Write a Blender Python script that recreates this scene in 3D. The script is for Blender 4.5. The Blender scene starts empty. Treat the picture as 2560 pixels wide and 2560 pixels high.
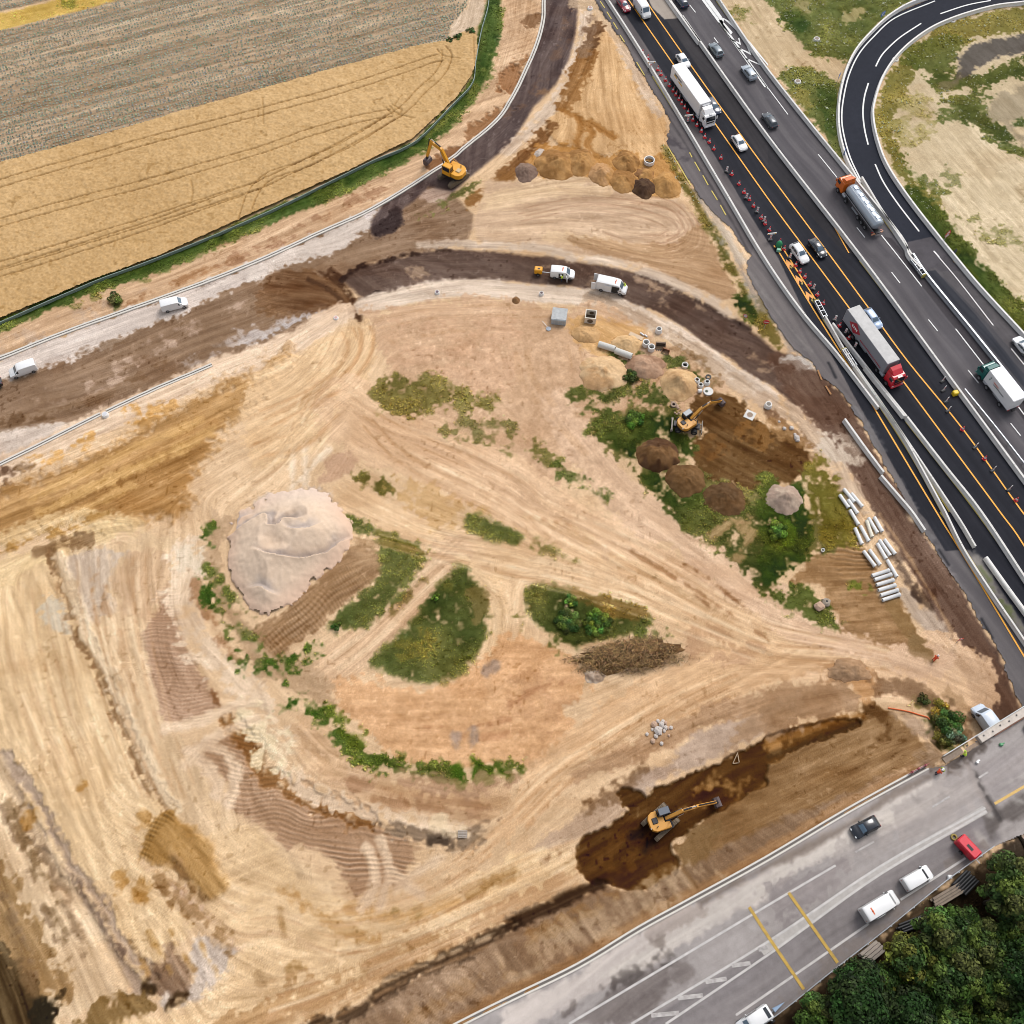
import bpy, bmesh, math, random
import numpy as np
from mathutils import Vector, Matrix
R = math.radians
random.seed(7)
S = bpy.context.scene
COLL = S.collection
# ------------------------------------------------------------------ camera, sky, sun, exposure
H, FPX, TILT = 148.0, 2560.0, R(27)
cam = bpy.data.cameras.new('camera')
cam_o = bpy.data.objects.new('camera', cam); COLL.objects.link(cam_o)
cam.sensor_width = 36; cam.lens = 36; cam.clip_start = 1; cam.clip_end = 6000
cam_o.location = (0, 0, H); cam_o.rotation_euler = (TILT, 0, 0)
S.camera = cam_o
SUN_EL, SUN_AZ = R(52), R(35)           # azimuth from +Y towards +X
w = bpy.data.worlds.new("World"); S.world = w; w.use_nodes = True
nt = w.node_tree; bg = nt.nodes['Background']
sky = nt.nodes.new('ShaderNodeTexSky'); sky.sky_type = 'NISHITA'; sky.sun_disc = False
sky.sun_elevation = SUN_EL; sky.sun_rotation = SUN_AZ; sky.dust_density = 3
hs = nt.nodes.new('ShaderNodeHueSaturation'); hs.inputs['Saturation'].default_value = 0.3
nt.links.new(sky.outputs[0], hs.inputs['Color']); nt.links.new(hs.outputs[0], bg.inputs[0])
bg.inputs[1].default_value = 0.13
sl = bpy.data.lights.new('sun', 'SUN'); sl.energy = 1.2; sl.angle = R(28); sl.color = (1, .965, .92)
so = bpy.data.objects.new('sun', sl); COLL.objects.link(so)
sd = Vector((math.sin(SUN_AZ) * math.cos(SUN_EL), math.cos(SUN_AZ) * math.cos(SUN_EL), math.sin(SUN_EL)))
so.rotation_euler = sd.to_track_quat('Z', 'Y').to_euler()
S.cycles.filter_width = 0.95
S.view_settings.view_transform = 'Standard'; S.view_settings.look = 'None'
S.view_settings.exposure = 0.60; S.view_settings.gamma = 1
KEXP = 1.4                              # picture value of a flat surface / its albedo under this light

def lin(c):
    c = np.asarray(c, dtype=np.float32) / 255.0
    return np.where(c <= .04045, c / 12.92, ((c + .055) / 1.055) ** 2.4)
def alb(c): return np.clip(lin(c) / KEXP, 0.002, 0.85)

# ------------------------------------------------------------------ survey: picture point -> point of the place
_c, _s = math.cos(TILT), math.sin(TILT)
def P(px, py, z=0.0):
    dx = (np.asarray(px, float) - 1280) / FPX; dy = -(np.asarray(py, float) - 1280) / FPX
    Y = dy * _c + _s; Z = dy * _s - _c
    t = (z - H) / Z
    return t * dx, t * Y
K = 640 / 1932.0
def T(tile, *v):
    c, r = divmod(tile, 10)
    a = np.array(v, float).reshape(-1, 2) * K
    return a + np.array([c * 640, r * 640])
def F(*v): return np.array(v, float).reshape(-1, 2) * (2560 / 1932.0)
def px(*v): return np.array(v, float).reshape(-1, 2)
def cat(*a): return np.concatenate(a)
# ------------------------------------------------------------------ raster of the site
X0, X1, Y0, Y1, ST = -125.0, 125.0, -16.0, 216.0, 0.16
NX = int((X1 - X0) / ST) + 1; NY = int((Y1 - Y0) / ST) + 1
GX = (X0 + np.arange(NX) * ST).astype(np.float32); GY = (Y0 + np.arange(NY) * ST).astype(np.float32)
rng = np.random.default_rng(5)
TAB = rng.random((256, 256), dtype=np.float32) * 2 - 1
def vnoise(u, v, seed=0):
    u = np.asarray(u, np.float32) + seed * 17.31; v = np.asarray(v, np.float32) + seed * 31.7
    iu = np.floor(u); iv = np.floor(v); fu = u - iu; fv = v - iv
    iu = iu.astype(np.int32) & 255; iv = iv.astype(np.int32) & 255
    fu = fu * fu * (3 - 2 * fu); fv = fv * fv * (3 - 2 * fv)
    iu1 = (iu + 1) & 255; iv1 = (iv + 1) & 255
    a = TAB[iv, iu] * (1 - fu) + TAB[iv, iu1] * fu
    b = TAB[iv1, iu] * (1 - fu) + TAB[iv1, iu1] * fu
    return a * (1 - fv) + b * fv
MX, MY = np.meshgrid(GX, GY)
def N(scale, seed): return vnoise(MX / scale, MY / scale, seed)
n04, n08, n2, n5, n12, n35 = N(.45, 1), N(.9, 2), N(2.1, 3), N(5.3, 4), N(12.7, 5), N(35, 6)
WB = (n04 * .6 + n08 * .8 + n2 * .7 + n5 * .3).astype(np.float32)      # ragged edges
FB = (n04 * .5 + n08 * .7 + n2 * .8 + n5 * .6).astype(np.float32)       # mixed roughness, about -1.5..1.5
COL = np.zeros((NY, NX, 3), np.float32)      # colour of the soil as it would look in flat light
HGT = np.zeros((NY, NX), np.float32)         # height
GRS = np.zeros((NY, NX), np.float32)         # how densely weeds and grass grow
ROAD = None

def smooth(p, closed=False, n=6):
    p = np.asarray(p, float)
    if len(p) < 3: return p
    if closed: q = np.vstack([p[-1], p, p[0], p[1]])
    else: q = np.vstack([2 * p[0] - p[1], p, 2 * p[-1] - p[-2]])
    out = []
    for i in range(1, len(q) - 2):
        p0, p1, p2, p3 = q[i - 1], q[i], q[i + 1], q[i + 2]
        for t in np.arange(n) / n:
            out.append(.5 * ((2 * p1) + (p2 - p0) * t + (2 * p0 - 5 * p1 + 4 * p2 - p3) * t * t + (3 * p1 - p0 - 3 * p2 + p3) * t ** 3))
    if not closed: out.append(p[-1])
    return np.array(out)
def hz(x, y):
    fx = np.clip((np.asarray(x, float) - X0) / ST, 0, NX - 1.001); fy = np.clip((np.asarray(y, float) - Y0) / ST, 0, NY - 1.001)
    i = fx.astype(int); j = fy.astype(int); a = fx - i; b = fy - j
    return (HGT[j, i] * (1 - a) + HGT[j, i + 1] * a) * (1 - b) + (HGT[j + 1, i] * (1 - a) + HGT[j + 1, i + 1] * a) * b
def W(p, n=10):
    """points on the ground (with its relief) -> x, y"""
    p = np.asarray(p, float).reshape(-1, 2)
    z = np.zeros(len(p))
    for _ in range(n):
        x, y = P(p[:, 0], p[:, 1], z); z = .4 * z + .6 * hz(x, y)
    return np.stack([x, y], 1)
def box_of(pts, m):
    i0 = int(max(0, math.floor((pts[:, 0].min() - m - X0) / ST))); i1 = int(min(NX, math.ceil((pts[:, 0].max() + m - X0) / ST) + 1))
    j0 = int(max(0, math.floor((pts[:, 1].min() - m - Y0) / ST))); j1 = int(min(NY, math.ceil((pts[:, 1].max() + m - Y0) / ST) + 1))
    return (slice(j0, j1), slice(i0, i1)) if i1 > i0 and j1 > j0 else None
def segdist(D, sl, a, b, m, S_=None, T_=None, s0=0.0):
    bs = box_of(np.array([a, b]), m)
    if bs is None: return
    j0, j1 = max(bs[0].start, sl[0].start), min(bs[0].stop, sl[0].stop); i0, i1 = max(bs[1].start, sl[1].start), min(bs[1].stop, sl[1].stop)
    if j1 <= j0 or i1 <= i0: return
    x = GX[i0:i1][None, :] - a[0]; y = GY[j0:j1][:, None] - a[1]
    d = b - a; L2 = float(d @ d) + 1e-9; L = math.sqrt(L2)
    t = np.clip((x * d[0] + y * d[1]) / L2, 0, 1)
    dd = np.hypot(x - t * d[0], y - t * d[1])
    v = (slice(j0 - sl[0].start, j1 - sl[0].start), slice(i0 - sl[1].start, i1 - sl[1].start))
    k = dd < D[v]
    D[v] = np.where(k, dd, D[v])
    if S_ is not None:
        S_[v] = np.where(k, s0 + t * L, S_[v]); T_[v] = np.where(k, (x * d[1] - y * d[0]) / L, T_[v])
def inside(pts, sl):
    ny = sl[0].stop - sl[0].start; nx = sl[1].stop - sl[1].start
    Tg = np.zeros((ny, nx + 1), np.int8)
    n = len(pts)
    for k in range(n):
        (xa, ya), (xb, yb) = pts[k], pts[(k + 1) % n]
        if ya == yb: continue
        if ya > yb: xa, ya, xb, yb = xb, yb, xa, ya
        j0 = max(int(math.ceil((ya - Y0) / ST)), sl[0].start); j1 = min(int(math.ceil((yb - Y0) / ST)), sl[0].stop)
        if j1 <= j0: continue
        j = np.arange(j0, j1); xc = xa + (Y0 + j * ST - ya) * (xb - xa) / (yb - ya)
        i = np.clip(np.ceil((xc - X0) / ST).astype(int) - sl[1].start, 0, nx)
        np.add.at(Tg, (j - sl[0].start, i), 1)
    return (np.cumsum(Tg, 1)[:, :nx] & 1).astype(bool)
def ss(a, b, x):
    t = np.clip((x - a) / (b - a), 0, 1); return t * t * (3 - 2 * t)
def polymask(pts, soft, warp):
    soft = soft * 1.0
    m = soft + warp * 1.6 + .3
    sl = box_of(pts, m)
    if sl is None: return None, None
    D = np.full((sl[0].stop - sl[0].start, sl[1].stop - sl[1].start), m, np.float32)
    for k in range(len(pts)): segdist(D, sl, pts[k], pts[(k + 1) % len(pts)], m)
    D = np.where(inside(pts, sl), D, -D)
    if warp: D = D + warp * WB[sl]
    return sl, ss(-soft, soft, D)
def dirnoise(sl, p, L, wd, seed):
    a = W(p); flow_line(a, .7); d = a[1] - a[0]; d /= np.hypot(*d)
    x = MX[sl]; y = MY[sl]
    u = x * d[0] + y * d[1]; v = -x * d[1] + y * d[0] + n12[sl] * 1.2
    return .6 * vnoise(v / wd, u / L, seed) + .4 * vnoise(v / (wd * .4), u / (L * .6), seed + 3)
_seed = [10]
def put(sl, m, color, op, var, dn, amp, grass, dh, patch):
    if patch: m = m * ss(-.4, .5, (n04[sl] * .3 + n2[sl] * .6 + n08[sl] * .5 + n5[sl] * .4) + (patch - .5) * 2)
    mm = (m * op)[..., None]
    c = np.array(color, np.float32) + var * (.6 * FB[sl] + .6 * n12[sl] + .4 * n5[sl])[..., None]
    if dn is not None: c = c + 1.7 * amp * dn[..., None] * np.array([1, .95, .85], np.float32)
    COL[sl] = COL[sl] * (1 - mm) + c * mm
    if grass is not None: GRS[sl] = GRS[sl] * (1 - m) + grass * m
    if dh: HGT[sl] += dh * m
def fill(p, color, op=1, soft=.5, warp=.5, var=7, dirp=None, L=12, wd=.7, amp=14, grass=0, dh=0, sm=True, patch=0):
    _seed[0] += 1
    pts = W(p)
    if sm: pts = smooth(pts, True, 5)
    sl, m = polymask(pts, soft, warp)
    if sl is None: return
    dn = dirnoise(sl, dirp, L, wd, _seed[0]) if dirp is not None else None
    put(sl, m, color, op, var, dn, amp, grass, dh, patch)
def stroke(p, width, color, op=1, soft=.4, warp=.2, var=5, L=14, wd=.5, amp=12, grass=0, dh=0, patch=0, taper=False):
    _seed[0] += 1
    pts = smooth(W(p), False, 5); flow_line(pts, .6 + min(width, 8) * .12); soft = min(soft * 1.2, .2 + width * .3)
    m0 = width / 2 + soft + warp * 1.6
    sl = box_of(pts, m0)
    if sl is None: return
    shp = (sl[0].stop - sl[0].start, sl[1].stop - sl[1].start)
    D = np.full(shp, m0, np.float32); S_ = np.zeros(shp, np.float32); T_ = np.zeros(shp, np.float32)
    s0 = 0.0
    for k in range(len(pts) - 1):
        segdist(D, sl, pts[k], pts[k + 1], m0, S_, T_, s0); s0 += float(np.hypot(*(pts[k + 1] - pts[k])))
    wv = width / 2
    if taper: wv = wv * np.clip(np.minimum(S_, s0 - S_) / (s0 * .3), .15, 1)
    m = ss(-soft, soft, wv - D + warp * WB[sl])
    m = np.where(D >= m0 * .999, 0, m)
    dn = .6 * vnoise(T_ / wd, S_ / L, _seed[0]) + .4 * vnoise(T_ / (wd * .45), S_ / (L * .5), _seed[0] + 5)
    put(sl, m, color, op, var, dn, amp, grass, dh, patch)
FLOW = []
def flow_line(pts, wt=1.0):
    pts = np.asarray(pts, float); L = np.concatenate([[0], np.cumsum(np.hypot(*np.diff(pts, axis=0).T))])
    if L[-1] < 1: return
    n = max(2, int(L[-1] / 3)); s = np.linspace(0, L[-1], n); x = np.interp(s, L, pts[:, 0]); y = np.interp(s, L, pts[:, 1]); dx, dy = np.gradient(x), np.gradient(y)
    FLOW.extend(zip(x, y, np.arctan2(dy, dx), np.full(n, wt)))
def ruts(p, gap, color, op=.6, width=.45, dh=-.05, **k):
    q = smooth(W(p), False, 4); flow_line(q, 1.5); d = np.gradient(q, axis=0); d /= np.hypot(d[:, 0], d[:, 1])[:, None] + 1e-9
    nrm = np.stack([-d[:, 1], d[:, 0]], 1)
    for s in (-.5, .5): stroke_w(q + nrm * gap * s, width, color, op, dh, **k)
def stroke_w(pts, width, color, op, dh=0, soft=.22, warp=.08, grass=None, patch=0):
    m0 = width / 2 + soft + warp * 1.6
    sl = box_of(pts, m0)
    if sl is None: return
    D = np.full((sl[0].stop - sl[0].start, sl[1].stop - sl[1].start), m0, np.float32)
    for k in range(len(pts) - 1): segdist(D, sl, pts[k], pts[k + 1], m0)
    m = np.where(D >= m0 * .999, 0, ss(-soft, soft, width / 2 - D + warp * WB[sl]))
    put(sl, m, color, op, 4, None, 0, grass, dh, patch)
def ribs(p, dirp, spacing, dh, dark, wob=.8, sm=True):
    """caterpillar ribs pressed into the soil, running along dirp"""
    pts = smooth(W(p), True, 5) if sm else W(p)
    sl, m = polymask(pts, .8, .8)
    if sl is None: return
    a = W(dirp); d = a[1] - a[0]; d /= np.hypot(*d)
    v = -MX[sl] * d[1] + MY[sl] * d[0] + n5[sl] * wob + n2[sl] * wob * .3
    s_ = np.sin(v * 2 * math.pi / spacing) * ss(-.9, .3, n5[sl] * .6 + n12[sl] * .4 + .2 + n08[sl] * .5)
    HGT[sl] += dh * s_ * m
    COL[sl] += (dark * np.minimum(s_, .4) * m)[..., None]
# ------------------------------------------------------------------ relief of the site: embankment of the upper road
DECKZ = 5.5
TOE_P = px(600,2680, 806,2560, 971,2467, 1120,2394, 1280,2311, 1510,2205, 1700,2110, 1920,2000, 2150,1895, 2320,1845, 2352,1880)
CREST_P = px(900,2690, 1147,2560, 1280,2494, 1446,2413, 1598,2321, 1724,2252, 1920,2144, 2125,2022, 2318,1916, 2352,1892)
RAIL_P = px(1700,2690, 1912,2560, 2085,2424, 2218,2321, 2367,2201, 2486,2115, 2600,2030)
toe = np.stack(P(TOE_P[:, 0], TOE_P[:, 1], 0), 1); crest = np.stack(P(CREST_P[:, 0], CREST_P[:, 1], DECKZ), 1)
rail = np.stack(P(RAIL_P[:, 0], RAIL_P[:, 1], DECKZ), 1)
_u = crest[-3] - crest[2]; RU = _u / np.hypot(*_u); RN = np.array([-RU[1], RU[0]])   # along the upper road, and across it to the north
_full = (slice(0, NY), slice(0, NX))
d1 = np.full((NY, NX), 60, np.float32); d2 = np.full((NY, NX), 60, np.float32); d3 = np.full((NY, NX), 60, np.float32)
for k in range(len(toe) - 1): segdist(d1, _full, toe[k], toe[k + 1], 60)
for k in range(len(crest) - 1): segdist(d2, _full, crest[k], crest[k + 1], 60)
for k in range(len(rail) - 1): segdist(d3, _full, rail[k], rail[k + 1], 60)
far = [crest[-1] + RU * 200, crest[-1] + RU * 200 - RN * 200, crest[0] - RU * 100 - RN * 300]
in1 = inside(np.vstack([[toe[0] - RU * 200], toe, [toe[-1] + RU * 200], far[1:2], far[2:]]), _full)
in2 = inside(np.vstack([[crest[0] - RU * 200], crest, [crest[-1] + RU * 200], far[1:2], far[2:]]), _full)
in3 = inside(np.vstack([[rail[0] - RU * 200], rail, [rail[-1] + RU * 200], far[1:2] - RN * 100, far[2:] - RN * 100]), _full)
t = d1 / (d1 + d2 + 1e-3)
h = np.where(in2, DECKZ, np.where(in1, DECKZ * t, 0))
h = np.where(in3, DECKZ - 3.5 * ss(.8, 9, d3), h)
AB = np.array(P(2420, 1905, DECKZ)); AU = float(AB @ RU)                 # abutment: the deck begins here
SKEW = np.array(P(2496, 2046, DECKZ)) - np.array(P(2427, 1927, DECKZ)); SKEW /= np.hypot(*SKEW)
SN = np.array([-SKEW[1], SKEW[0]]); SN = SN if SN @ RU > 0 else -SN
along = (MX - AB[0]) * SN[0] + (MY - AB[1]) * SN[1]
h = h * (1 - ss(0.0, 5.0, along))
HGT[:] = h
del d1, d3, t, h
EMB = in1.copy(); ROADSIDE = in2.copy()

# ------------------------------------------------------------------ soil: base
SAND, SANDY, PINK, BROWN = (224,194,160), (225,197,160), (205,172,143), (151,126,104)
COL[:] = np.array(SAND, np.float32) + (n35 * 5 + n12 * 5 + FB * 5)[..., None]
HGT += .05 * n2 + .03 * n08 + .12 * n12
# strip between field and kerb
fill(cat(T(1,-300,900, 0,530, 600,280, 1250,60), T(10,50,1690, 800,1340, 1400,1000, 1750,560, 1850,270, 1900,-200), T(20,300,-200, 240,150, 190,330, 0,740), T(10,1600,1090, 1350,1280, 900,1560, 500,1740), T(1,1932,40, 1000,390, 0,770, -300,900)), (210,178,146), dirp=T(1,0,770,1000,390), L=10, wd=.6, amp=15, warp=.2)
for q in (T(1,0,700,400,530,900,350), T(1,200,660,700,450,1100,300)): stroke(q, 3.2, (190,165,142), .6, patch=.42, warp=.6)
stroke(T(1,850,350,1000,340,1500,130,1800,20), 1.6, (160,120,85), .8, patch=.5, warp=.4)
stroke(cat(T(1,1700,60), T(10,100,1850, 500,1650, 800,1480, 1200,1320)), 2.5, (165,128,100), .75, patch=.45, warp=.7)
for q, c in ((T(10,1270,1250,1350,1180,1500,1090,1600,1080,1550,1140,1400,1260), (140,102,72)), (T(10,1600,960,1750,870,1932,790,1960,830,1800,920,1620,1060), (150,112,80)), (T(10,1840,560,1932,480,1980,520,1960,680,1860,670), (158,118,86)), (T(20,80,130,200,110,225,140,150,230,90,180), (140,108,80)), (T(20,-60,560,60,450,120,400,100,480,0,640,-80,690), (160,120,86))):
    fill(q, c, .9, warp=.9, var=10, dh=-.25)
# ------------------------------------------------------------------ haul road (upper left) and junction
fill(cat(T(1,-300,980, 0,820, 450,620, 1000,400, 1500,220, 1932,45), T(10,500,1745, 900,1565, 1350,1300, 1640,1620, 1640,1720, 1600,1800, 1400,1880, 1290,1900), T(11,1130,10, 860,60, 720,110, 640,190, 780,420, 820,500, 600,430, 300,590, 0,725), T(1,1600,830, 800,1190, 0,1570, -300,1700)), BROWN, dirp=T(1,0,1100,1500,480), L=16, wd=.9, amp=11, warp=.3, sm=False, dh=-.05)
fill(T(1,-100,830, 300,650, 1000,400, 1600,180, 1932,50, 2000,120, 1800,230, 1500,360, 1300,450, 1000,590, 700,720, 450,810, 250,870, -100,960), (222,208,197), .97, warp=.9, var=7, dirp=T(1,0,770,1000,390), amp=8)
fill(cat(T(1,1800,110), T(10,500,1750, 880,1570, 940,1590, 800,1760, 620,1880), T(11,280,60,0,190,-60,130)), (220,206,194), .95, warp=.9, var=8)
fill(T(10,820,1610,900,1570,910,1600,860,1640), (225,212,205), .9, warp=.6)
fill(T(1,-100,1360,250,1290,480,1270,520,1300,300,1420,-100,1600), (216,200,186), .95, warp=.7, var=8)
for q in (T(1,1500,720,1932,560), T(1,700,1000,1250,880,1500,760), T(1,1100,660,1700,440,1932,340), T(1,300,1080,460,1080), T(1,880,820,980,800), T(1,1000,780,1300,640)): stroke(q, 2.2, (190,165,145), .75, patch=.36, warp=.8)
for q in (T(1,60,1240,500,1160,900,1010,1300,870), T(1,0,1280,430,1190), T(1,600,720,1000,610), T(1,1000,930,1250,820)): stroke(q, 1.4, (118,92,68), .7, patch=.42, warp=.6)
stroke(T(11,-50,640,150,520,300,450,500,400), 2.6, (208,200,197), .85, patch=.55, warp=.8)
stroke(T(1,1450,800,1700,640,1932,560), 2.6, (196,182,172), .75, patch=.5, warp=.9)
fill(T(11,130,130,400,100,560,160,720,270,800,400,700,420,600,400,400,420,100,480,0,350), (122,92,66), .85, warp=1, dirp=T(11,200,200,600,300), L=6, amp=18)
for q in (T(11,480,120,620,200,720,330,780,480), T(11,400,180,560,260,680,380,790,500), T(11,600,150,700,260,760,400,800,520,830,490), T(11,560,110,680,180,740,230)): stroke(q, .9, (88,64,46), .8, warp=.3)
fill(T(10,1290,1430,1480,1400,1500,1440,1380,1530,1250,1500), (196,172,155), .95, warp=.4)
# ------------------------------------------------------------------ ramp base under construction (dark, upper centre)
RB = cat(T(20,290,-250, 240,0, 235,150, 190,330, 110,520, 0,740), T(10,1800,920, 1600,1090, 1350,1280, 1000,1500, 870,1660, 880,1770, 940,1780, 1110,1690, 1090,1590, 1200,1500, 1300,1410, 1480,1440, 1700,1270, 1932,1080), T(20,170,800, 330,640, 430,460, 480,250, 500,60, 480,-250))
fill(RB, (104,90,86), dirp=T(20,300,100,150,600), L=9, wd=.8, amp=12, warp=.15, sm=False)
stroke(T(20,430,100,400,300,300,500,150,720,-50,880), 2.4, (128,100,80), .5, patch=.45)
fill(T(10,880,1720,1000,1620,1060,1560,1110,1690,960,1775,900,1790), (62,50,48), .9, warp=.5)
fill(T(20,180,700,240,670,280,690,260,715,190,720), (150,120,95), .8, warp=.4)
stroke(T(20,560,90,540,300,470,470,330,760,150,950,0,1100), 2.6, (224,203,182), .95, warp=.5, patch=.85)
stroke(T(20,-30,1150,120,1010,250,900,330,800), 2.4, (214,192,170), .9, warp=.5)
stroke(T(20,500,20,700,40,760,180,880,350), 5.0, (205,180,152), .8, warp=.8)
# ------------------------------------------------------------------ sand fan between ramp and motorway
fill(T(20,680,230,780,330,900,480,1000,620,1100,800,1170,930,1160,1050,1120,1180,960,1240,860,1160,600,1180,480,1110,330,1090,250,950,360,820,480,640,600,400), (214,178,136), dirp=T(20,700,300,760,1100), L=20, wd=.9, amp=14, warp=.4, dh=.3)
fill(T(20,780,330,900,380,920,460,1010,600,1100,800,1130,880,1080,860,960,700,860,480), (208,184,160), .95, warp=.7)
stroke(T(20,640,200,600,290,540,420), 3.5, (118,88,62), .95, warp=.9, patch=.72)
stroke(T(20,560,420,510,560,450,680,400,780), 4.4, (152,112,70), .9, warp=1, patch=.8)
stroke(T(20,600,140,560,330,540,400), 2.4, (150,125,104), .7, warp=.6, patch=.6)
for q in (T(20,390,830,500,890,600,990), T(20,500,880,520,980,490,1080,530,1170), T(20,590,920,770,1030), T(20,600,1010,570,1080,640,1170,700,1210)): stroke(q, 1.5, (160,115,66), .75, warp=.4, dh=-.1)
stroke(T(20,270,960,180,1100,50,1230,-60,1330), 3.2, (128,92,58), .95, warp=.8, patch=.85)
fill(T(10,1590,1500,1720,1410,1900,1290,1960,1280,1940,1400,1800,1480,1600,1580), (150,112,72), .95, warp=.7)
fill(T(20,170,1110,330,1080,600,1150,700,1200,880,1150,960,1200,1150,1180,1250,1270,1280,1430,1200,1510,1100,1480,900,1460,780,1420,700,1380,580,1330,350,1350,180,1320), (190,145,92), .9, warp=1)
# lower sand triangle with turning tracks
fill(cat(T(20,-200,1360,200,1370,480,1330,700,1400,1000,1500,1250,1500,1400,1650,1560,1932), T(21,1630,150,1700,280,1600,340,1300,230,900,80,500,0), T(20,300,1870,0,1840,-250,1850,-300,1700)), (209,181,153), dirp=T(20,0,1600,1200,1560), L=12, wd=.8, amp=13, warp=.4, sm=False)
for q in (T(20,100,1600,500,1520,900,1540,1200,1620,1320,1700,1250,1800,1000,1800), T(20,60,1640,500,1560,880,1590,1120,1660,1220,1740,1150,1790), T(20,700,1790,1000,1880,1250,1830,1370,1720,1290,1580), T(20,900,1500,1150,1530,1280,1620,1350,1750)): ruts(q, 1.9, (182,150,124), .55, .38)
for q in (T(20,-200,1500,100,1430,500,1370), T(20,-200,1560,300,1450,700,1440), T(20,300,1780,700,1840,1100,1900)): stroke(q, 3, (228,200,165), .55, warp=.7)
fill(cat(T(20,400,1790,900,1830,1250,1830,1400,1700,1560,1850,1600,1932), T(21,1580,40,1690,250,1600,330,1300,200,950,60,600,-20)), (178,145,112), .75, dirp=T(21,600,0,1500,250), L=14, wd=.5, amp=14, warp=.8)
# ------------------------------------------------------------------ curved base of the new slip road
CR_T = cat(T(11,640,170, 720,110, 860,60, 1130,0), T(10,1290,1890, 1500,1880, 1932,1910), T(21,0,-15, 250,0, 500,40, 860,105, 1080,165, 1280,275, 1600,440, 1800,560, 1932,660))
CR_TL = cat(T(31,60,720, 220,745, 380,890, 550,1030, 700,1270, 880,1600, 1060,1840), T(32,1060,60, 1200,200, 1350,400, 1480,600, 1590,830, 1740,1050, 1850,1350, 1932,1560, 2050,1750))
CR_B = cat(T(32,1700,1900, 1560,1500, 1480,1250, 1360,1000, 1220,680, 1080,420, 940,200, 800,0), T(31,700,1700, 560,1540, 420,1320, 200,1130, 0,960), T(21,1880,950, 1750,860, 1620,760, 1440,660, 1300,545, 1100,420, 800,330, 450,230, 200,215, 0,190), T(11,1700,185, 1460,195, 1250,230, 1000,290, 830,330, 760,290, 700,230))
fill(cat(CR_T, CR_TL, CR_B), (108,90,80), dirp=T(21,200,100,1500,700), L=10, wd=1, amp=9, warp=.25, sm=False, dh=-.1)
fill(cat(T(31,0,760,200,760,380,900,550,1040,700,1280,880,1600,1060,1850), T(32,1060,70,1350,410,1590,840,1850,1360,1932,1560,1700,1640,1480,1250,1220,680,940,200,800,0), T(31,560,1540,200,1130)), (116,93,79), .9, warp=.5, dirp=T(32,900,100,1500,1000), L=18, wd=.8, amp=9)
for q in (T(21,250,60,450,30), T(21,850,130,1000,190,1070,230), T(21,1050,210,1150,240,1200,270), T(21,1210,290,1330,350,1450,400), T(21,600,100,560,250), T(21,1790,770,1932,860), T(21,1100,340,1200,380), T(11,1150,80,1250,140)): stroke(q, 1.5, (170,145,122), .8, patch=.42, warp=.7)
stroke(cat(T(11,660,180,720,115,850,60,1000,30), T(10,1290,1900,1450,1885)), 1.0, (58,42,34), .85, warp=.4, patch=.6)
stroke(T(11,790,330,880,310,920,280), 1.2, (52,40,34), .9, warp=.5)
stroke(T(21,850,105,1050,160,1270,270,1600,440,1800,560), 1.0, (70,56,50), .8, warp=.25, patch=.62)
stroke(T(21,800,335,900,370,1050,420), .8, (62,50,44), .8, warp=.25, patch=.6)
# gravel shoulders
stroke(cat(T(10,1250,1860,1450,1840), T(20,-250,1850,0,1860,300,1890,520,1960), T(21,700,30,900,85,1100,150,1300,240,1500,330,1650,440)), 1.9, (212,192,172), .9, warp=.4, patch=.85)
stroke(cat(T(11,830,370,1000,330,1300,265,1600,235,1932,265), T(21,200,290,350,290,700,330,860,410,1000,475,1250,600,1450,750,1650,900,1800,980,1932,1060)), 4.2, (224,205,186), .97, warp=.35, var=7)
stroke(cat(T(21,600,330,1000,500,1250,650,1500,830,1932,1110), T(31,200,1190,300,1300,420,1490,520,1600,600,1800,680,1932)), 3.4, (198,175,152), .9, warp=.8, patch=.85)
fill(T(31,380,1450,440,1330,520,1440,550,1350,640,1370,720,1530,640,1570,560,1560,480,1540), (205,188,170), .95, warp=.7)
fill(T(31,40,840,130,740,220,740,320,790,340,850,250,850,180,800,90,830), (202,192,182), .95, warp=.6)
stroke(T(32,1040,640,1120,760,1200,820,1290,950,1350,1050), 3.0, (196,176,156), .95, warp=.5)
fill(T(32,1100,760,1200,715,1290,800,1400,1000,1460,1270,1380,1280,1290,1140,1210,950), (197,178,160), .95, warp=.5)
stroke(T(32,840,20,990,230,1150,480,1300,740,1420,980), .45, (168,138,108), .8, warp=.15)
stroke(T(32,960,330,1050,500,1150,690), .9, (100,84,74), .7, warp=.5)
fill(T(32,1390,1090,1480,1120,1600,1320,1560,1350,1470,1230), (66,48,38), .85, warp=.8)
stroke(T(32,1195,1178,1300,1230,1420,1300), .7, (92,68,48), .85, warp=.4)
stroke(T(32,1110,580,1170,650,1220,720), 1.6, (70,54,44), .7, warp=.7)
stroke(T(31,0,1170,100,1260,190,1330,300,1440), 1.5, (120,92,70), .8, warp=.7, patch=.6)
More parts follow.
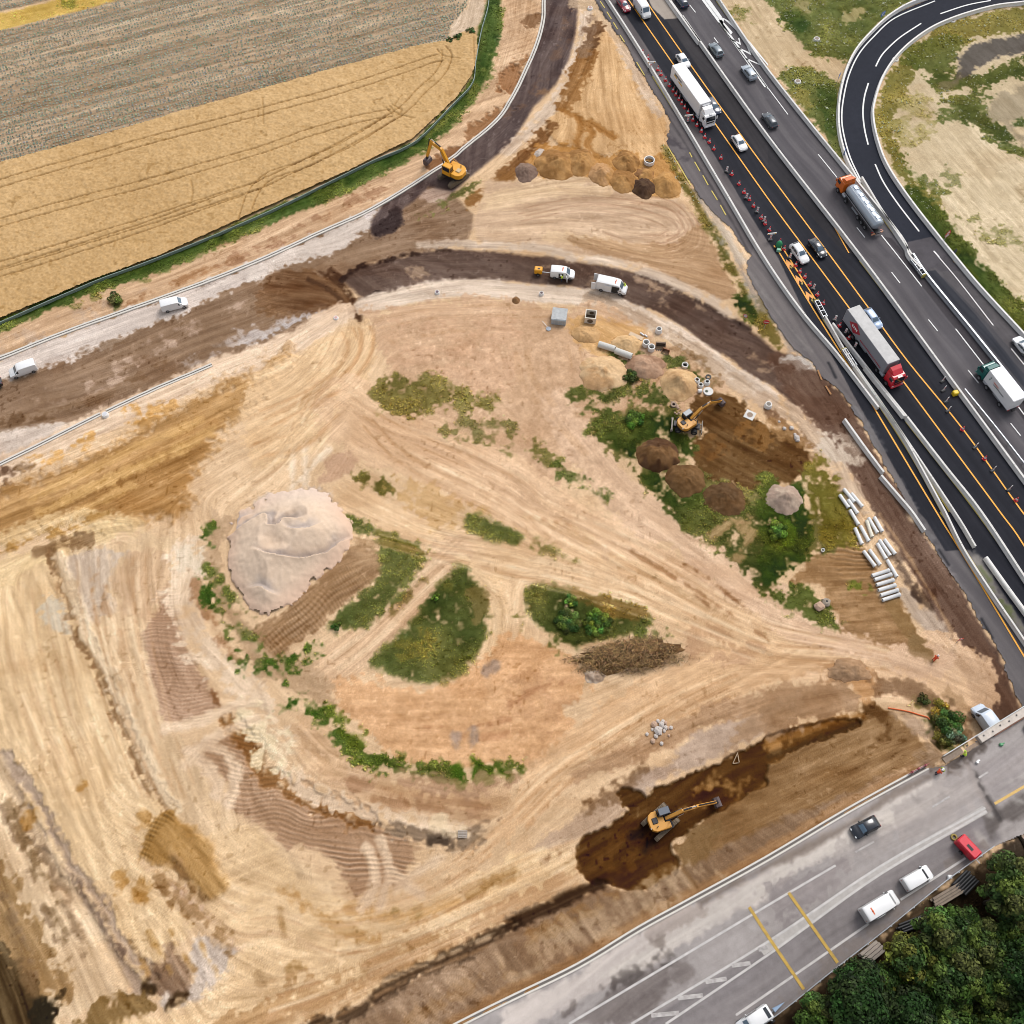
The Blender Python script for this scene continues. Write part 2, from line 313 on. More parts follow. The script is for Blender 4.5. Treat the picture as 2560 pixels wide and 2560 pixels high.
# ------------------------------------------------------------------ slope below the haul road, brown spread soil
stroke(cat(T(1,-150,1690,0,1620,760,1260,1600,880,1932,760), T(11,0,790,300,640,550,490,640,440)), 5.2, (230,204,178), .95, warp=.5)
for q in (T(1,1000,1180,1050,1270,1150,1250), T(1,1130,1170,1250,1180,1300,1140), T(1,260,1540,330,1500,430,1520), T(1,560,1450,640,1440,700,1400)): stroke(q, 2.2, (210,160,92), .7, warp=1, patch=.6)
stroke(T(1,-60,1660,30,1650,80,1740,40,1850), 2.4, (105,80,62), .85, warp=.9, patch=.55)
stroke(T(1,150,1600,240,1580), 1.4, (120,95,70), .7, warp=.6)
fill(cat(T(1,-200,1900,100,1720,500,1600,800,1440,1000,1330,1300,1170,1650,1000,1932,880), T(11,100,800,270,720,300,760,150,830,60,980), T(1,1980,1000,1850,1150,1650,1400,1500,1600,1360,1900), T(2,1280,30,1050,60,800,100,640,70,300,140,60,240,-200,330)), (182,144,98), .92, soft=2.0, dirp=T(1,200,1800,1700,1120), L=12, wd=.9, amp=24, warp=1.6, sm=False, dh=.25)
fill(cat(T(1,700,1700,1200,1400,1600,1230,1500,1600,1330,1900), T(2,1270,20,1000,60,780,100,640,80,620,20)), (166,126,80), .6, soft=2.0, warp=1.5, dirp=T(1,200,1800,1700,1120), L=10, amp=22)
for q in (T(1,250,1830,900,1500,1500,1250), T(1,500,1850,1000,1600,1600,1330), T(1,300,1940,800,1700,1400,1450), T(1,600,1930,1000,1730)): stroke(q, 1.6, (214,176,122), .6, warp=.5)
# ------------------------------------------------------------------ central pale ground and haul tracks
fill(cat(T(11,820,420,1400,330,1932,330), T(21,300,400,700,380,1000,520,1350,760,1650,1000,1500,1100,1300,1150), T(21,600,1400), T(22,200,0,900,300,1400,560,1400,700,700,300,0,0), T(11,1700,1700,1300,1500,900,1300,850,1050,1000,900,900,700)), (208,175,145), .85, warp=1.4, var=10, sm=False)
fill(T(11,1000,560,1500,480,1932,500,1932,900,1700,1050,1550,950,1300,880,1100,860,1000,800), (200,164,134), .6, warp=2, var=10, patch=.6)
fill(T(11,-50,950,250,780,600,560,780,480,850,500,900,700,850,1000,700,1200,300,1450,-50,1600), (228,196,158), .9, warp=1.0, dirp=T(11,0,1200,800,700), L=14, wd=.8, amp=10)
for q in (T(11,690,560,740,700,640,880,400,1050,50,1200), T(11,850,560,830,720,700,900,500,1040,100,1250), T(11,820,540,840,640,800,800,640,960)): ruts(q, 2.0, (205,165,125), .5, .6)
stroke(cat(T(11,700,1150,900,1300,1300,1450,1932,1780), T(22,0,-70+10,500,230,1000,470,1500,780,1932,960), T(32,300,980,700,1080,1100,1160,1400,1280)), 13, (224,191,158), .85, warp=1.2, amp=10, L=20, wd=.7)
stroke(cat(T(12,700,-40,1100,160,1500,290,1932,340), T(22,300,420,900,560,1400,800,1932,1000)), 9, (226,194,158), .85, warp=1.2, amp=10, L=20, wd=.7)
stroke(cat(T(21,350,1150,700,1650,1000,1932), T(22,1000,0,1300,150,1600,420,1932,640), T(32,100,740,400,900,800,1000,1200,1130)), 7, (219,188,160), .85, warp=1.0, amp=9, L=20, wd=.6)
for k in range(9):
    o = k * 46
    stroke(cat(T(22,100 + o,30 + o * .2,600 + o * .8,250 + o * .35,1100 + o * .6,520 + o * .3,1932,870 + o * .45)), .55, (188,148,112) if k % 2 else (235,208,172), .6, warp=.25, patch=.62)
for q in (T(22,1180,470,1400,600,1600,740,1932,960), T(22,1300,400,1480,500,1650,640,1800,760), T(22,900,300,1200,480,1500,720)): stroke(q, .5, (150,112,80), .75, warp=.2, patch=.6)
stroke(cat(T(12,580,1180,800,1000,1100,720,1300,500,1500,320)), 6.5, (214,182,150), .85, warp=.7, amp=12, L=14)
ruts(T(12,600,1140,880,930,1150,640,1380,420), 2.2, (228,200,168), .7, .9)
stroke(T(12,1000,760,1180,620,1280,520), 1.2, (110,96,52), .7, warp=.5, patch=.5, grass=.5)
fill(T(12,1700,480,1932,400,2050,420,2010,650,1950,900,1932,1100,1750,1100,1790,760,1650,450), (225,193,155), .9, warp=.8)
stroke(T(12,1560,380,1720,560,1790,720,1780,900,1740,1060), 2.6, (222,192,156), .9, warp=.3)
stroke(T(22,0,980,60,700,40,500,180,430), 4, (226,195,160), .8, warp=.6)
# orange flat of the old bowl
fill(cat(T(12,560,1260,900,1250,1200,1330,1500,1290,1700,1130,1820,950,1932,900), T(22,300,1000,500,1100,560,1250,620,1350,350,1450,500,1560,430,1750,250,1932), T(13,1500,20,1200,0,1050,-60), T(12,900,1760,780,1640,620,1480)), (214,172,132), .9, warp=1.0, var=9, sm=False, dirp=T(12,700,1500,1800,1500), L=6, amp=10)
fill(T(22,0,1300,200,1200,450,1400,420,1600,300,1800,150,1850,60,1600), (185,145,110), .55, warp=1.5, patch=.55)
for q in (T(12,1300,1620,1700,1600,1932,1560), T(12,1500,1700,1800,1690,1960,1650), T(22,0,1450,200,1330,500,1280)): stroke(q, .8, (178,134,100), .6, warp=.4, patch=.6)
for q in (T(12,1740,1200,1800,1150), T(12,1505,1690,1510,1750), T(12,1640,1650,1635,1730)): stroke(q, 1.4, (170,150,135), .8, warp=.4)
# lower haul track
fill(cat(T(32,0,960,500,1080,900,1180,500,1120,400,1200,0,1320), T(22,1500,1520,1000,1600,650,1800,500,1932), T(13,1932,560,1700,700), T(13,1100,1000,1350,900,1932,260), T(22,100,1932,500,1580,900,1330,1400,1050,1600,980)), (222,187,150), .9, dirp=T(22,400,1800,1600,1150), L=22, wd=.8, amp=13, warp=.9, sm=False)
fill(T(22,1350,870,1600,900,1932,1080,1700,1130,1450,1100,1300,1130), (190,155,125), .7, warp=1.2, patch=.6)
for k in range(6):
    o = k * 40
    stroke(cat(T(22,1700 - o * .2,1190 + o,1200,1420 + o * .8,700 + o * .3,1700 + o * .7,350 + o,1932), T(13,1932 - 200 + o,500 + o * .2,1400 + o * .3,850)), .6, (190,150,112) if k % 2 else (236,206,170), .55, warp=.2, patch=.65)
fill(cat(T(22,600,1850,900,1720,1300,1560,1600,1420,1932,1330), T(32,300,1330,250,1450,0,1540), T(22,1500,1620,1000,1880), T(23,500,100,440,20)), (178,146,116), .9, warp=.8, var=9, dirp=T(22,700,1900,1900,1450), L=8, amp=12, sm=False)
fill(cat(T(23,830,150,950,40,1200,-60), T(22,1400,1640,1700,1580,1932,1500), T(32,100,1500,0,1640), T(22,1850,1720,1600,1830), T(23,1300,30,1080,120,1010,200,900,190)), (190,168,150), .9, warp=.5, var=9, sm=False)
fill(T(23,-50,720,150,600,350,440,500,350,760,190,860,310,700,450,520,520,480,600,250,640), (188,162,138), .92, warp=.6, var=9)
stroke(T(23,540,330,700,220,860,130,1000,0), 1.6, (120,92,66), .75, warp=.8, patch=.5)
stroke(T(23,260,690,340,640,430,625), 1.2, (140,105,75), .8, warp=.4)
stroke(T(23,0,740,260,640,520,560), 1.0, (228,196,158), .8, warp=.4)
# ------------------------------------------------------------------ big pale yellow area, lower left
fill(cat(T(2,-200,560,0,480,250,340,430,330,500,560,620,820,800,1180,950,1500,1090,1932), T(3,1100,30,1300,360,1060,620,1100,800), T(3,1500,1200,1120,1590,1000,1500,700,1000,400,500,50,0), T(2,-200,1750)), (225,196,158), .95, sm=False, dirp=T(2,100,500,500,1932), L=14, wd=.8, amp=15, warp=.8)
fill(cat(T(2,430,320,900,210,1250,150,1500,280,1330,700), T(2,1100,800,1150,1250,1250,1550,1500,1850), T(3,1500,0,1750,330,1932,500), T(13,200,600,700,1000,400,1250), T(13,-300,1200), T(3,1300,350,1050,0), T(2,950,1480,640,830,500,520)), (220,192,158), .95, sm=False, dirp=T(2,700,400,900,1500), L=16, wd=.8, amp=12, warp=.8)
fill(T(2,440,400,620,260,940,300,880,420,820,560,860,720,700,820,620,760,540,560), (205,188,172), .75, warp=1.2, dirp=T(2,500,300,760,800), amp=10)
fill(T(2,330,640,470,660,500,800,540,900,460,920,350,760), (206,196,180), .7, warp=1)
for q in (T(2,-50,420,300,330,560,200,900,120), T(2,-50,250,300,120,600,60,1000,110), T(2,0,520,200,400,420,300,800,170)): stroke(q, 3, (236,208,165), .6, warp=.8)
for k in range(10):
    o = k * 62
    stroke(T(2,-100 + o,330 - o * .3,250 + o,180 - o * .32), .7, (178,140,88), .6, warp=.4, patch=.55)
stroke(T(2,300,300,480,240,560,230,650,210), 2.0, (150,122,92), .85, warp=.7, patch=.7)
for q in (T(2,720,480,690,650,740,850), T(2,800,560,780,680,830,780), T(2,1010,350,980,500,990,650), T(2,1110,330,1080,500,1110,700), T(2,900,900,930,1150,980,1300,1060,1500)): stroke(q, .7, (175,138,102), .65, warp=.3, patch=.68)
# dark dividing line running down the left
stroke(cat(T(2,400,330,470,480,540,680,590,870,650,1010,740,1160,830,1340,870,1450,930,1560,980,1700,1060,1932), T(3,1100,20,1200,190,1290,330)), 1.7, (136,106,76), .9, warp=.8, patch=.72, dh=-.15)
stroke(cat(T(2,450,330,500,480,570,680,640,860,700,1010,800,1160,880,1340,960,1500,1040,1700), T(3,1160,40,1330,330)), 1.8, (236,214,184), .75, warp=.6, dh=.12)
# terraces bottom left
stroke(T(3,0,-40,100,80,230,260,340,500,430,700,560,880,680,1040,760,1200,850,1320,960,1480,1060,1640), 3.6, (172,152,134), .9, warp=.6, dh=-.3)
stroke(T(3,160,150,300,350,380,550,500,770,640,930,740,1090,830,1250,940,1420,1090,1600), .9, (236,205,160), .7, warp=.4, dh=.3)
stroke(T(3,480,760,560,880,660,1010,740,1150,850,1320,980,1520), 1.1, (110,92,82), .8, warp=.6, patch=.6)
fill(cat(T(2,-300,1700,0,1830,40,1932), T(3,100,130,300,400,460,720,640,1010,830,1310,1000,1650,900,1760,700,1800,500,1900,300,2000,-300,2000)), (218,192,160), .95, sm=False, dirp=T(3,100,200,800,1600), L=16, wd=.8, amp=16, warp=.4)
fill(T(3,-200,700,0,650,150,900,350,1300,560,1700,500,1800,380,1760,-200,2100), (166,136,98), .85, warp=1.4, dirp=T(3,50,900,500,1750), L=14, wd=1, amp=26)
fill(T(3,-250,1300,40,1400,240,1650,420,1750,400,1932,350,2100,-250,2100), (82,66,44), .92, warp=1.6, dirp=T(3,50,1200,350,1850), L=8, amp=30)
fill(T(3,250,1780,380,1720,420,1780,380,1932,250,1960), (44,38,26), .85, warp=.8)
for q in (T(3,10,300,150,620,300,980,420,1300), T(3,150,300,330,700,500,1050,640,1420), T(3,0,860,120,1160,260,1560), T(3,300,560,420,800,520,980)): stroke(q, .7, (136,112,88), .65, warp=.4, patch=.6)
for q in (T(3,60,250,200,560,350,850,420,1010), T(3,100,380,240,720,300,900), T(3,360,1050,460,1190,520,1420), T(3,20,1000,160,1400,270,1700), T(3,120,1400,230,1650)): stroke(q, .8, (128,104,76), .7, warp=.4, patch=.6)
for q in (T(3,220,330,215,400), T(3,900,800,930,880), T(3,1080,380,1100,420), T(3,1070,880,1090,920), T(3,1020,940,1070,970), T(13,940,1330,990,1380), T(3,640,130,620,160)): stroke(q, 1.6, (176,136,84), .85, warp=.6)
fill(T(3,1060,640,1120,500,1200,380,1290,330,1340,400,1450,480,1600,560,1640,750,1700,900,1560,1000,1400,820,1300,700,1200,760,1110,720), (178,140,88), .92, warp=.6, dirp=T(3,1250,480,1560,950), L=10, amp=16, dh=.3, soft=.8)
ribs(T(3,1040,700,1100,480,1250,290,1320,360,1220,480,1160,640,1230,750,1120,740), T(3,1100,650,1250,330), .6, .08, 16)
stroke(T(3,1280,680,1400,860,1520,980,1600,1060,1740,1280), 1.3, (128,96,62), .75, warp=.5, patch=.62)
stroke(T(3,1240,860,1330,980,1500,1130,1640,1240,1720,1340), 2.0, (150,114,74), .8, warp=.9, patch=.6)
fill(T(3,1290,700,1450,860,1600,1010,1760,1250,1860,1200,1880,1300,1760,1380,1600,1180,1400,1060,1260,860), (200,170,145), .85, warp=.8, dirp=T(3,1300,800,1800,1300), L=10, amp=10)
fill(T(3,1480,1250,1720,1330,1800,1440,1700,1650,1480,1780,1250,1840,1180,1780,1240,1640,1440,1600,1430,1400), (200,184,170), .92, warp=.7, dirp=T(3,1400,1350,1560,1750), L=8, amp=14)
fill(T(3,1120,1580,1220,1460,1290,1320,1360,1420,1440,1540,1450,1640,1380,1720,1270,1700,1200,1760), (140,114,92), .92, warp=.6, dirp=T(3,1250,1450,1400,1700), L=7, amp=22)
fill(T(3,1060,1640,1110,1610,1170,1640,1180,1720,1080,1700), (62,46,26), .9, warp=.5)
fill(T(3,1240,1830,1280,1740,1400,1680,1420,1720,1360,1780,1290,1830), (72,54,34), .9, warp=.5)
fill(T(3,620,1932,700,1830,760,1760,960,1700,1060,1690,1200,1770,1180,1840,1000,1880,900,1960,700,2000), (126,100,62), .88, warp=1.0, patch=.85)
for k in range(14):
    a = 900 + k * 55; b = 1150 + (k * 97) % 300
    stroke(T(3,a,b,a + 40 + k * 3,b + 110), .5, (176,138,86), .6, warp=.2, patch=.6)
# ------------------------------------------------------------------ pinkish ripped ground with caterpillar ribs
RB1 = T(2,1100,860,1180,700,1260,520,1310,680,1370,850,1400,950,1440,1080,1520,1230,1690,1450,1650,1500,1340,1610,1220,1500,1150,1300,1100,1050)
fill(RB1, (180,149,124), .95, warp=.7, var=8); ribs(RB1, T(2,1150,900,1400,920), .6, .04, 9)
RB2 = cat(T(2,1500,1860,1620,1720,1750,1620,1932,1570), T(13,20,0,150,110,300,200,700,360,900,420,1000,480,1200,560,1260,610,1180,690,1080,900,900,900,740,960,680,820,600,720,450,600,250,600,80,440,-80,380), T(3,1780,330,1720,200,1760,100,1600,60))
fill(RB2, (176,145,118), .95, warp=.6, var=8, sm=False); ribs(RB2, T(13,100,330,800,420), .62, .06, 12, sm=False)
ribs(T(13,420,420,900,420,1260,600,1060,900,880,900,720,900,600,700), T(13,400,560,1100,640), .7, .08, 13)
fill(T(2,870,420,960,340,1150,260,1280,420,1280,560,1180,700,1100,850,950,750,870,580), (205,174,142), .75, warp=1, dirp=T(2,1150,260,1000,800), L=10, amp=12)
for q in (T(2,1420,1800,1600,1720,1720,1650,1932,1560), T(2,1550,1740,1700,1820,1780,1932), T(3,1780,0,1770,120,1720,260), T(2,1500,1850,1590,1932), T(3,1590,10,1640,130,1640,200), T(2,1240,1640,1500,1580,1750,1470,1900,1440), T(2,1400,1900,1600,1700,1800,1600)): stroke(q, 1.7, (222,196,168), .85, warp=.3)
for q in (T(13,830,590,880,700,900,850,860,960,800,1050), T(13,930,540,1000,720,990,880,940,1050), T(13,1010,760,1130,880,1250,950), T(13,1060,920,1200,800,1400,680)): stroke(q, 1.2, (216,190,162), .85, warp=.25)
stroke(cat(T(2,1720,1560,1830,1700,1932,1800), T(13,60,0,180,110,300,190,500,260,700,350,850,400)), 2.6, (138,100,62), .9, warp=.8, patch=.75, dh=-.3)
fill(T(2,1590,1360,1640,1380,1680,1460,1650,1480,1600,1420), (130,92,60), .85, warp=.7)
fill(T(2,1310,640,1380,560,1440,500,1540,500,1480,560,1470,640,1400,700), (142,106,72), .85, warp=1.0)
# bank of the old bowl: pale crumbly rim
stroke(cat(T(2,1440,280,1430,420,1400,560,1360,700,1420,850,1520,970,1640,1080,1760,1200,1840,1290,1932,1400), T(12,60,1600,150,1700,250,1830), T(13,400,100,600,160,900,250,1250,380,1500,440)), 5, (222,198,172), .9, warp=1.4, var=14, patch=.75)
stroke(T(2,1480,540,1500,660,1580,780,1640,930,1720,1040,1800,1110), 1.6, (158,120,88), .8, warp=.5, patch=.75)
fill(T(2,1340,290,1440,240,1540,250,1560,420,1540,480,1430,420,1360,420), (226,208,184), .9, warp=.8, patch=.85)
stroke(cat(T(12,-80,1520,60,1640,180,1760,290,1860), T(13,100,-100)), 4, (232,212,178), .9, warp=1.0, patch=.65)
fill(cat(T(2,1560,60,1700,30,1830,60,1700,200,1690,420,1740,600,1830,760,1932,830), T(12,60,930,300,1060,480,1150,560,1300,600,1480,450,1480,300,1350,100,1300,0,1250), T(2,1932,1200,1840,1100,1740,900,1600,700,1560,400,1540,200)), (188,160,130), .85, warp=1.2, var=14, sm=False)
fill(cat(T(12,480,1480,700,1700,900,1900,1050,2000), T(13,1932,100,1932,350,1800,420,1500,440,1100,330,800,240,450,110,250,-60), T(12,320,1700,250,1500)), (205,172,138), .85, warp=1.2, var=13, dirp=T(13,400,100,1500,300), L=8, amp=12, sm=False)
for q in (T(13,900,230,1300,300,1700,350,1850,370), T(13,1000,180,1500,250,1850,290), T(13,700,100,1100,190), T(13,500,30,800,150)): stroke(q, .9, (160,125,96), .6, warp=.5, patch=.6)
fill(T(13,900,420,1050,410,1300,490,1500,500,1700,440,1850,380,1700,560,1560,620,1400,580,1250,560,1050,480), (132,112,92), .85, warp=.8, var=12, patch=.85, dh=-.2)
stroke(T(13,1330,560,1400,540,1480,600), 1.3, (70,58,48), .8, warp=.7, patch=.6)
stroke(T(13,1380,420,1450,430,1520,470), 2.0, (232,210,178), .8, warp=.8, patch=.6)
# track-rolled ground beside the gravel heap
fill(T(12,-20,880,150,790,280,680,450,520,640,340,760,250,900,300,990,380,940,480,850,560,700,660,560,780,420,900,250,1040,140,1080,20,980), (158,128,98), .93, warp=.6, var=9, dirp=T(12,100,950,850,400), L=5, amp=12)
ribs(T(12,100,930,700,430,840,560,240,1030), T(12,100,930,800,400), 1.1, .07, 14)
ribs(T(12,100,930,700,430,840,560,240,1030), T(12,100,800,260,1030), .55, .03, 14)
fill(T(12,740,220,900,200,960,380,940,470,800,540,720,480,880,400,760,320), (172,142,110), .7, warp=.8, patch=.55)
# white dust streaks above the heap
for q in (T(11,280,1520,275,1780), T(11,370,1440,375,1740,370,1932), T(11,260,1760,560,1450), T(11,50,1850,300,1800), T(12,120,-60,130,60), T(12,270,-80,280,90), T(12,370,-80,380,80)): stroke(q, 1.0, (236,216,192), .7, warp=.3)
fill(T(11,-20,1850,200,1790,380,1740,560,1800,640,1932,600,1990,0,1990), (206,186,168), .85, warp=.9)
fill(T(11,520,1560,650,1480,740,1540,720,1620,600,1680,480,1700,520,1620), (194,160,134), .75, warp=.7)
for k in range(7):
    o = k * 55
    stroke(T(11,0,1250 + o,300 + o * .3,1150 + o,620,980 + o * .8), .6, (202,160,118) if k % 2 else (238,208,168), .5, warp=.3, patch=.6)
# bottom sweep
fill(cat(T(3,1100,800,1400,900,1700,1300,1850,1350,1700,1560,1500,1750,1250,1850,1000,1900,800,2000), T(13,500,1932,1100,1640,1500,1420,1932,1200), T(23,0,1160,300,1030,560,880,490,700,400,640,0,740), T(13,1932,620,1500,900,1150,1020,800,1060,500,950,200,700,0,450), T(3,1500,500)), (225,195,157), .9, sm=False, dirp=T(13,200,1700,1700,1050), L=22, wd=.9, amp=14, warp=.8)
fill(cat(T(13,-100,1932,500,1760,1000,1420,1500,1200,1932,950), T(23,0,960,480,760,560,880,300,1030,0,1170), T(13,1450,1430,1000,1650,500,1930)), (205,170,134), .75, sm=False, dirp=T(13,200,1850,1700,1150), L=16, wd=.7, amp=17, warp=1.2)
stroke(T(13,-200,2050,200,1850,600,1680,1000,1480,1400,1380), 5, (168,132,92), .7, warp=1.2, patch=.7)
stroke(T(13,200,900,500,1120,700,1240,900,1300), 1.5, (176,138,92), .8, warp=.5, patch=.7)
stroke(T(13,720,1060,900,1120,1200,1100,1500,1010), 1.6, (200,160,112), .7, warp=.6)
stroke(T(13,1000,1100,1130,1090,1230,1080), 1.2, (130,106,64), .7, warp=.5, patch=.5)
fill(T(13,210,1500,280,1460,380,1500,330,1530,230,1530), (158,124,80), .8, warp=.6)
stroke(T(13,180,1070,200,1200,215,1260), .8, (160,126,84), .7, warp=.3)
stroke(T(13,20,1540,60,1600), 1.6, (176,146,110), .7, warp=.5)
stroke(cat(T(13,1650,950,1932,840), T(23,0,700,250,640)), 1.4, (240,210,168), .7, warp=.5)
stroke(T(13,1600,950,1780,860,1932,800), 1.1, (160,124,80), .7, warp=.5, patch=.6)
# ------------------------------------------------------------------ cutting with the excavator (dark wet soil)
PIT = cat(T(23,485,650,500,580,545,505,700,465,800,390,880,320,800,190,840,160,950,165,1020,220,1080,150,1200,110,1340,40), T(22,1560,1890,1650,1840,1850,1730,1932,1690), T(32,250,1620,500,1560,700,1560,720,1600,300,1760,0,1890), T(23,1932,120,1400,420,1200,570,1210,620,1290,740,1150,840,1010,920,880,925,760,895,690,870,600,900,545,840,500,760))
fill(cat(T(32,0,1690,250,1600,560,1530,700,1540,690,1440,800,1420,900,1480,1020,1580,1120,1680,1230,1780,1310,1830,1210,1870,1000,1950), T(33,900,60,600,300,0,640), T(23,1932,640,1500,900,1300,760,1210,580,1400,420)), (134,105,73), .9, warp=.8, var=10, sm=False, dirp=T(23,1400,500,1932,200), L=5, amp=14)
fill(T(23,1000,960,1150,860,1290,770,1250,600,1400,440,1600,380,1500,700,1300,900,1100,1010), (138,112,80), .9, warp=.5, var=9, sm=False)
fill(T(32,1180,1760,1290,1740,1400,1830,1330,1900,1240,1920,1150,1880), (146,122,98), .9, warp=.5)
fill(PIT, (86,58,26), .97, soft=.2, warp=.28, var=6, dirp=T(23,700,700,1700,100), L=5, wd=.9, amp=13, sm=False, dh=-.55)
fill(T(32,0,1700,260,1620,520,1560,700,1560,560,1640,300,1740,120,1840,0,1880), (108,76,38), .8, warp=.5)
fill(T(23,560,800,600,640,800,560,900,700,850,850,680,860), (112,78,40), .5, warp=1.2, patch=.5)
fill(T(23,1000,880,1010,820,1150,740,1280,730,1150,830,1010,920), (122,90,52), .6, warp=.6, patch=.6)
for q in (T(23,900,530,990,450), T(23,1000,620,1090,540), T(23,920,520,1000,460)): stroke(q, .7, (52,36,16), .8, warp=.3, dh=-.1)
for q in (T(23,1480,110,1520,70,1560,80,1500,130), T(23,1580,120,1660,150,1670,230), T(23,1380,170,1430,130,1470,140), T(23,1700,170,1860,110), T(23,1330,330,1450,280,1520,300)): stroke(q, 1.0, (160,124,82), .75, warp=.6, patch=.55)
stroke(T(32,0,1780,60,1770,150,1740), 1.4, (190,150,105), .7, warp=.6, patch=.6)
stroke(T(32,0,1840,200,1780,560,1640,700,1570), .7, (60,42,20), .6, warp=.3)
fill(T(32,690,1560,730,1450,820,1430,900,1530,920,1700,830,1730,880,1640,800,1540), (92,64,34), .7, warp=.7)
stroke(T(32,0,1760,300,1640,560,1550,720,1540), 1.0, (172,128,78), .6, warp=.4)
fill(T(32,440,1180,500,1120,600,1105,720,1150,800,1200,860,1280,700,1250,560,1250,450,1300), (172,134,98), .8, warp=.9)
fill(T(32,560,1250,700,1230,850,1290,800,1420,720,1440,640,1360), (196,154,112), .85, warp=.8)
fill(T(32,0,1330,300,1290,600,1300,650,1480,500,1540,250,1600,0,1680), (170,138,108), .75, warp=1, var=10)
for q in (T(32,270,1430,400,1400,430,1500,330,1540), T(32,30,1540,180,1560,170,1680,120,1640)): fill(q, (112,80,52), .7, warp=.9, patch=.6)
fill(T(32,930,1510,1000,1560,1100,1640,1200,1720,1230,1690,1180,1600,1080,1540), (176,152,130), .85, warp=.6)
fill(T(32,800,1250,1000,1270,1150,1330,1300,1450,1500,1560,1560,1660,1480,1650,1300,1480,1100,1400,900,1340,810,1420), (128,100,76), .7, warp=1, var=11)
fill(T(32,1300,1330,1460,1380,1540,1480,1550,1560,1400,1480,1280,1400), (176,146,114), .7, warp=.7)
# ------------------------------------------------------------------ embankment strip along the upper road
fill(cat(T(13,-300,2200,100,2060,500,1935,740,1860,1000,1655,1450,1435,1932,1195), T(23,0,1175,330,1030,600,900,690,875,780,905,900,930,1010,925,1290,750,1932,420), T(33,0,420,600,200,900,60,1210,-60,1230,-10,620,320,0,690), T(23,1932,690,1340,1010,960,1210,500,1500,0,1750), T(13,1932,1740,1530,1960,1000,2300)), (146,122,100), .95, warp=.4, var=11, sm=False, dirp=T(23,650,1250,850,1500), L=5, wd=.7, amp=13)
stroke(T(13,200,2040,500,1935,740,1855,1000,1655,1450,1435,1932,1195), 1.8, (66,50,36), .85, warp=.5, dh=-.4)
stroke(cat(T(13,1932,1195), T(23,0,1175,330,1030,600,900,690,870)), 1.6, (62,46,32), .85, warp=.4, dh=-.4)
stroke(cat(T(13,1000,2000,1500,1700,1932,1490), T(23,0,1350,400,1150,800,930)), 1.5, (140,106,68), .6, warp=.6, patch=.6)
stroke(cat(T(13,1450,1960,1932,1680), T(23,0,1700,500,1440,960,1150,1340,950,1932,630), T(33,0,630,620,260,1100,20)), 1.5, (160,126,92), .8, warp=.35)
for k in range(16):
    a = 60 + k * 105
    stroke(T(23,a - 160,1330 - k * 50 + 90,a - 60,1480 - k * 50 + 90), .9 + (k % 3) * .4, (182,158,130), .6, warp=.5, patch=.6)
for k in range(9):
    a = 1100 + k * 90
    stroke(T(13,a,1820 - k * 50,a + 90,1940 - k * 50), 1.0, (176,150,124), .6, warp=.5, patch=.6)
stroke(T(23,1270,740,1400,900), .5, (120,92,64), .7, warp=.2)
# ground right of the site with straw coloured rough
fill(T(32,220,430,420,280,640,240,800,400,880,660,1010,640,1120,860,1230,1050,1200,1060,900,1000,600,920,520,830,470,720,330,540,180,560), (160,128,94), .93, warp=.8, var=12, dirp=T(32,300,500,900,450), L=4, wd=.5, amp=17)
ribs(T(32,480,250,680,230,800,420,840,600,700,560,500,420), T(32,450,350,800,360), .9, .1, 16)
fill(T(32,860,620,1000,640,1120,850,1210,1050,1100,1010,980,880), (138,112,76), .6, warp=1)
fill(T(31,150,1430,280,1450,400,1520,480,1600,560,1780,500,1790,420,1600,300,1560,200,1640,120,1560), (158,130,100), .8, warp=.8)
fill(cat(T(21,1330,1130,1450,1040,1650,1050,1780,1180,1932,1310), T(31,150,1350,280,1430,330,1520,280,1650,150,1750,0,1700), T(21,1800,1780,1640,1710,1450,1720,1350,1560,1350,1400,1480,1300)), (96,70,40), .92, warp=.9, var=10, sm=False, dirp=T(21,1500,1300,1932,1500), L=6, amp=15)
fill(T(21,1700,1320,1900,1290,1932,1400,1800,1440), (142,104,60), .6, warp=1.4, patch=.55)
fill(T(21,1280,1420,1500,1370,1600,1450,1400,1560), (130,92,52), .6, warp=1.2, patch=.5)
fill(T(31,0,1260,100,1240,200,1330,320,1430,250,1450,120,1400), (164,130,92), .7, warp=.9, patch=.6)
# store yard around the pipes and heaps
fill(T(21,440,480,640,470,1000,540,960,720,900,760,600,720,450,600), (214,174,124), .85, warp=.8, var=10)
for q in (T(21,860,1060,1000,930,1180,800), T(21,960,1110,1080,950,1180,840), T(21,500,1200,800,1180,950,1080)): stroke(q, 1.4, (190,158,126), .8, warp=.4)
stroke(T(21,950,940,1040,860,1130,800), 1.0, (118,84,58), .7, warp=.5)
fill(T(21,1200,640,1300,700,1500,850,1560,960,1400,950,1300,840,1220,790), (130,104,74), .6, warp=1, patch=.6)
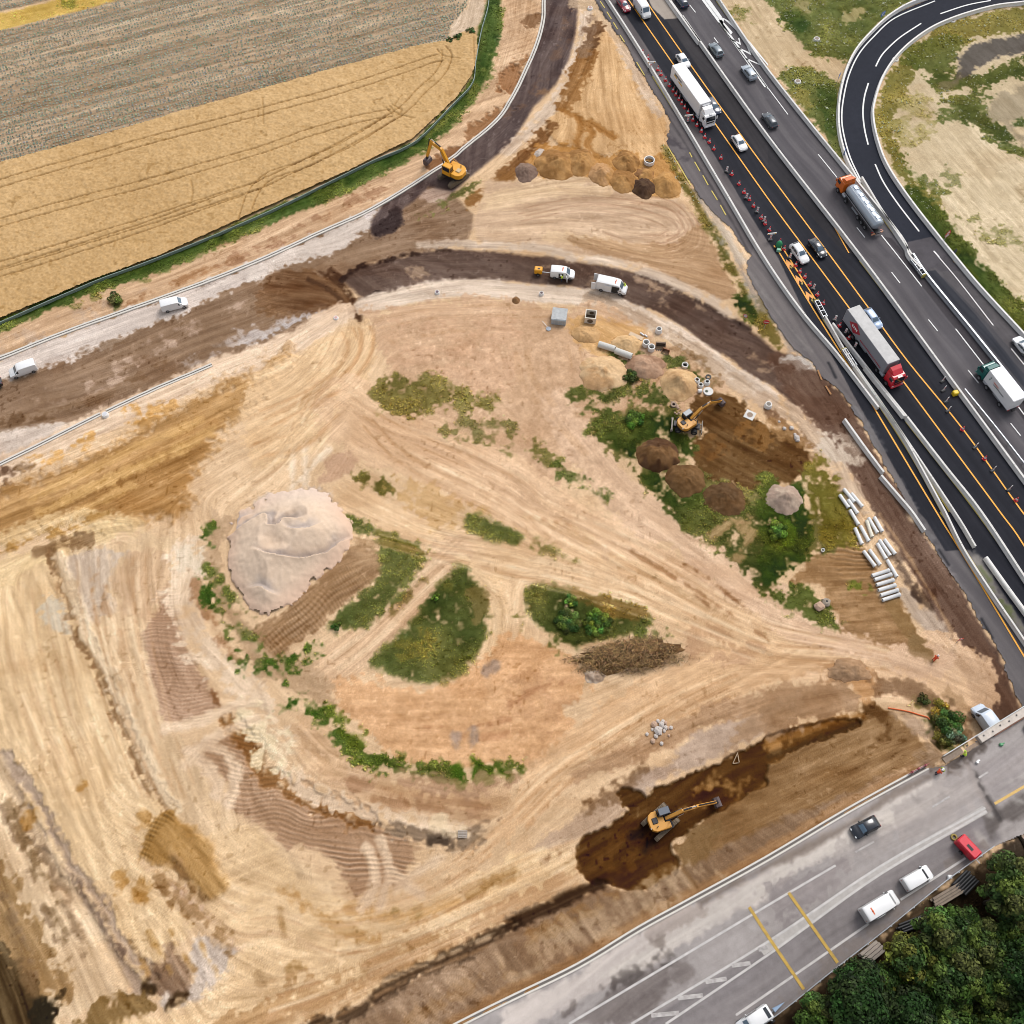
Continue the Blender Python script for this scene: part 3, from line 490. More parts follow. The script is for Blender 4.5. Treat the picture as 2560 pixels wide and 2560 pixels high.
# ------------------------------------------------------------------ right edge: loop interior, verge, fallow
fill(T(20,1560,-250,1600,0,1932,560,1932,-250), (214,190,158), .9, sm=False)
fill(cat(T(30,-900,-300,-500,-200,0,500,640,1340,700,1500,600,1000,560,600,700,330,960,100,1250,-60,1500,-300)), (206,184,152), .95, sm=False, var=8)
GA, GB, GC = (96,106,52), (128,126,72), (74,92,42)
fill(T(30,-520,-60,-180,-60,0,30,150,230,280,370,420,430,600,465,690,360,790,240,930,110,1150,-20,900,-80), (112,118,66), .95, warp=.9, var=14, grass=.8)
fill(T(30,-300,100,-180,40,-60,80,-100,160,-260,180), GB, .8, warp=1.2, grass=.5, patch=.5)
fill(T(30,80,130,170,80,300,140,300,230,220,240), (70,88,38), .7, warp=1, grass=1)
fill(T(30,560,110,700,60,700,130,600,180), (200,180,145), .6, warp=1)
fill(T(30,220,20,300,10,300,110,240,60), (176,158,124), .6, warp=.6)
fill(T(30,70,570,200,520,350,540,510,600,540,700,540,1000,580,1180,500,1150,300,880,180,700), (116,120,68), .95, warp=.9, var=14, grass=.8)
fill(T(30,380,650,530,700,540,1000,470,1030,400,880), (84,98,48), .8, warp=.8, grass=1)
fill(T(30,180,700,320,700,300,860,260,800), (150,138,80), .7, warp=.8, grass=.5)
# inside the loop
LOOP = cat(T(30,2150,-60,1932,30,1700,70,1420,150,1200,250,1000,410,880,590,820,770,805,900,845,1080,920,1260,1080,1500,1320,1810,1400,1932), T(31,1600,240,1932,600,2200,900,2400,-1932))
fill(LOOP, (214,196,166), .97, sm=False, var=9, warp=.1)
fill(T(30,2200,-20,1932,40,1700,75,1420,155,1200,255,1000,415,880,595,830,770,815,900,855,1080,930,1260,1090,1500,1250,1700,1330,1500,1100,1350,1000,1150,960,900,1050,700,1100,620,1200,420,1400,350,1600,280,1932,250,2200,240), (140,130,70), .9, sm=False, warp=1.2, var=12, grass=.7)
fill(T(30,1080,330,1300,280,1450,300,1450,420,1350,620,1200,560,1000,480), (112,116,60), .85, warp=1.2, grass=.8, var=13)
fill(T(30,1270,500,1400,560,1550,560,1800,480,2100,410,2100,640,1850,600,1700,660,1500,680,1300,690,1200,620), (102,106,52), .9, warp=1.4, grass=.9, var=14)
fill(T(30,1280,820,1450,720,1700,720,1660,800,1750,900,1820,1020,1932,1130,2000,1200,1750,1120,1600,950,1400,930,1260,900), (100,108,56), .85, warp=1.6, grass=.8, patch=.75)
fill(T(30,1450,780,1660,860,1750,930,1860,1050,1800,1100,1640,980,1480,930), (86,92,44), .8, warp=1, grass=.9)
fill(T(30,960,850,1150,640,1250,850,1250,1000,1100,1080,1000,1100), (170,158,108), .7, warp=1.6, grass=.3, patch=.6)
fill(T(30,1000,1150,1100,1300,1250,1380,1320,1470,1200,1500,1100,1420), (104,112,60), .7, warp=1.4, grass=.6, patch=.55)
fill(T(30,1430,420,1500,380,1620,320,1932,255,2200,240,2200,400,1932,405,1750,430,1640,470,1540,560,1420,620,1380,640,1440,540), (108,102,96), .95, warp=.7, var=6)
fill(T(30,1280,620,1400,600,1460,560,1440,640,1340,680), (126,116,88), .8, warp=.6)
fill(T(30,1650,830,1720,730,1800,680,1850,700,1880,640,2200,700,2200,900,1932,900,1850,930,1880,1010,1932,1040,1932,1120,1850,1020,1780,940,1680,900), (176,162,138), .95, warp=.7, var=7)
fill(T(30,1830,920,1932,890,2200,860,2200,960,1932,960), (78,92,44), .8, warp=.8, grass=.8)
for q in (T(30,1350,1260,1450,1290,1430,1400,1330,1380), T(30,1200,1500,1330,1460,1300,1500), T(30,1640,1740,1800,1720,1932,1830,1932,1900,1800,1830,1660,1800), T(30,1460,1640,1560,1660,1600,1640)): fill(q, (126,126,80), .7, warp=1.4, grass=.5, patch=.55)
stroke(cat(T(30,1080,1470,1200,1600,1330,1760,1440,1900), T(31,1500,60,1640,200,1800,370,1932,520,2150,800)), 5.0, (88,98,44), .95, warp=.8, grass=1.0, var=13)
# ------------------------------------------------------------------ weeds inside the site
GD, GO = (84,92,44), (120,112,62)
def weeds(q, c=GD, d=.8, p=.75, warp=1.1, op=.9): fill(q, c, op, warp=warp, soft=.7, var=20, grass=d, patch=p)
weeds(T(11,860,1040,920,970,1000,920,1200,890,1310,905,1420,960,1560,990,1560,1060,1400,1120,1250,1200,1050,1180,920,1140), GO, .7, .82)
weeds(T(11,1410,1300,1500,1220,1700,1240,1932,1260,1960,1480,1800,1440,1600,1390,1480,1340), (120,112,68), .5, .55)
weeds(T(11,1450,1150,1560,1100,1780,1060,1760,1140,1600,1160,1480,1180), GO, .4, .5)
weeds(T(11,750,1660,830,1640,1000,1690,1050,1780,1000,1810,880,1790,800,1710), GO, .7, .8)
fill(cat(T(11,1000,1700,1300,1720,1500,1830,1700,1900), T(12,1700,60,1560,120,1300,60)), (196,160,112), .6, warp=1.2, patch=.6)
weeds(T(12,1580,20,1660,20,1800,70,1932,130,1990,180,1980,250,1850,220,1700,180,1590,110), GD, 1.0, 1.0, .5)
weeds(T(22,160,250,200,225,300,270,400,340,500,380,350,340,180,300), GO, .7, .8, .6)
weeds(T(12,680,30,760,40,900,130,1000,160,1150,220,1280,300,1270,380,1200,460,1050,640,900,800,780,880,620,880,580,900,610,790,740,680,880,560,960,420,950,330,900,200,740,130), GD, .9, .92, .8)
fill(T(12,900,150,1000,170,1270,300,1200,320,1050,280,940,230), (130,112,52), .6, warp=.6, grass=.6)
weeds(T(12,1440,470,1520,410,1610,440,1700,600,1760,760,1730,950,1650,1080,1500,1240,1300,1290,1100,1260,950,1180,870,1150,900,1080,1000,1000,1200,790,1340,570), GD, .95, .97, .6)
fill(T(12,1620,560,1720,640,1760,760,1700,860,1600,760), (132,110,74), .55, warp=1.2)
for q in (T(12,1060,960,1300,900,1260,1080,1120,1080), T(12,1340,560,1450,500,1500,620,1380,680)): fill(q, (128,114,52), .5, warp=1.4, patch=.5, grass=.9)
weeds(T(22,110,600,170,560,300,560,450,600,650,640,820,680,960,730,1050,800,1050,860,900,920,750,960,600,990,480,1040,340,940,200,860,110,720), (72,80,34), 1.0, 1.0, .6)
fill(T(22,480,610,800,680,1000,760,900,830,640,740), (128,98,52), .7, warp=.8, grass=.8)
weeds(T(22,260,970,340,960,440,1020,400,1040,280,1020), GD, .6, .6)
weeds(T(22,40,790,80,820,120,900,80,900), GO, .4, .6)
weeds(T(22,920,930,1060,850,1180,880,1170,940,1040,970,940,980), GD, .6, .45)
stroke(T(12,490,1530,570,1630,660,1720,760,1790,860,1850,960,1930), 1.7, (66,88,30), .9, warp=1.0, patch=.72, grass=1, var=12)
stroke(T(12,580,1530,660,1600,760,1680,840,1760), 2.0, (92,104,40), .8, warp=.9, patch=.5, grass=.6)
stroke(cat(T(12,950,1880,1060,1930), T(13,1150,10,1300,20,1440,50)), 2.0, (74,90,34), .9, warp=1.0, patch=.64, grass=1, var=12)
for q in (T(13,1520,60,1540,110), T(13,1530,20,1560,90), T(13,1670,-30,1650,60), T(13,1760,10,1755,70), T(13,1820,10,1900,60)): stroke(q, 1.7, (66,92,20), .9, warp=.5, patch=.85, grass=1)
stroke(cat(T(13,1700,0,1850,-10,1932,0), T(23,0,-20,60,10)), 1.5, (80,96,38), .9, warp=.8, patch=.7, grass=1)
stroke(cat(T(13,1100,80,1350,130,1550,150,1932,70)), 2.4, (170,138,112), .7, warp=.9, patch=.7)
weeds(cat(T(2,1560,420,1680,470,1720,580,1830,650,1932,880), T(12,40,1100,200,1180,280,1200,200,1250,120,1240,0,1160), T(2,1880,1200,1780,1120,1740,1000,1640,780,1560,640)), (84,96,44), .7, .42)
for q in (T(2,1580,130,1600,230), T(2,1550,600,1570,670), T(2,1790,1080,1860,1190), T(12,120,1180,180,1260), T(12,220,1120,280,1200), T(12,330,1110,450,1050), T(12,350,1430,430,1480), T(12,200,1490,250,1510), T(12,280,1460,310,1500)): stroke(q, 2.0, (62,88,28), .85, warp=.8, patch=.55, grass=1)
# right hand weeds around heaps
fill(cat(T(21,600,1230,830,1150,1000,1120,1230,1110,1260,1330,1370,1380,1360,1530,1440,1640,1600,1720,1800,1790,1932,1740), T(31,0,1700,150,1740,280,1640,420,1520,560,1790,600,1932), T(32,640,60,680,230,500,290,330,330,230,410,130,490,0,500), T(22,1800,490,1600,300,1350,130), T(21,1220,1932,1000,1730,850,1560,700,1430)), (112,108,62), .85, warp=1.2, var=18, grass=.55, patch=.82, sm=False)
weeds(T(21,640,1340,740,1290,850,1230,1000,1190,1230,1200,1240,1330,1350,1370,1345,1500,1260,1510,1180,1380,1000,1400,940,1500,975,1640,1130,1620,1180,1760,1300,1810,1450,1780,1490,1890,1500,1990,1350,2010,1180,1900,1000,1700,850,1500,730,1420), (72,84,34), .95, .95, .8)
weeds(T(21,650,1070,760,1010,840,980,860,880,930,860,950,920,860,1020,720,1110), (70,80,34), 1, .95, .6)
weeds(T(21,430,1080,520,990,650,1000,660,1050,600,1060,610,1190,540,1180,560,1100), (92,98,48), .7, .6)
for q in (T(21,900,1040,1010,970,1020,1000,920,1070), T(21,970,1120,1100,1000,1200,1090,1150,1140), T(21,640,1190,750,1160,850,1190,700,1220), T(21,590,1260,660,1240,650,1300), T(21,600,1300,800,1230,830,1260,650,1350), T(21,1150,750,1300,780,1330,830,1230,830), T(21,1370,900,1450,880,1470,940,1400,930), T(21,910,720,1000,730,980,770,900,770), T(21,780,740,880,780,860,860,800,820)): weeds(q, GD, .8, .72)
weeds(T(21,130,1420,220,1400,300,1470,350,1530,300,1520,330,1590,230,1600,150,1500), GO, .7, .7)
stroke(T(21,330,1580,380,1640,480,1670,600,1740,720,1810), 1.6, (84,96,44), .8, warp=1, patch=.5, grass=.8)
weeds(cat(T(22,1180,-30,1500,0,1932,0,1990,400,1932,610,1850,570,1780,480,1650,330,1480,180,1330,120)), (82,88,42), .9, .85)
for q in (T(22,1650,230,1800,60), T(22,1700,350,1830,150), T(22,1520,180,1700,60)): stroke(q, 1.5, (178,148,112), .8, warp=.5, patch=.75)
weeds(cat(T(31,-60,1650,80,1700,150,1760,280,1740), T(32,330,130,260,390,130,480,-40,520,-60,0)), (72,86,30), 1, .92)
fill(T(32,60,80,180,60,200,200,120,260), (98,120,40), .6, warp=1.2, grass=1)
weeds(cat(T(31,280,1640,400,1500,480,1650,560,1800,620,1960), T(32,700,180,640,250,500,260,400,200,380,60,300,0)), (128,114,50), .9, .9)
weeds(T(32,-20,610,150,600,250,550,360,590,400,680,480,740,520,860,380,850,200,750,40,680), (86,96,42), .9, .88)
weeds(T(32,640,560,720,540,760,590,700,600), (112,118,48), .6, .7)
weeds(T(32,1100,1430,1250,1390,1250,1450,1400,1520,1480,1640,1300,1500,1120,1480), (118,108,56), .7, .75)
weeds(T(32,1230,1540,1330,1500,1450,1560,1520,1680,1420,1780,1300,1790,1230,1700), (84,84,44), .9, .9)
# verge between site and motorway
weeds(cat(T(20,1150,1120,1210,1180,1280,1330,1400,1480,1480,1640,1580,1760,1660,1960), T(21,1750,190,1880,420,1960,520,1960,620,1850,530,1650,370,1720,300,1690,200,1580,60), T(20,1540,1880,1480,1760,1340,1520,1270,1400)), (112,104,54), .9, .92, .6)
weeds(T(21,1650,370,1700,300,1800,320,1880,420,1940,560,1850,520,1740,420), (78,88,38), 1, .95)
fill(cat(T(20,1400,1490,1500,1520,1650,1760,1760,1960), T(21,1700,80,1900,480,1840,420,1700,100,1640,-60)), (196,182,166), .8, sm=False, warp=.4)
fill(T(31,-60,300,60,520,110,700,0,640,-80,540), (128,112,62), .9, warp=.7, grass=.8)
# grassy verge by the field
fill(cat(T(10,1900,-250,1850,0,1840,130,1850,270,1750,560,1600,780,1380,1020,1130,1190,800,1340,550,1500,300,1570,50,1690), T(1,1430,0,1150,110,850,200,500,320,0,540,-300,680,-300,600,0,490,700,190,1230,0), T(10,300,1490,700,1310,1180,1070,1500,770,1630,590,1660,300,1690,160,1740,0,1770,-250)), (78,94,44), .97, warp=.35, var=14, grass=1, sm=False)
fill(T(10,1720,180,1850,250,1740,560,1500,800,1600,620), (104,112,58), .6, warp=1, grass=1)
fill(T(1,830,330,900,300,920,330,890,400,850,370), (74,84,44), .9, warp=.5, grass=1)
for q in (T(1,940,220,1040,190,1100,180), T(1,560,370,640,340,720,310)): stroke(q, 1.2, (128,122,72), .7, warp=.6, patch=.5, grass=.5)
for q in (T(10,1340,1560,1400,1520,1450,1560,1370,1590), T(10,1450,1490,1560,1440,1640,1380,1620,1440,1500,1510), T(10,1240,1640,1340,1580,1330,1600)): weeds(q, (110,108,62), .6, .7)
# pale headland beside the cabbages, and the strips of the upper fields
fill(T(10,1460,330,1470,190,1540,100,1600,20,1620,-250,1790,-250,1740,0,1700,160,1600,230,1480,320), (212,190,166), .97, warp=.4, var=7)
fill(T(0,-400,220,0,100,400,0,700,-90,1500,-330,1800,-330,900,0,0,235,-400,340), (212,180,106), .95, warp=.4, var=12, grass=.25)
weeds(T(0,420,20,600,-20,720,0,620,40,480,50), (130,128,62), .6, .5)
CABB = cat(T(0,-400,340,0,235,900,0,1800,-250), T(10,1620,-250,1600,30,1540,110,1470,190,1450,330,1240,360,0,700), T(0,0,1250,-400,1360))
CABB2 = T(0,-400,200,0,90,380,0,1200,-250,-400,-250)
for q in (CABB, CABB2): fill(q, (186,164,138), .97, warp=.2, var=6, sm=False, dirp=T(0,0,1250,1932,740), L=40, wd=1.6, amp=17)
for q in (T(0,0,475,1932,20), T(0,0,440,1932,-20), T(0,0,1010,1932,490), T(0,0,1100,1932,560), T(0,0,930,1932,400)): stroke(q, .8, (212,188,160), .7, warp=.1)
stroke(cat(T(10,1250,350,1350,330,1460,320)), 1.6, (216,196,170), .9, warp=.3)
WHEAT = cat(T(0,-400,1360,0,1255), T(10,0,705,1240,362,1440,330,1500,300,1600,260,1660,270,1660,420,1625,570,1500,750,1180,1050,700,1290,300,1465,0,1600), T(1,1230,-10,700,180,0,475,-400,640))
fill(WHEAT, (150,128,72), 1, warp=.1, sm=False)
# bare strip left of the motorway
fill(cat(T(20,1340,1390,1480,1640,1640,1932), T(21,1720,60,1900,350,1932,410), T(31,120,560,260,740,160,730,0,420), T(21,1850,420,1700,60,1560,-100), T(20,1420,1480)), (150,142,138), .6, sm=False, warp=.5)

# strip below the guard rail, under the wood
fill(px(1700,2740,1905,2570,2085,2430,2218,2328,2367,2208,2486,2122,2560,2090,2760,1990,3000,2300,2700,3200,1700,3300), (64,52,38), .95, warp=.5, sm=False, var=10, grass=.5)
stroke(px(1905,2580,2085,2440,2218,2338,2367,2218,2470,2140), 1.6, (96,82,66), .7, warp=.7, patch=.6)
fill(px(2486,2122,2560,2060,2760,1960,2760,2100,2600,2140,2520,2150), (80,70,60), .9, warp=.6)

# browner ground towards the bridge, grey stony apron along the cutting
fill(T(32,880,1300,1000,1240,1180,1310,1330,1400,1490,1510,1600,1640,1560,1760,1480,1700,1380,1560,1240,1500,1100,1440,960,1400), (150,122,96), .8, warp=1.0, var=11)
fill(T(32,1250,1390,1400,1430,1520,1520,1580,1640,1500,1720,1420,1600,1320,1500), (128,104,78), .7, warp=.9, patch=.6)
fill(T(32,1020,1050,1130,900,1230,1060,1250,1110,1180,1130), (142,118,86), .7, warp=.8)
fill(cat(T(32,0,1420,300,1330,600,1290,680,1380,640,1470,400,1540,120,1620,-60,1680), T(22,1800,1740,1600,1840,1700,1650)), (172,142,113), .75, warp=.9, dirp=T(32,0,1560,600,1380), amp=10, sm=False)
fill(T(31,600,1480,560,1300,480,1200,380,1080,250,960,150,880,60,800,200,800,330,900,430,1040,560,1250,700,1500), (120,98,84), .6, warp=1)
# more wheel marks over the middle of the site
_mr = random.Random(21)
def mk(q, w_=.5, pale=False, op=.6, patch=.66):
    q = np.array(q, float); j = _mr.uniform(-16, 16); q = q + np.array([j * .6, j]); n_ = len(q)
    if n_ > 3 and _mr.random() < .6: a_ = _mr.randrange(0, n_ - 2); q = q[a_:a_ + _mr.randrange(3, n_ + 1)]
    if _mr.random() < .45: ruts(q, 1.9, (238,214,182) if pale else (188,152,116), op * .62, .34, -.03, patch=patch)
    else: stroke(q, w_ * _mr.uniform(.5, 1.7), (240,216,184) if pale else (190,154,118), op * .5, warp=.15, soft=.25, patch=patch, amp=4)
for k in range(12):
    o = k * 38 - 120
    mk(cat(T(11,760 + o * .3,1120 + o * .5,1100 + o * .2,1360 + o * .7,1932,1740 + o * .8), T(22,320,-40 + 100 + o * .8,900,330 + o * .8,1500,690 + o * .7,1932,900 + o * .5), T(32,500,1010 + o * .25,900,1090 + o * .2)), .45, k % 3 == 0)
for k in range(8):
    o = k * 36 - 100
    mk(cat(T(12,900,60 + o,1300,200 + o * .7,1932,370 + o * .6), T(22,500,500 + o * .6,1000,660 + o * .6,1500,860 + o * .5,1932,1040 + o * .4)), .45, k % 2 == 0)
for k in range(10):
    o = k * 34
    mk(cat(T(32,700 - o * .3,1080 + o * .6,200,1150 + o * .5), T(22,1500,1250 + o * .9,1000,1480 + o * 1.0,600,1720 + o,300,1932 + o * .5), T(13,1800 + o * .2,420 + o * .5,1500,720 + o * .6,1200,900 + o * .5)), .5, k % 3 == 1)
for k in range(12):
    o = k * 40
    mk(cat(T(3,900 + o * .2,200 + o * 1.6,1300 + o * .3,560 + o * 1.2,1750,980 + o * .8), T(13,150,1050 + o * .5,600,1120 + o * .9,1100,1040 + o * .9,1700,800 + o * .9)), .5, k % 2 == 0)
for k in range(12):
    o = k * 46
    mk(T(2,560 + o,320 + o * .1,600 + o * .95,700,720 + o * .85,1200,900 + o * .75,1700,1080 + o * .7,2100), .5, k % 2 == 0, .55)
for k in range(10):
    o = k * 44
    mk(T(2,20 + o,520,60 + o * 1.1,1000,180 + o * 1.1,1500,350 + o * 1.15,1950), .6, k % 2 == 1, .5, .6)
for k in range(14):
    o = k * 40
    mk(T(13,100,1700 + o * .7,600,1540 + o * .6,1100,1330 + o * .5,1932,960 + o * .55), .5, k % 3 == 0, .6)
for k in range(9):
    o = k * 30
    mk(T(23,-60,760 + o * 1.3,250,640 + o * 1.3,480,560 + o), .5, k % 2 == 0, .6)
for k in range(9):
    o = k * 70
    mk(T(11,740 - o * .2,520,720 - o * .3,680,560 - o * .3,900 + o * .2,200,1080 + o * .8,-60,1180 + o), .5, k % 2 == 0, .6)
for q in (T(21,120,420,700,400,1000,540,1300,760), T(21,0,460,600,450,950,600), T(11,900,480,1400,400,1932,380), T(11,930,540,1400,460,1932,440), T(11,1000,620,1300,560,1600,520), T(21,100,700,140,900,300,1100), T(21,40,760,80,960,260,1180,560,1500), T(21,480,700,520,900)): mk(q, .7, False, .6)

stroke(cat(T(10,1800,60,1790,200,1760,400,1700,600,1580,760,1380,980,1150,1160,850,1310,550,1470,300,1560,50,1670), T(1,1330,20,1000,140,600,270,0,530)), 3.2, (92,108,52), .9, warp=.7, grass=1, var=16)
stroke(cat(T(10,1800,300,1700,600,1500,850,1200,1120), ), 1.2, (132,132,74), .6, warp=.6, grass=.9, patch=.55)

FAN = T(3,1060,640,1100,520,1180,400,1280,320,1330,380,1460,470,1590,560,1640,740,1700,880,1580,990,1440,880,1330,760,1220,750,1110,720)
fill(FAN, (176,140,92), .9, warp=.4, soft=.8, dirp=T(3,1250,480,1560,950), L=9, amp=16)
fill(T(3,1060,640,1100,510,1180,400,1280,310,1310,370,1210,460,1150,580,1150,700), (152,118,72), .7, warp=.5)
ribs(T(3,1040,660,1090,500,1180,380,1280,290,1320,370,1210,470,1150,600,1170,720), T(3,1090,500,1210,560), .62, .08, 18)
stroke(T(3,1300,690,1420,850,1540,990), 1.0, (140,108,74), .7, warp=.4, patch=.62)
stroke(T(3,1230,850,1330,980,1480,1110,1620,1230,1710,1330), 1.7, (150,118,82), .75, warp=.7, patch=.62)
for q in (T(2,1420,1800,1600,1720,1720,1650,1932,1560), T(2,1550,1740,1700,1820,1780,1932), T(3,1780,0,1770,120,1720,260), T(3,1590,10,1650,110,1640,220), T(2,1240,1640,1500,1580,1750,1470,1900,1440), T(13,830,590,880,700,900,850,860,960,800,1050), T(13,930,540,1000,720,990,880,940,1050), T(13,1010,760,1130,880,1250,950)): ruts(q, .8, (232,206,178), .6, .55, 0) if False else stroke(q, 1.3, (226,200,172), .8, warp=.25)
ROUGH = [(T(21,-60,440,300,420,600,520,600,800,480,1000,620,1250,700,1500,950,1800,900,1932,500,1932,0,1500), .9), (cat(T(11,1000,520,1500,430,1932,420), T(21,0,440,0,1500), T(11,1932,1600,1600,1350,1300,1200,900,1100,950,800)), .9), (cat(T(12,560,1260,1200,1330,1700,1130,1932,900), T(22,300,1000,560,1250,350,1450,430,1750,250,1932), T(13,1500,20,1050,-60), T(12,620,1480)), .85), (T(32,180,560,640,240,800,420,1100,900,1200,1060,900,1000,470,720), .6), (cat(T(22,600,1850,1300,1560,1932,1330), T(32,650,1400,0,1690), T(23,1080,120,450,460)), .6), (cat(T(2,1560,60,1830,60,1690,420,1932,830), T(12,300,1060,560,1300,600,1480,300,1350,0,1250), T(2,1740,900,1560,400)), .8)]
# ------------------------------------------------------------------ materials
MATS = {}
def mat(name, rgb=(200,200,200), rough=.6, metal=0, noise=.0, nscale=3.0, coat=0, bump=0, albedo=None):
    if name in MATS: return MATS[name]
    m = bpy.data.materials.new(name); m.use_nodes = True; n = m.node_tree; b = n.nodes['Principled BSDF']
    c = tuple(float(v) for v in (albedo if albedo is not None else alb(rgb)))
    b.inputs['Base Color'].default_value = (*c, 1); b.inputs['Roughness'].default_value = rough; b.inputs['Metallic'].default_value = metal
    if coat: b.inputs['Coat Weight'].default_value = coat
    if noise:
        tc = n.nodes.new('ShaderNodeTexCoord'); tx = n.nodes.new('ShaderNodeTexNoise'); tx.inputs['Scale'].default_value = nscale; tx.inputs['Detail'].default_value = 6; tx.inputs['Roughness'].default_value = .7
        mr = n.nodes.new('ShaderNodeMapRange'); mr.inputs[1].default_value = .25; mr.inputs[2].default_value = .75; mr.inputs[3].default_value = 1 - noise; mr.inputs[4].default_value = 1 + noise
        mx = n.nodes.new('ShaderNodeMix'); mx.data_type = 'RGBA'; mx.blend_type = 'MULTIPLY'; mx.inputs[0].default_value = 1; mx.inputs[6].default_value = (*c, 1)
        n.links.new(tc.outputs['Object'], tx.inputs['Vector']); n.links.new(tx.outputs[0], mr.inputs[0]); n.links.new(mr.outputs[0], mx.inputs[7]); n.links.new(mx.outputs[2], b.inputs['Base Color'])
        if bump:
            bp = n.nodes.new('ShaderNodeBump'); bp.inputs['Strength'].default_value = bump; bp.inputs['Distance'].default_value = .1; n.links.new(tx.outputs[0], bp.inputs['Height']); n.links.new(bp.outputs[0], b.inputs['Normal'])
    MATS[name] = m; return m
def soil(name, amp=.13, sc=3.0, bump=.35, rough=.95):
    """ground material: the 'Col' attribute carries the soil colour, noise adds grain, crumbs and small stones"""
    if name in MATS: return MATS[name]
    m = bpy.data.materials.new(name); m.use_nodes = True; n = m.node_tree; b = n.nodes['Principled BSDF']; L = n.links.new
    b.inputs['Roughness'].default_value = rough; b.inputs['Specular IOR Level'].default_value = .15
    at = n.nodes.new('ShaderNodeAttribute'); at.attribute_name = 'Col'
    tc = n.nodes.new('ShaderNodeTexCoord')
    def nz(scale, det, lo, hi):
        t = n.nodes.new('ShaderNodeTexNoise'); t.inputs['Scale'].default_value = scale; t.inputs['Detail'].default_value = det; t.inputs['Roughness'].default_value = .75
        r = n.nodes.new('ShaderNodeMapRange'); r.inputs[1].default_value = .3; r.inputs[2].default_value = .7; r.inputs[3].default_value = lo; r.inputs[4].default_value = hi
        L(tc.outputs['Object'], t.inputs['Vector']); L(t.outputs[0], r.inputs[0]); return t, r
    t1, r1 = nz(sc, 8, 1 - amp, 1 + amp); t2, r2 = nz(.35, 5, 1 - amp * .45, 1 + amp * .45); t3, r3 = nz(sc * 3.1, 3, 1 - amp * .9, 1 + amp * .9)
    mq = n.nodes.new('ShaderNodeMath'); mq.operation = 'MULTIPLY'; L(r1.outputs[0], mq.inputs[0]); L(r3.outputs[0], mq.inputs[1])
    mu = n.nodes.new('ShaderNodeMath'); mu.operation = 'MULTIPLY'; L(mq.outputs[0], mu.inputs[0]); L(r2.outputs[0], mu.inputs[1])
    mx = n.nodes.new('ShaderNodeMix'); mx.data_type = 'RGBA'; mx.blend_type = 'MULTIPLY'; mx.inputs[0].default_value = 1
    L(at.outputs['Color'], mx.inputs[6]); L(mu.outputs[0], mx.inputs[7]); L(mx.outputs[2], b.inputs['Base Color'])
    bp = n.nodes.new('ShaderNodeBump'); bp.inputs['Strength'].default_value = bump; bp.inputs['Distance'].default_value = .12; L(t1.outputs[0], bp.inputs['Height']); L(bp.outputs[0], b.inputs['Normal'])
    MATS[name] = m; return m
# ------------------------------------------------------------------ mesh helpers
def np_mesh(name, v, f, m, col=None, smoothed=True, parent=None):
    me = bpy.data.meshes.new(name); v = np.asarray(v, np.float32); f = np.asarray(f, np.int32); nf, kk = f.shape
    me.vertices.add(len(v)); me.vertices.foreach_set('co', v.ravel())
    me.loops.add(nf * kk); me.loops.foreach_set('vertex_index', f.ravel())
    me.polygons.add(nf); me.polygons.foreach_set('loop_start', np.arange(nf, dtype=np.int32) * kk)
    if smoothed: me.polygons.foreach_set('use_smooth', np.ones(nf, bool))
    me.update(calc_edges=True)
    if col is not None:
        a = me.attributes.new('Col', 'FLOAT_COLOR', 'POINT'); a.data.foreach_set('color', np.concatenate([col, np.ones((len(v), 1))], 1).astype(np.float32).ravel())
    me.materials.append(m)
    o = bpy.data.objects.new(name, me); COLL.objects.link(o)
    if parent: o.parent = parent
    return o
def tag(o, label=None, cat=None, group=None, kind=None):
    if label: o['label'] = label
    if cat: o['category'] = cat
    if group: o['group'] = group
    if kind: o['kind'] = kind
    return o
# ------------------------------------------------------------------ ground mesh
def raster_mesh(name, mask, zarr, colarr, m, skirt=None):
    idx = np.full((NY, NX), -1, np.int64)
    cell = mask[:-1, :-1] & mask[1:, :-1] & mask[:-1, 1:] & mask[1:, 1:]
    use = np.zeros((NY, NX), bool); use[:-1, :-1] |= cell; use[1:, :-1] |= cell; use[:-1, 1:] |= cell; use[1:, 1:] |= cell
    idx[use] = np.arange(use.sum())
    v = np.stack([MX[use], MY[use], zarr[use]], 1)
    j, i = np.nonzero(cell)
    f = np.stack([idx[j, i], idx[j, i + 1], idx[j + 1, i + 1], idx[j + 1, i]], 1)
    return np_mesh(name, v, f, m, alb(np.clip(colarr[use], 8, 250)))
# ------------------------------------------------------------------ paved roads: painted on the same raster, one mesh each
MW = cat(T(20,520,-200, 620,0, 800,280, 870,350, 930,470, 1110,760, 1185,900, 1170,1050, 1200,1130, 1360,1400, 1500,1590, 1650,1730, 1800,1932), T(21,1760,100, 1850,280, 1932,420), T(31,60,520, 150,660, 240,740, 330,800, 400,900, 550,1030, 700,1260, 880,1590, 1000,1800, 1120,1990), T(32,1190,150, 1260,290, 1360,450, 1480,620, 1560,780, 1740,1040, 1850,1350, 2100,1800, 2600,2400), T(32,3300,1200), T(31,2600,1300, 1932,600, 1600,240, 1380,0), T(30,1400,1932, 1200,1720, 1000,1560, 720,1385, 640,1345, 0,515), T(20,1932,548, 1540,-10, 1400,-200))
RAMP = cat(T(30,2300,-260, 1900,-190, 1500,-100, 1180,10, 940,120, 770,265, 655,405, 580,570, 540,740, 530,880, 545,1020, 600,1200, 700,1390, 870,1640, 1080,1930), T(31,1180,130, 1420,-60), T(30,1390,1932, 1290,1800, 1055,1500, 900,1260, 830,1080, 795,900, 808,770, 875,570, 1005,390, 1200,235, 1420,135, 1700,52, 1932,22, 2300,-30))
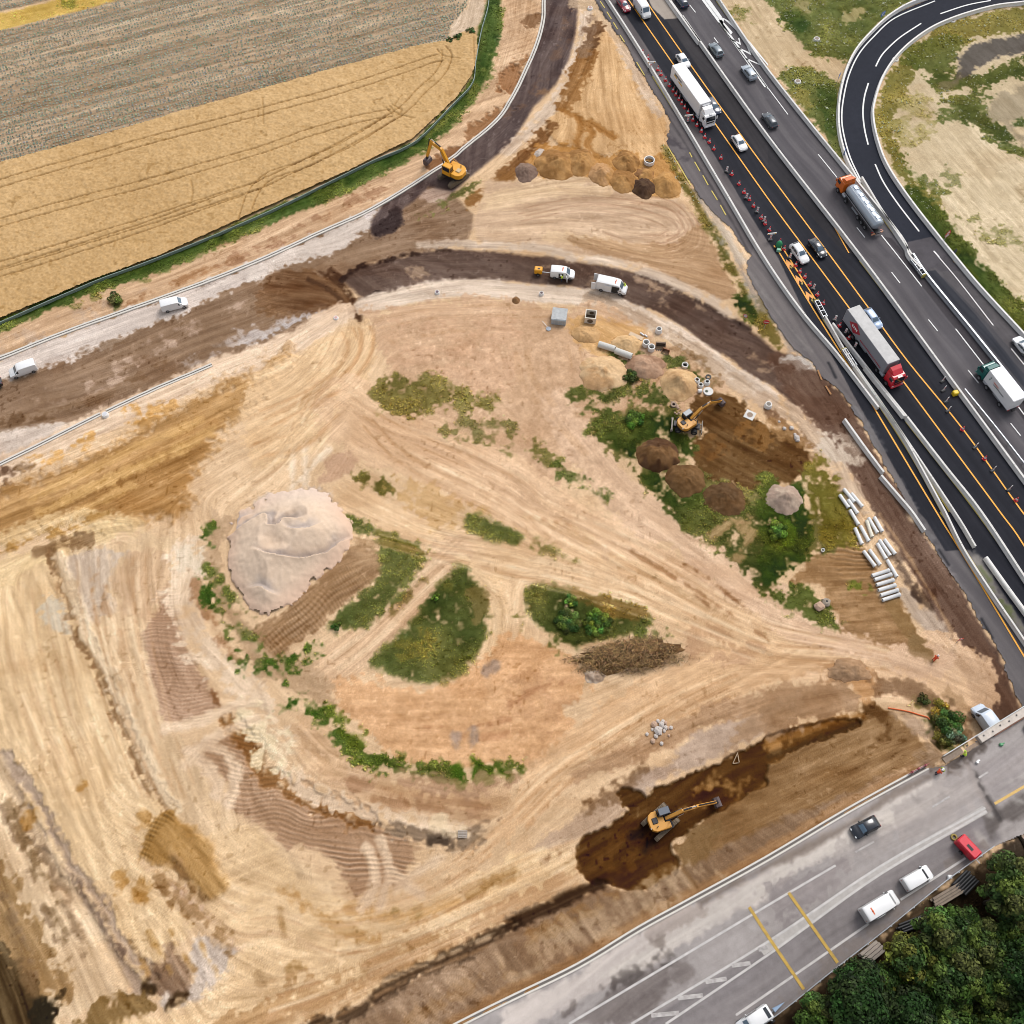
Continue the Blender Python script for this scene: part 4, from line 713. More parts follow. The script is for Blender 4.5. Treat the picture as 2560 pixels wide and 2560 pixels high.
OV = cat(px(700,2850, 900,2700, 1147,2566, 1280,2500, 1446,2419, 1598,2327, 1724,2258, 1920,2150, 2125,2028, 2300,1924, 2360,1912, 2421,1877, 2560,1793, 2760,1672), px(2900,1950, 2700,2020, 2560,2085, 2486,2118, 2367,2205, 2218,2326, 2085,2430, 1912,2566, 1700,2730))
def mask_of(q, warp=0, sm=False):
    pts = smooth(W(q), True, 4) if sm else W(q)
    sl, m = polymask(pts, .05, warp); mm = np.zeros((NY, NX), bool); mm[sl] = m > .5; return mm
mmw = mask_of(MW, .25); mrp = mask_of(RAMP, 0, True); mov = mask_of(OV)
def grow(m, k=3):
    o = m.copy()
    for _ in range(k): o[1:] |= o[:-1]; o[:-1] |= o[1:]; o[:, 1:] |= o[:, :-1]; o[:, :-1] |= o[:, 1:]
    return o
HGT[grow(mmw | mrp, 2)] = -.12
HGT[mov & (along < -.5)] = DECKZ - .1
HGT[mov & (along >= -.5)] = np.minimum(HGT[mov & (along >= -.5)], DECKZ - .6)
SOILC = COL
COL = np.zeros_like(SOILC); COL[:] = np.array([92,88,90], np.float32) + (n04 * 3 + n08 * 3 + n2 * 3 + n12 * 3)[..., None]
LD = T(31,465,0,1910,1920)                                  # direction of the lanes
def lane(q, c, **k): fill(q, c, 1, warp=k.pop('warp', .05), soft=.12, var=3, dirp=LD, L=40, wd=.9, amp=k.pop('amp', 4), sm=False, **k)
lane(cat(T(20,1100,-200,1200,0,1415,320,1932,1040), T(30,0,1010,690,1932), T(31,690,0,1040,490,1330,870,1932,1690), T(32,2600,1000), T(31,2600,1300,1932,1060,1540,570,1180,140), T(30,1080,1900,640,1340,0,515), T(20,1932,548,1540,-10,1400,-200)), (98,94,97), amp=7)
for q in (T(20,1300,-50,1600,420,1932,900), T(20,1420,-40,1932,720), T(30,0,760,500,1400,900,1932), T(30,0,900,450,1500,760,1932), T(31,800,0,1932,1560), T(31,960,40,1932,1250)): stroke(q, 1.1, (82,78,82), .5, warp=.2, var=3, amp=4)
stroke(T(31,700,20,1100,520,1932,1640), .3, (120,116,116), .5, warp=.05)
BLACK = cat(T(20,730,-80, 800,30, 1000,335, 1400,965, 1932,1850), T(30,0,1860), T(31,-60,-190, 60,-10, 270,420, 450,700, 580,940, 680,1120, 1000,1690, 1130,1932), T(32,1190,60, 1340,300, 1460,290, 1520,290, 1700,500, 1932,860, 2500,1900), T(32,2600,1000), T(31,1932,1680,1330,870,1040,490,690,0), T(30,690,1932,0,1010), T(20,1932,1040,1415,320,1180,0,1060,-200))
lane(BLACK, (38,39,47), amp=3)
lane(T(20,1085,-60,1100,60,1480,620,1932,1270,1932,1060,1420,330,1170,40), (58,55,58), amp=5)
lane(T(30,0,1270,560,1900,690,1932,0,1020), (48,46,50), amp=4)
lane(cat(T(20,1020,-30,1060,60,1150,150,1260,140,1250,120,1180,0,1150,-60)), (176,164,152), warp=.1)
# dark strip beside the inner barrier of the right carriageway, and between ramp and carriageway
lane(cat(T(30,870,1790,1000,1932), T(31,975,0,1160,230,1420,560,1640,840,1932,1250,2100,1450), T(31,2100,1240,1932,1040,1540,560,1200,170,1060,0), T(30,1040,1932,930,1800)), (66,62,66), amp=4)
lane(T(31,1180,100,1330,170,1700,560,1932,830,2200,1100,2200,1300,1932,1040,1540,560), (80,78,82), amp=6)
lane(T(31,1180,120,1500,480,1932,1000,1932,900,1560,440,1260,110), (52,54,62), amp=6)
# old shoulder left of the new surface
lane(cat(T(20,520,-200,620,0,800,280,870,350,930,470,1110,760,1185,900,1170,1050,1200,1130,1360,1400,1500,1590,1700,1830,1800,1932), T(20,1932,1850,1400,965,1000,335,790,20,700,-120)), (112,105,105), amp=8)
stroke(T(20,640,20,880,400,1250,1000,1640,1640,1800,1932), .35, (64,60,62), .8, warp=.1)
lane(cat(T(21,1760,100,1850,280,1932,420), T(31,60,520,150,660,240,740,330,800,400,900,550,1030,700,1260,1000,1800,1120,1990,1130,1932,1000,1690,680,1120,450,700,270,420,60,-10,-60,-190)), (116,109,108), amp=9)
fill(T(20,1165,1040,1240,1060,1320,1140,1340,1220,1260,1200,1190,1120), (74,68,72), .8, warp=.5)
fill(T(20,1200,1110,1300,1130,1330,1190,1240,1180), (128,120,118), .6, warp=.5)
stroke(T(21,1740,20,1800,130,1932,330), .5, (140,134,130), .6, warp=.15)
stroke(T(31,0,330,120,500,240,640,320,720), .9, (122,116,114), .7, warp=.3)
stroke(cat(T(31,640,1130,760,1310,900,1560,1020,1780), T(32,1180,150,1270,300)), 1.4, (122,118,118), .7, warp=.3, patch=.7)
lane(cat(T(32,1260,290,1340,300,1470,290,1560,440,1932,1080,2100,1400,1932,1500,1850,1350,1740,1040,1560,780,1480,620,1360,450)), (104,99,100), amp=8)
stroke(T(32,1290,350,1450,600,1640,950,1800,1290,1900,1480), 1.0, (140,132,130), .7, warp=.4, patch=.7)
fill(cat(T(32,1520,250,1600,330,1700,520,1830,720,1932,880,2050,1080,1932,960,1800,760,1640,540,1540,350)), (138,132,126), .9, warp=.4, var=14, sm=False)
weeds(T(32,1600,430,1680,520,1760,620,1860,800,1900,900,1820,800,1700,620), (92,98,62), 0, .6, .6)
rutc = (24, 25, 30)
for q in (T(31,455,810,510,920), T(32,1290,290,1360,400), T(32,1610,810,1690,950)): stroke(q, .35, rutc, .9, warp=.05)
fill(T(30,1050,1822,1230,1790,1400,1932,1500,2050,1300,2050,1110,1930), (84,80,84), 1, soft=.1, warp=.03, sm=False)
_fs = (slice(0, NY), slice(0, NX)); COL += (dirnoise(_fs, LD, 30, .8, 301) * 4 + dirnoise(_fs, LD, 9, .3, 305) * 3 + n5 * 2)[..., None]
for q in (T(20,1120,300,1932,1520), T(20,1240,300,1932,1340), T(30,20,1390,420,1932), T(31,420,30,1820,1932), T(31,540,30,1932,1900)): stroke(q, .7, (28,29,36), .45, warp=.3, var=2, amp=3)

tag(raster_mesh('motorway', mmw, np.full_like(HGT, .0), COL, soil('asphalt', .1, 6, .12, .8)), kind='structure')
COL = np.zeros_like(SOILC); COL[:] = np.array([40,43,54], np.float32) + (n04 * 2 + n08 * 1.5 + n5 * 2)[..., None]
fill(T(30,1055,1830,1230,1790,1420,1932,1600,2100,1300,2200,1000,1990,1000,1900), (86,82,86), 1, soft=.1, warp=.03, sm=False)
stroke(cat(T(30,1270,1800,1380,1910), T(31,1400,60,1600,270)), .3, (52,52,56), .5)
tag(raster_mesh('slip_road', mrp, np.full_like(HGT, .025), COL, soil('asphalt')), kind='structure')
# upper road
COL = np.zeros_like(SOILC); COL[:] = np.array([170,162,158], np.float32) + (n04 * 3 + n08 * 4 + n2 * 4 + n12 * 5)[..., None]
OD = T(33,0,1410,1640,320)
def olane(q, c, op=1, warp=.4, amp=9, **k): fill(q, c, op, warp=warp, dirp=OD, L=14, wd=.8, amp=amp, var=6, sm=False, **k)
olane(cat(T(23,900,1960,1690,1480,1932,1330), T(33,0,1290,850,740,1640,300,1760,540,500,1520,0,1932)), (140,133,132), warp=.1, amp=5)
olane(cat(T(23,0,1780,500,1520,960,1220,1340,1030,1430,1040,1560,960,1932,770), T(33,0,750,200,640,620,420,900,240,1240,70,1340,60,1300,180,1160,200,1150,370,1000,470,800,430,560,600,300,760,0,900), T(23,1932,1000,1500,1150,1300,1330,1100,1480,760,1640,500,1780,200,1932,-200,2100)), (208,196,187), .9, warp=.5)
olane(cat(T(23,700,1560,1100,1290,1420,1090,1932,800), T(33,0,780,300,620,640,430,900,270,1230,100,1400,160,1000,400,500,650,0,900), T(23,1932,960,1400,1260,900,1600)), (206,196,186), .8, warp=.5)
olane(T(23,1000,1180,1340,1040,1430,1060,1420,1100,1250,1230,1100,1330,1000,1290), (170,156,146), .7, warp=1)
olane(T(23,1050,1310,1160,1260,1120,1330), (128,116,108), .7, warp=.6)
olane(T(23,450,1932,760,1650,1050,1500,1160,1480,1180,1540,1300,1420,1390,1530,1380,1590,1200,1640,1080,1780,980,1860,860,1932), (118,108,104), .75, warp=.5, amp=7)
olane(T(23,640,1932,1000,1700,1160,1580,1250,1640,1000,1880,930,1932), (112,102,98), .5, warp=.8, patch=.6)
stroke(T(23,760,1650,900,1560,1070,1480,1200,1390), 1.0, (84,76,72), .7, warp=.6, patch=.55)
stroke(T(23,300,1932,500,1800,760,1650), 1.0, (96,86,82), .7, warp=.6, patch=.6)
olane(T(33,600,560,900,420,1000,540,850,640,700,700,480,760), (168,158,152), .5, warp=1.6, patch=.55)
olane(T(33,0,900,300,760,560,740,480,940,150,1180,0,1240), (140,130,128), .6, warp=1.4)
olane(cat(T(33,0,720,310,560,640,400,700,350,900,190,1200,40,1260,50,1230,90,900,260,640,430,300,640,0,760), T(23,1932,760,1560,960,1430,1040,1400,1010,1932,720)), (118,104,94), .75, warp=.25, amp=5)
olane(T(33,1160,60,1230,10,1330,-60,1480,-80,1500,-20,1420,-10,1440,20,1450,60,1380,50,1340,70,1345,0,1280,20), (88,74,66), .9, warp=.4, amp=4)
olane(px(2352,1902,2368,1897,2395,1878,2424,1872,2440,1880,2425,1905,2400,1925,2385,1920), (84,74,68), .9, warp=.5)
for q in (T(33,1090,215,1145,240,1130,265,1095,240), T(33,1620,360,1650,330,1740,370,1760,420,1680,540,1650,460), T(33,1820,140,1850,150,1810,160), T(33,1700,340,1790,240,1932,190,2200,60,2200,300,1932,320,1830,430,1730,400), T(33,1880,90,1932,100,1932,120,1890,105)): fill(q, (96,88,84), .8, warp=.25, sm=False)
for q in (T(33,1760,270,1800,290,1840,335,1790,310), T(33,1800,240,1860,200,1900,240,1895,290), T(33,1560,480,1620,500,1670,580,1600,560), T(33,1640,340,1700,330,1690,380)): fill(q, (170,164,158), .9, warp=.2)
stroke(T(33,1525,0,1600,160,1680,290,1735,380), .9, (82,76,74), .95, warp=.08)
stroke(T(33,1500,0,1570,150,1660,300), .7, (164,150,142), .7, warp=.2)
olane(T(33,900,300,1300,60,1540,0,1640,200,1300,420,1000,560), (172,162,156), .7, warp=.8)
olane(T(33,1540,-20,1932,-160,2300,-300,2300,0,1932,110,1700,260,1560,40), (160,151,148), .8, warp=.5)
for k in range(7): stroke(T(33,1640 + k * 8,150 + k * 5,1800,130 - k * 3,1920,100 - k * 6), .15, (180,172,166), .4)
olane(T(33,420,1450,520,1400,700,1250,860,1190,980,1000,1100,900,1350,700,1500,640,1650,590,1300,860,900,1200,500,1510,150,1770,0,1900,0,1860,250,1700), (130,118,110), .5, warp=.8, patch=.6)
COL += (dirnoise(_fs, OD, 22, .7, 311) * 7 + dirnoise(_fs, OD, 6, .25, 315) * 5 + vnoise(MX / .4, MY / .4, 98) * 4)[..., None]
tag(raster_mesh('upper_road', mov, np.full_like(HGT, DECKZ), COL, soil('asphalt')), kind='structure')
COL = SOILC
# ------------------------------------------------------------------ mesh builder
class MB:
    def __init__(s): s.v = []; s.f = []; s.m = []; s.mi = 0
    def add(s, vs, fs):
        o = len(s.v); s.v += [tuple(map(float, p)) for p in vs]; s.f += [tuple(i + o for i in q) for q in fs]; s.m += [s.mi] * len(fs)
    def box(s, c, d, rot=None, taper=1.0, tx=None):
        x, y, z = (k / 2 for k in d); t1 = taper if tx is None else tx
        p = [(-x, -y, -z), (x, -y, -z), (x, y, -z), (-x, y, -z), (-x * t1, -y * taper, z), (x * t1, -y * taper, z), (x * t1, y * taper, z), (-x * t1, y * taper, z)]
        if rot is not None: p = [rot @ Vector(q) for q in p]
        s.add([(q[0] + c[0], q[1] + c[1], q[2] + c[2]) for q in p], [(3, 2, 1, 0), (4, 5, 6, 7), (0, 1, 5, 4), (1, 2, 6, 5), (2, 3, 7, 6), (3, 0, 4, 7)])
    def rbox(s, c, d, r=.08, rot=None):
        """box with chamfered vertical and top edges"""
        x, y, z = (k / 2 for k in d); r = min(r, x * .6, y * .6, z * .8)
        def ring(a, b, zz): return [(-a + r, -b, zz), (a - r, -b, zz), (a, -b + r, zz), (a, b - r, zz), (a - r, b, zz), (-a + r, b, zz), (-a, b - r, zz), (-a, -b + r, zz)]
        p = ring(x, y, -z) + ring(x, y, z - r) + ring(x - r, y - r, z)
        f = [tuple(range(7, -1, -1)), tuple(range(16, 24))]
        for k in range(2):
            for i in range(8): f.append((k * 8 + i, k * 8 + (i + 1) % 8, k * 8 + 8 + (i + 1) % 8, k * 8 + 8 + i))
        if rot is not None: p = [rot @ Vector(q) for q in p]
        s.add([(q[0] + c[0], q[1] + c[1], q[2] + c[2]) for q in p], f)
    def tube(s, a, b, r, r2=None, n=8, cap=True):
        a, b = Vector(a), Vector(b); r2 = r if r2 is None else r2; d = (b - a).normalized(); u = d.orthogonal().normalized(); w_ = d.cross(u)
        o = []
        for p, rr in ((a, r), (b, r2)):
            for i in range(n): t = 2 * math.pi * i / n; o.append(p + u * math.cos(t) * rr + w_ * math.sin(t) * rr)
        f = [(i, (i + 1) % n, n + (i + 1) % n, n + i) for i in range(n)]
        if cap: f += [tuple(range(n - 1, -1, -1)), tuple(range(n, 2 * n))]
        s.add(o, f)
    def bar(s, a, b, wx, wz):
        a, b = Vector(a), Vector(b); d = b - a; L = d.length; q = d.to_track_quat('X', 'Z').to_matrix(); s.box((a + b) / 2, (L, wx, wz), q)
    def lathe(s, prof, c=(0, 0, 0), n=16, rot=None):
        o = []
        for r, z in prof:
            for i in range(n): t = 2 * math.pi * i / n; o.append((r * math.cos(t), r * math.sin(t), z))
        f = []
        for k in range(len(prof) - 1):
            for i in range(n): f.append((k * n + i, k * n + (i + 1) % n, (k + 1) * n + (i + 1) % n, (k + 1) * n + i))
        if prof[0][0] > 1e-3: pass
        if rot is not None: o = [rot @ Vector(q) for q in o]
        s.add([(q[0] + c[0], q[1] + c[1], q[2] + c[2]) for q in o], f)
    def prism(s, poly, z0, z1):
        n = len(poly); s.add([(x, y, z0) for x, y in poly] + [(x, y, z1) for x, y in poly], [tuple(range(n - 1, -1, -1)), tuple(range(n, 2 * n))] + [(i, (i + 1) % n, n + (i + 1) % n, n + i) for i in range(n)])
    def prism_y(s, poly, y0, y1):
        """side outline in x,z pushed across y"""
        n = len(poly); s.add([(x, y0, z) for x, z in poly] + [(x, y1, z) for x, z in poly], [tuple(range(n)), tuple(range(2 * n - 1, n - 1, -1))] + [(i, n + i, n + (i + 1) % n, (i + 1) % n) for i in range(n)])
    def sweep(s, pts, prof, z=0.0, closed=False):
        pts = np.asarray(pts, float); d = np.gradient(pts[:, :2], axis=0); d /= np.hypot(d[:, 0], d[:, 1])[:, None] + 1e-9; nr = np.stack([-d[:, 1], d[:, 0]], 1); k = len(prof); o = []
        for i in range(len(pts)):
            zz = z if pts.shape[1] < 3 else pts[i, 2]
            for u, h_ in prof: o.append((pts[i, 0] + nr[i, 0] * u, pts[i, 1] + nr[i, 1] * u, zz + h_))
        f = []
        for i in range(len(pts) - 1):
            for j in range(k - 1 if not closed else k): j2 = (j + 1) % k; f.append((i * k + j, i * k + j2, (i + 1) * k + j2, (i + 1) * k + j))
        if closed: f += [tuple(range(k - 1, -1, -1)), tuple(range((len(pts) - 1) * k, len(pts) * k))]
        s.add(o, f)
    def build(s, name, m, parent=None, loc=None, flat=True):
        me = bpy.data.meshes.new(name); me.from_pydata(s.v, [], s.f); me.update()
        bm = bmesh.new(); bm.from_mesh(me); bmesh.ops.recalc_face_normals(bm, faces=bm.faces); bm.to_mesh(me); bm.free()
        ms = m if isinstance(m, (list, tuple)) else [m]
        for q in ms: me.materials.append(q)
        if len(ms) > 1: me.polygons.foreach_set('material_index', s.m)
        if not flat:
            me.polygons.foreach_set('use_smooth', [True] * len(me.polygons)); me.set_sharp_from_angle(angle=R(40))
        o = bpy.data.objects.new(name, me); COLL.objects.link(o)
        if parent: o.parent = parent
        if loc is not None: o.location = loc
        return o
def thing(name, label, cat_, loc=(0, 0, 0), rot=0, group=None):
    o = bpy.data.objects.new(name, None); COLL.objects.link(o); o.location = loc; o.rotation_euler = (0, 0, rot); o.empty_display_size = .3
    return tag(o, label, cat_, group)
def dup(o, loc, rot=0, label=None, group=None, scale=None, mats=None):
    c = o.copy(); COLL.objects.link(c); c.location = loc; c.rotation_euler = (0, 0, rot)
    if scale: c.scale = scale
    for ch in list(o.children):
        k = ch.copy(); COLL.objects.link(k); k.parent = c
        for g in list(ch.children): q = g.copy(); COLL.objects.link(q); q.parent = k
    if label: c['label'] = label
    if group: c['group'] = group
    return c
def PZ(p, z): p = np.asarray(p, float).reshape(-1, 2); return np.stack(P(p[:, 0], p[:, 1], z), 1)
# ------------------------------------------------------------------ road markings
white = mat('road_white', (238,238,236), .6, noise=.12, nscale=1.5); worn = mat('road_white_worn', (205,200,196), .7, noise=.25, nscale=1.2)
yel = mat('road_yellow', (250,176,36), .6, noise=.08); yel2 = mat('road_yellow_pale', (214,192,92), .7, noise=.2, nscale=1.2); yel3 = mat('road_yellow_worn', (196,160,72), .7, noise=.3, nscale=1.5); oran = mat('road_orange', (246,166,76), .6)
def paint(name, lines, wd, m, z=.05, zp=0):
    b = MB()
    for q in lines:
        q = PZ(q, zp); o = [q[0]]
        for p_ in q[1:]:
            if np.hypot(*(p_ - o[-1])) > 2.2 and (len(o) < 2 or (p_ - o[-1]) @ (o[-1] - o[-2]) > 0): o.append(p_)
        if len(o) < 2: o.append(q[-1])
        q = smooth(np.array(o), False, 5); b.sweep(q, [(wd / 2, zp + z), (-wd / 2, zp + z)])
    return tag(b.build(name, m), kind='structure')
paint('yellow_lane_line', [cat(T(20,800,-130,880,0,1220,490), T(20,1530,930,1932,1500), T(30,0,1490,320,1932), T(31,610,390,1030,960,1490,1580,1750,1932), T(32,1932,255,2300,900)), cat(T(20,960,-80,1060,80,1460,650,1932,1300), T(30,0,1290,470,1932), T(31,760,395,1050,790,1480,1320,1910,1920), T(32,2300,500)), cat(T(30,45,1855,100,1932), T(31,90,0,340,400,640,880,790,1130,1270,1932), T(32,1450,290,1932,1090,2200,1540)), cat(T(30,118,1885), T(31,160,10,355,325))], .26, yel)
paint('yellow_lane_line', [T(30,470,1660,610,1910)], .22, yel)
paint('white_lane_line', [T(20,1340,38,1385,95), T(20,1525,285,1555,325), T(30,0,665,150,865), T(30,378,1165,520,1340), T(30,670,1718,730,1793), T(31,932,123,995,205), T(31,1210,480,1280,568), T(31,1510,862,1588,960), T(31,1830,1262,1905,1357), T(20,1560,170,1932,670), T(31,1280,0,1440,190,1700,525), T(31,1835,700,1932,820,2100,1030)], .2, white)
paint('white_edge_line', [cat(T(30,855,1775,980,1932), T(31,1160,230)), cat(T(31,1415,550,1640,840)), T(31,1890,1140,2000,1290)], .22, white)
RLINE = cat(T(30,1260,8,960,135,800,275,685,410,610,570,570,740,556,880,570,1010,620,1190,700,1360))
paint('white_edge_line', [RLINE], .28, white, .06)
paint('white_lane_line', [T(30,1300,105,1500,40,1680,5), T(30,812,503,850,430,900,370,1000,280,1155,178), T(30,757,628,730,720,718,800,717,880,730,985,755,1093), T(30,808,1240,870,1375,980,1540,1140,1748), T(30,1250,1895,1290,1940)], .3, white, .06)
b = MB()
for q in (T(20,1430,-30,1470,-30,1600,150,1592,185), T(20,1455,0,1600,190,1932,660,1905,660,1590,215,1430,0), T(20,1595,210,1650,265,1665,245,1580,150,1560,155), T(20,1650,300,1728,342,1715,285,1706,290,1716,322,1640,288), T(20,1712,370,1806,418,1782,345,1770,350,1790,396,1706,358), T(20,1765,448,1885,500,1880,488,1770,440), T(20,1580,130,1650,190,1800,340,1932,500,1932,485,1800,322,1640,160)):
    q = PZ(q, 0); b.add([(x, y, .05) for x, y in q], [tuple(range(len(q)))])
tag(b.build('gore_chevrons', white), kind='structure')
b = MB()
for ox, oy in ((165,60), (237,180), (313,300)):
    for k_, q in enumerate((((-30,-34),(24,4),(-26,6)), ((-26,6),(-2,5),(-4,50)), ((24,4),(26,30),(-2,5)))):
        q = PZ(T(31, *[v for p in q for v in (ox + p[0], oy + p[1])]), 0); b.add([(x, y, .055 + k_ * .004) for x, y in q], [(0, 1, 2)])
tag(b.build('orange_arrows', oran), kind='structure')
paint('old_yellow_dashes', [T(20,665,10,700,62), T(20,716,90,750,145), T(20,765,170,797,222), T(20,815,265,850,320), T(20,1340,1152,1358,1188), T(20,1378,1222,1418,1293), T(20,1440,1325,1480,1398), T(20,1506,1440,1550,1512), T(20,1572,1548,1614,1625), T(20,1180,1115,1350,1400), T(20,940,470,1000,570)], .22, yel2)
paint('worn_dash', [T(31,375,860,405,935), T(31,435,980,475,1045)], .3, mat('orange_worn', (168,120,70), .8))
def opaint(name, lines, wd, m, z=.03): return paint(name, lines, wd, m, z, DECKZ)
opaint('white_road_line', [cat(T(23,430,1932,1120,1520), T(33,0,1035,510,735)), cat(T(23,900,1932,1932,1310), T(33,0,1300,850,740,1640,300)), cat(T(23,1160,1932,1932,1410), T(33,0,1410,290,1200,850,800,1650,325)), cat(T(23,1690,1865,1932,1700), T(33,0,1700,760,1175)), T(33,1000,995,1490,680)], .28, worn)
b = MB(); q = PZ(T(33,300,1190,850,765,1630,315,1640,320,850,785,330,1200), DECKZ)
qa = smooth(PZ(T(33,-50,1385,330,1135,850,770,1640,312), DECKZ), False, 4); b.sweep(qa, [(.55, DECKZ + .02), (-.55, DECKZ + .02)]); tag(b.build('painted_median', mat('median_paint', (186,180,174), .8, noise=.2, nscale=.9)), kind='structure')
opaint('white_hatching', [T(23,1050,1868,1260,1848), T(23,1250,1738,1440,1715), T(23,1460,1615,1620,1590), T(23,1660,1492,1800,1472), T(23,1860,1372,1932,1350)], .5, mat('hatch', (188,182,178), .8, noise=.45, nscale=1.5), .035)
opaint('white_dashes', [T(33,660,635,800,555), T(33,1240,295,1370,215), T(33,1590,75,1660,30)], .25, mat('hatch', None))
opaint('yellow_cross_line', [T(33,155,940,525,1470), cat(T(23,1790,1050,1932,1270), T(33,0,1290,270,1670))], .42, yel3, .045)
opaint('yellow_road_line', [T(33,1710,270,1932,140,2100,40)], .35, mat('yel_dirty', (226,186,110), .7, noise=.2))
# ------------------------------------------------------------------ kerbs
kerbm = mat('kerb_stone', (222,216,206), .8, noise=.1, nscale=1.2); gutm = mat('gutter_dark', (120,112,106), .9, noise=.15)
def kerb(pts, zf, w1=.35, gap=.22, h_=.14):
    pts = smooth(pts, False, 5); zz = zf if np.isscalar(zf) else None
    p3 = np.column_stack([pts, np.full(len(pts), zf) if zz is not None else hz(pts[:, 0], pts[:, 1])])
    b = MB(); b.mi = 0
    for o in (gap / 2 + w1 / 2, -gap / 2 - w1 / 2): b.sweep(p3, [(o + w1 / 2, -.2), (o + w1 / 2, h_), (o - w1 / 2, h_), (o - w1 / 2, -.2)])
    b.mi = 1; b.sweep(p3, [(gap / 2, .04), (-gap / 2, .04)])
    return tag(b.build('kerb', [kerbm, gutm]), kind='structure')
kerb(PZ(cat(T(20,260,-250,240,0,235,150,190,330,110,520,0,740), T(10,1800,925,1600,1095,1350,1285,900,1565,500,1745,90,1940), T(1,1500,215,1000,395,500,575,0,775,-300,880)), 0), None, .32, .2, .2)
kerb(PZ(cat(T(1,-300,1710,0,1570,760,1195), ), 0), None, .28, .2, .16); kerb(PZ(T(1,805,1175,1200,990,1600,822), 0), None, .28, .2, .16)
kp = CREST_P[:9] + np.array([0, 1.0]); kerb(np.stack(P(kp[:, 0], kp[:, 1], DECKZ), 1), DECKZ, .24, .3, .12)
# ------------------------------------------------------------------ wheel-worn streaks that follow the tracks drawn above
def lic():
    fl = np.array(FLOW); gx_ = np.arange(X0, X1 + 3, 3.0); gy_ = np.arange(Y0, Y1 + 3, 3.0); cx_, cy_ = np.meshgrid(gx_, gy_)
    A = np.zeros(cx_.shape); B = np.zeros(cx_.shape)
    for k in range(0, len(fl), 400):
        c = fl[k:k + 400]; d2_ = (cx_[..., None] - c[:, 0]) ** 2 + (cy_[..., None] - c[:, 1]) ** 2 + 1.5; w__ = c[:, 3] / d2_ ** 2; A += (w__ * np.cos(2 * c[:, 2])).sum(2); B += (w__ * np.sin(2 * c[:, 2])).sum(2)
    n_ = np.hypot(A, B) + 1e-9; A /= n_; B /= n_
    u = (MX - X0) / 3; v = (MY - Y0) / 3; i = np.minimum(u.astype(int), cx_.shape[1] - 2); j = np.minimum(v.astype(int), cx_.shape[0] - 2); a = (u - i).astype(np.float32); b = (v - j).astype(np.float32)
    def up(q): return (q[j, i] * (1 - a) + q[j, i + 1] * a) * (1 - b) + (q[j + 1, i] * (1 - a) + q[j + 1, i + 1] * a) * b
    th = .5 * np.arctan2(up(B), up(A)) + .12 * n5; DX = np.cos(th).astype(np.float32); DY = np.sin(th).astype(np.float32)
    rg_ = np.random.default_rng(77); f1 = rg_.random((NY, NX), dtype=np.float32) - .5; f2 = vnoise(MX / .75, MY / .75, 81); o1 = f1.copy(); o2 = f2.copy()
    I, J = np.meshgrid(np.arange(NX, dtype=np.float32), np.arange(NY, dtype=np.float32))
    for sg in (1, -1):
        px_, py_ = I.copy(), J.copy(); lx, ly = DX * sg, DY * sg
        for k in range(13):
            px_ = np.clip(px_ + lx * 2.0, 0, NX - 1); py_ = np.clip(py_ + ly * 2.0, 0, NY - 1); ii = px_.astype(np.int32); jj = py_.astype(np.int32)
            if k < 8: o1 += f1[jj, ii]
            o2 += f2[jj, ii]; nx_, ny_ = DX[jj, ii], DY[jj, ii]; s_ = np.sign(nx_ * lx + ny_ * ly); s_[s_ == 0] = 1; lx, ly = nx_ * s_, ny_ * s_
    return o1 / o1.std(), o2 / o2.std()
GRS[grow(mmw | mrp, 3) | mov] = 0
S1, S2 = lic()
COL += (np.clip(GRS, 0, 1) * .9)[..., None] * (n5[..., None] * np.array([15, 8, 3], np.float32) + n2[..., None] * np.array([13, 9, 5], np.float32) + n08[..., None] * np.array([7, 7, 4], np.float32))
_am = (1 - np.clip(GRS, 0, 1) * .9) * (.55 + .45 * ss(-.6, .6, n12 + .5 * n5)); _lum = COL.mean(2) / 190
RG_ = np.zeros((NY, NX), np.float32)
for q_, a_ in ROUGH:
    sl, m = polymask(W(q_), 2.5, 1.5); RG_[sl] = np.maximum(RG_[sl], m * a_)
_am = _am * (1 - .7 * RG_)
COL += ((vnoise(MX / .65, MY / .65, 91) * 11 + vnoise(MX / 1.7, MY / 1.5, 92) * 10 + vnoise(MX / .33, MY / .33, 93) * 9) * RG_ * _lum)[..., None] * np.array([1, .95, .9], np.float32)
COL += ((S1 * 9 + S2 * 7) * _am * _lum)[..., None] * np.array([1, 1, .98], np.float32)
HGT += .018 * S2 * _am * (GRS < .1) * (HGT > -.1) * (HGT < DECKZ - .5)
del S1, S2, _am, _lum
_l = COL.mean(2, keepdims=True); _sat = 1 + .07 * (1 - np.clip(GRS, 0, 1))[..., None]; COL = _l + (COL - _l) * _sat; COL = 168 + (COL - 168) * 1.09 - 6
# scattered clods, pebbles and scuffs over all bare soil
_b = ss(.62, .8, vnoise(MX / .55, MY / .55, 41)) * ss(-.2, .5, n5 + n2 * .5); COL -= (_b * 26)[..., None]
_b = ss(.66, .8, vnoise(MX / .5, MY / .5, 43)) * ss(-.1, .5, n12 * .6 - n2 * .5); COL += (_b * 20)[..., None]
_v = ss(.25, .7, vnoise(MX / 9 + n5 * .3, MY / 4 + n2 * .2, 51)) ; COL -= (_v * 9)[..., None] * np.array([.8, 1, 1.1], np.float32)
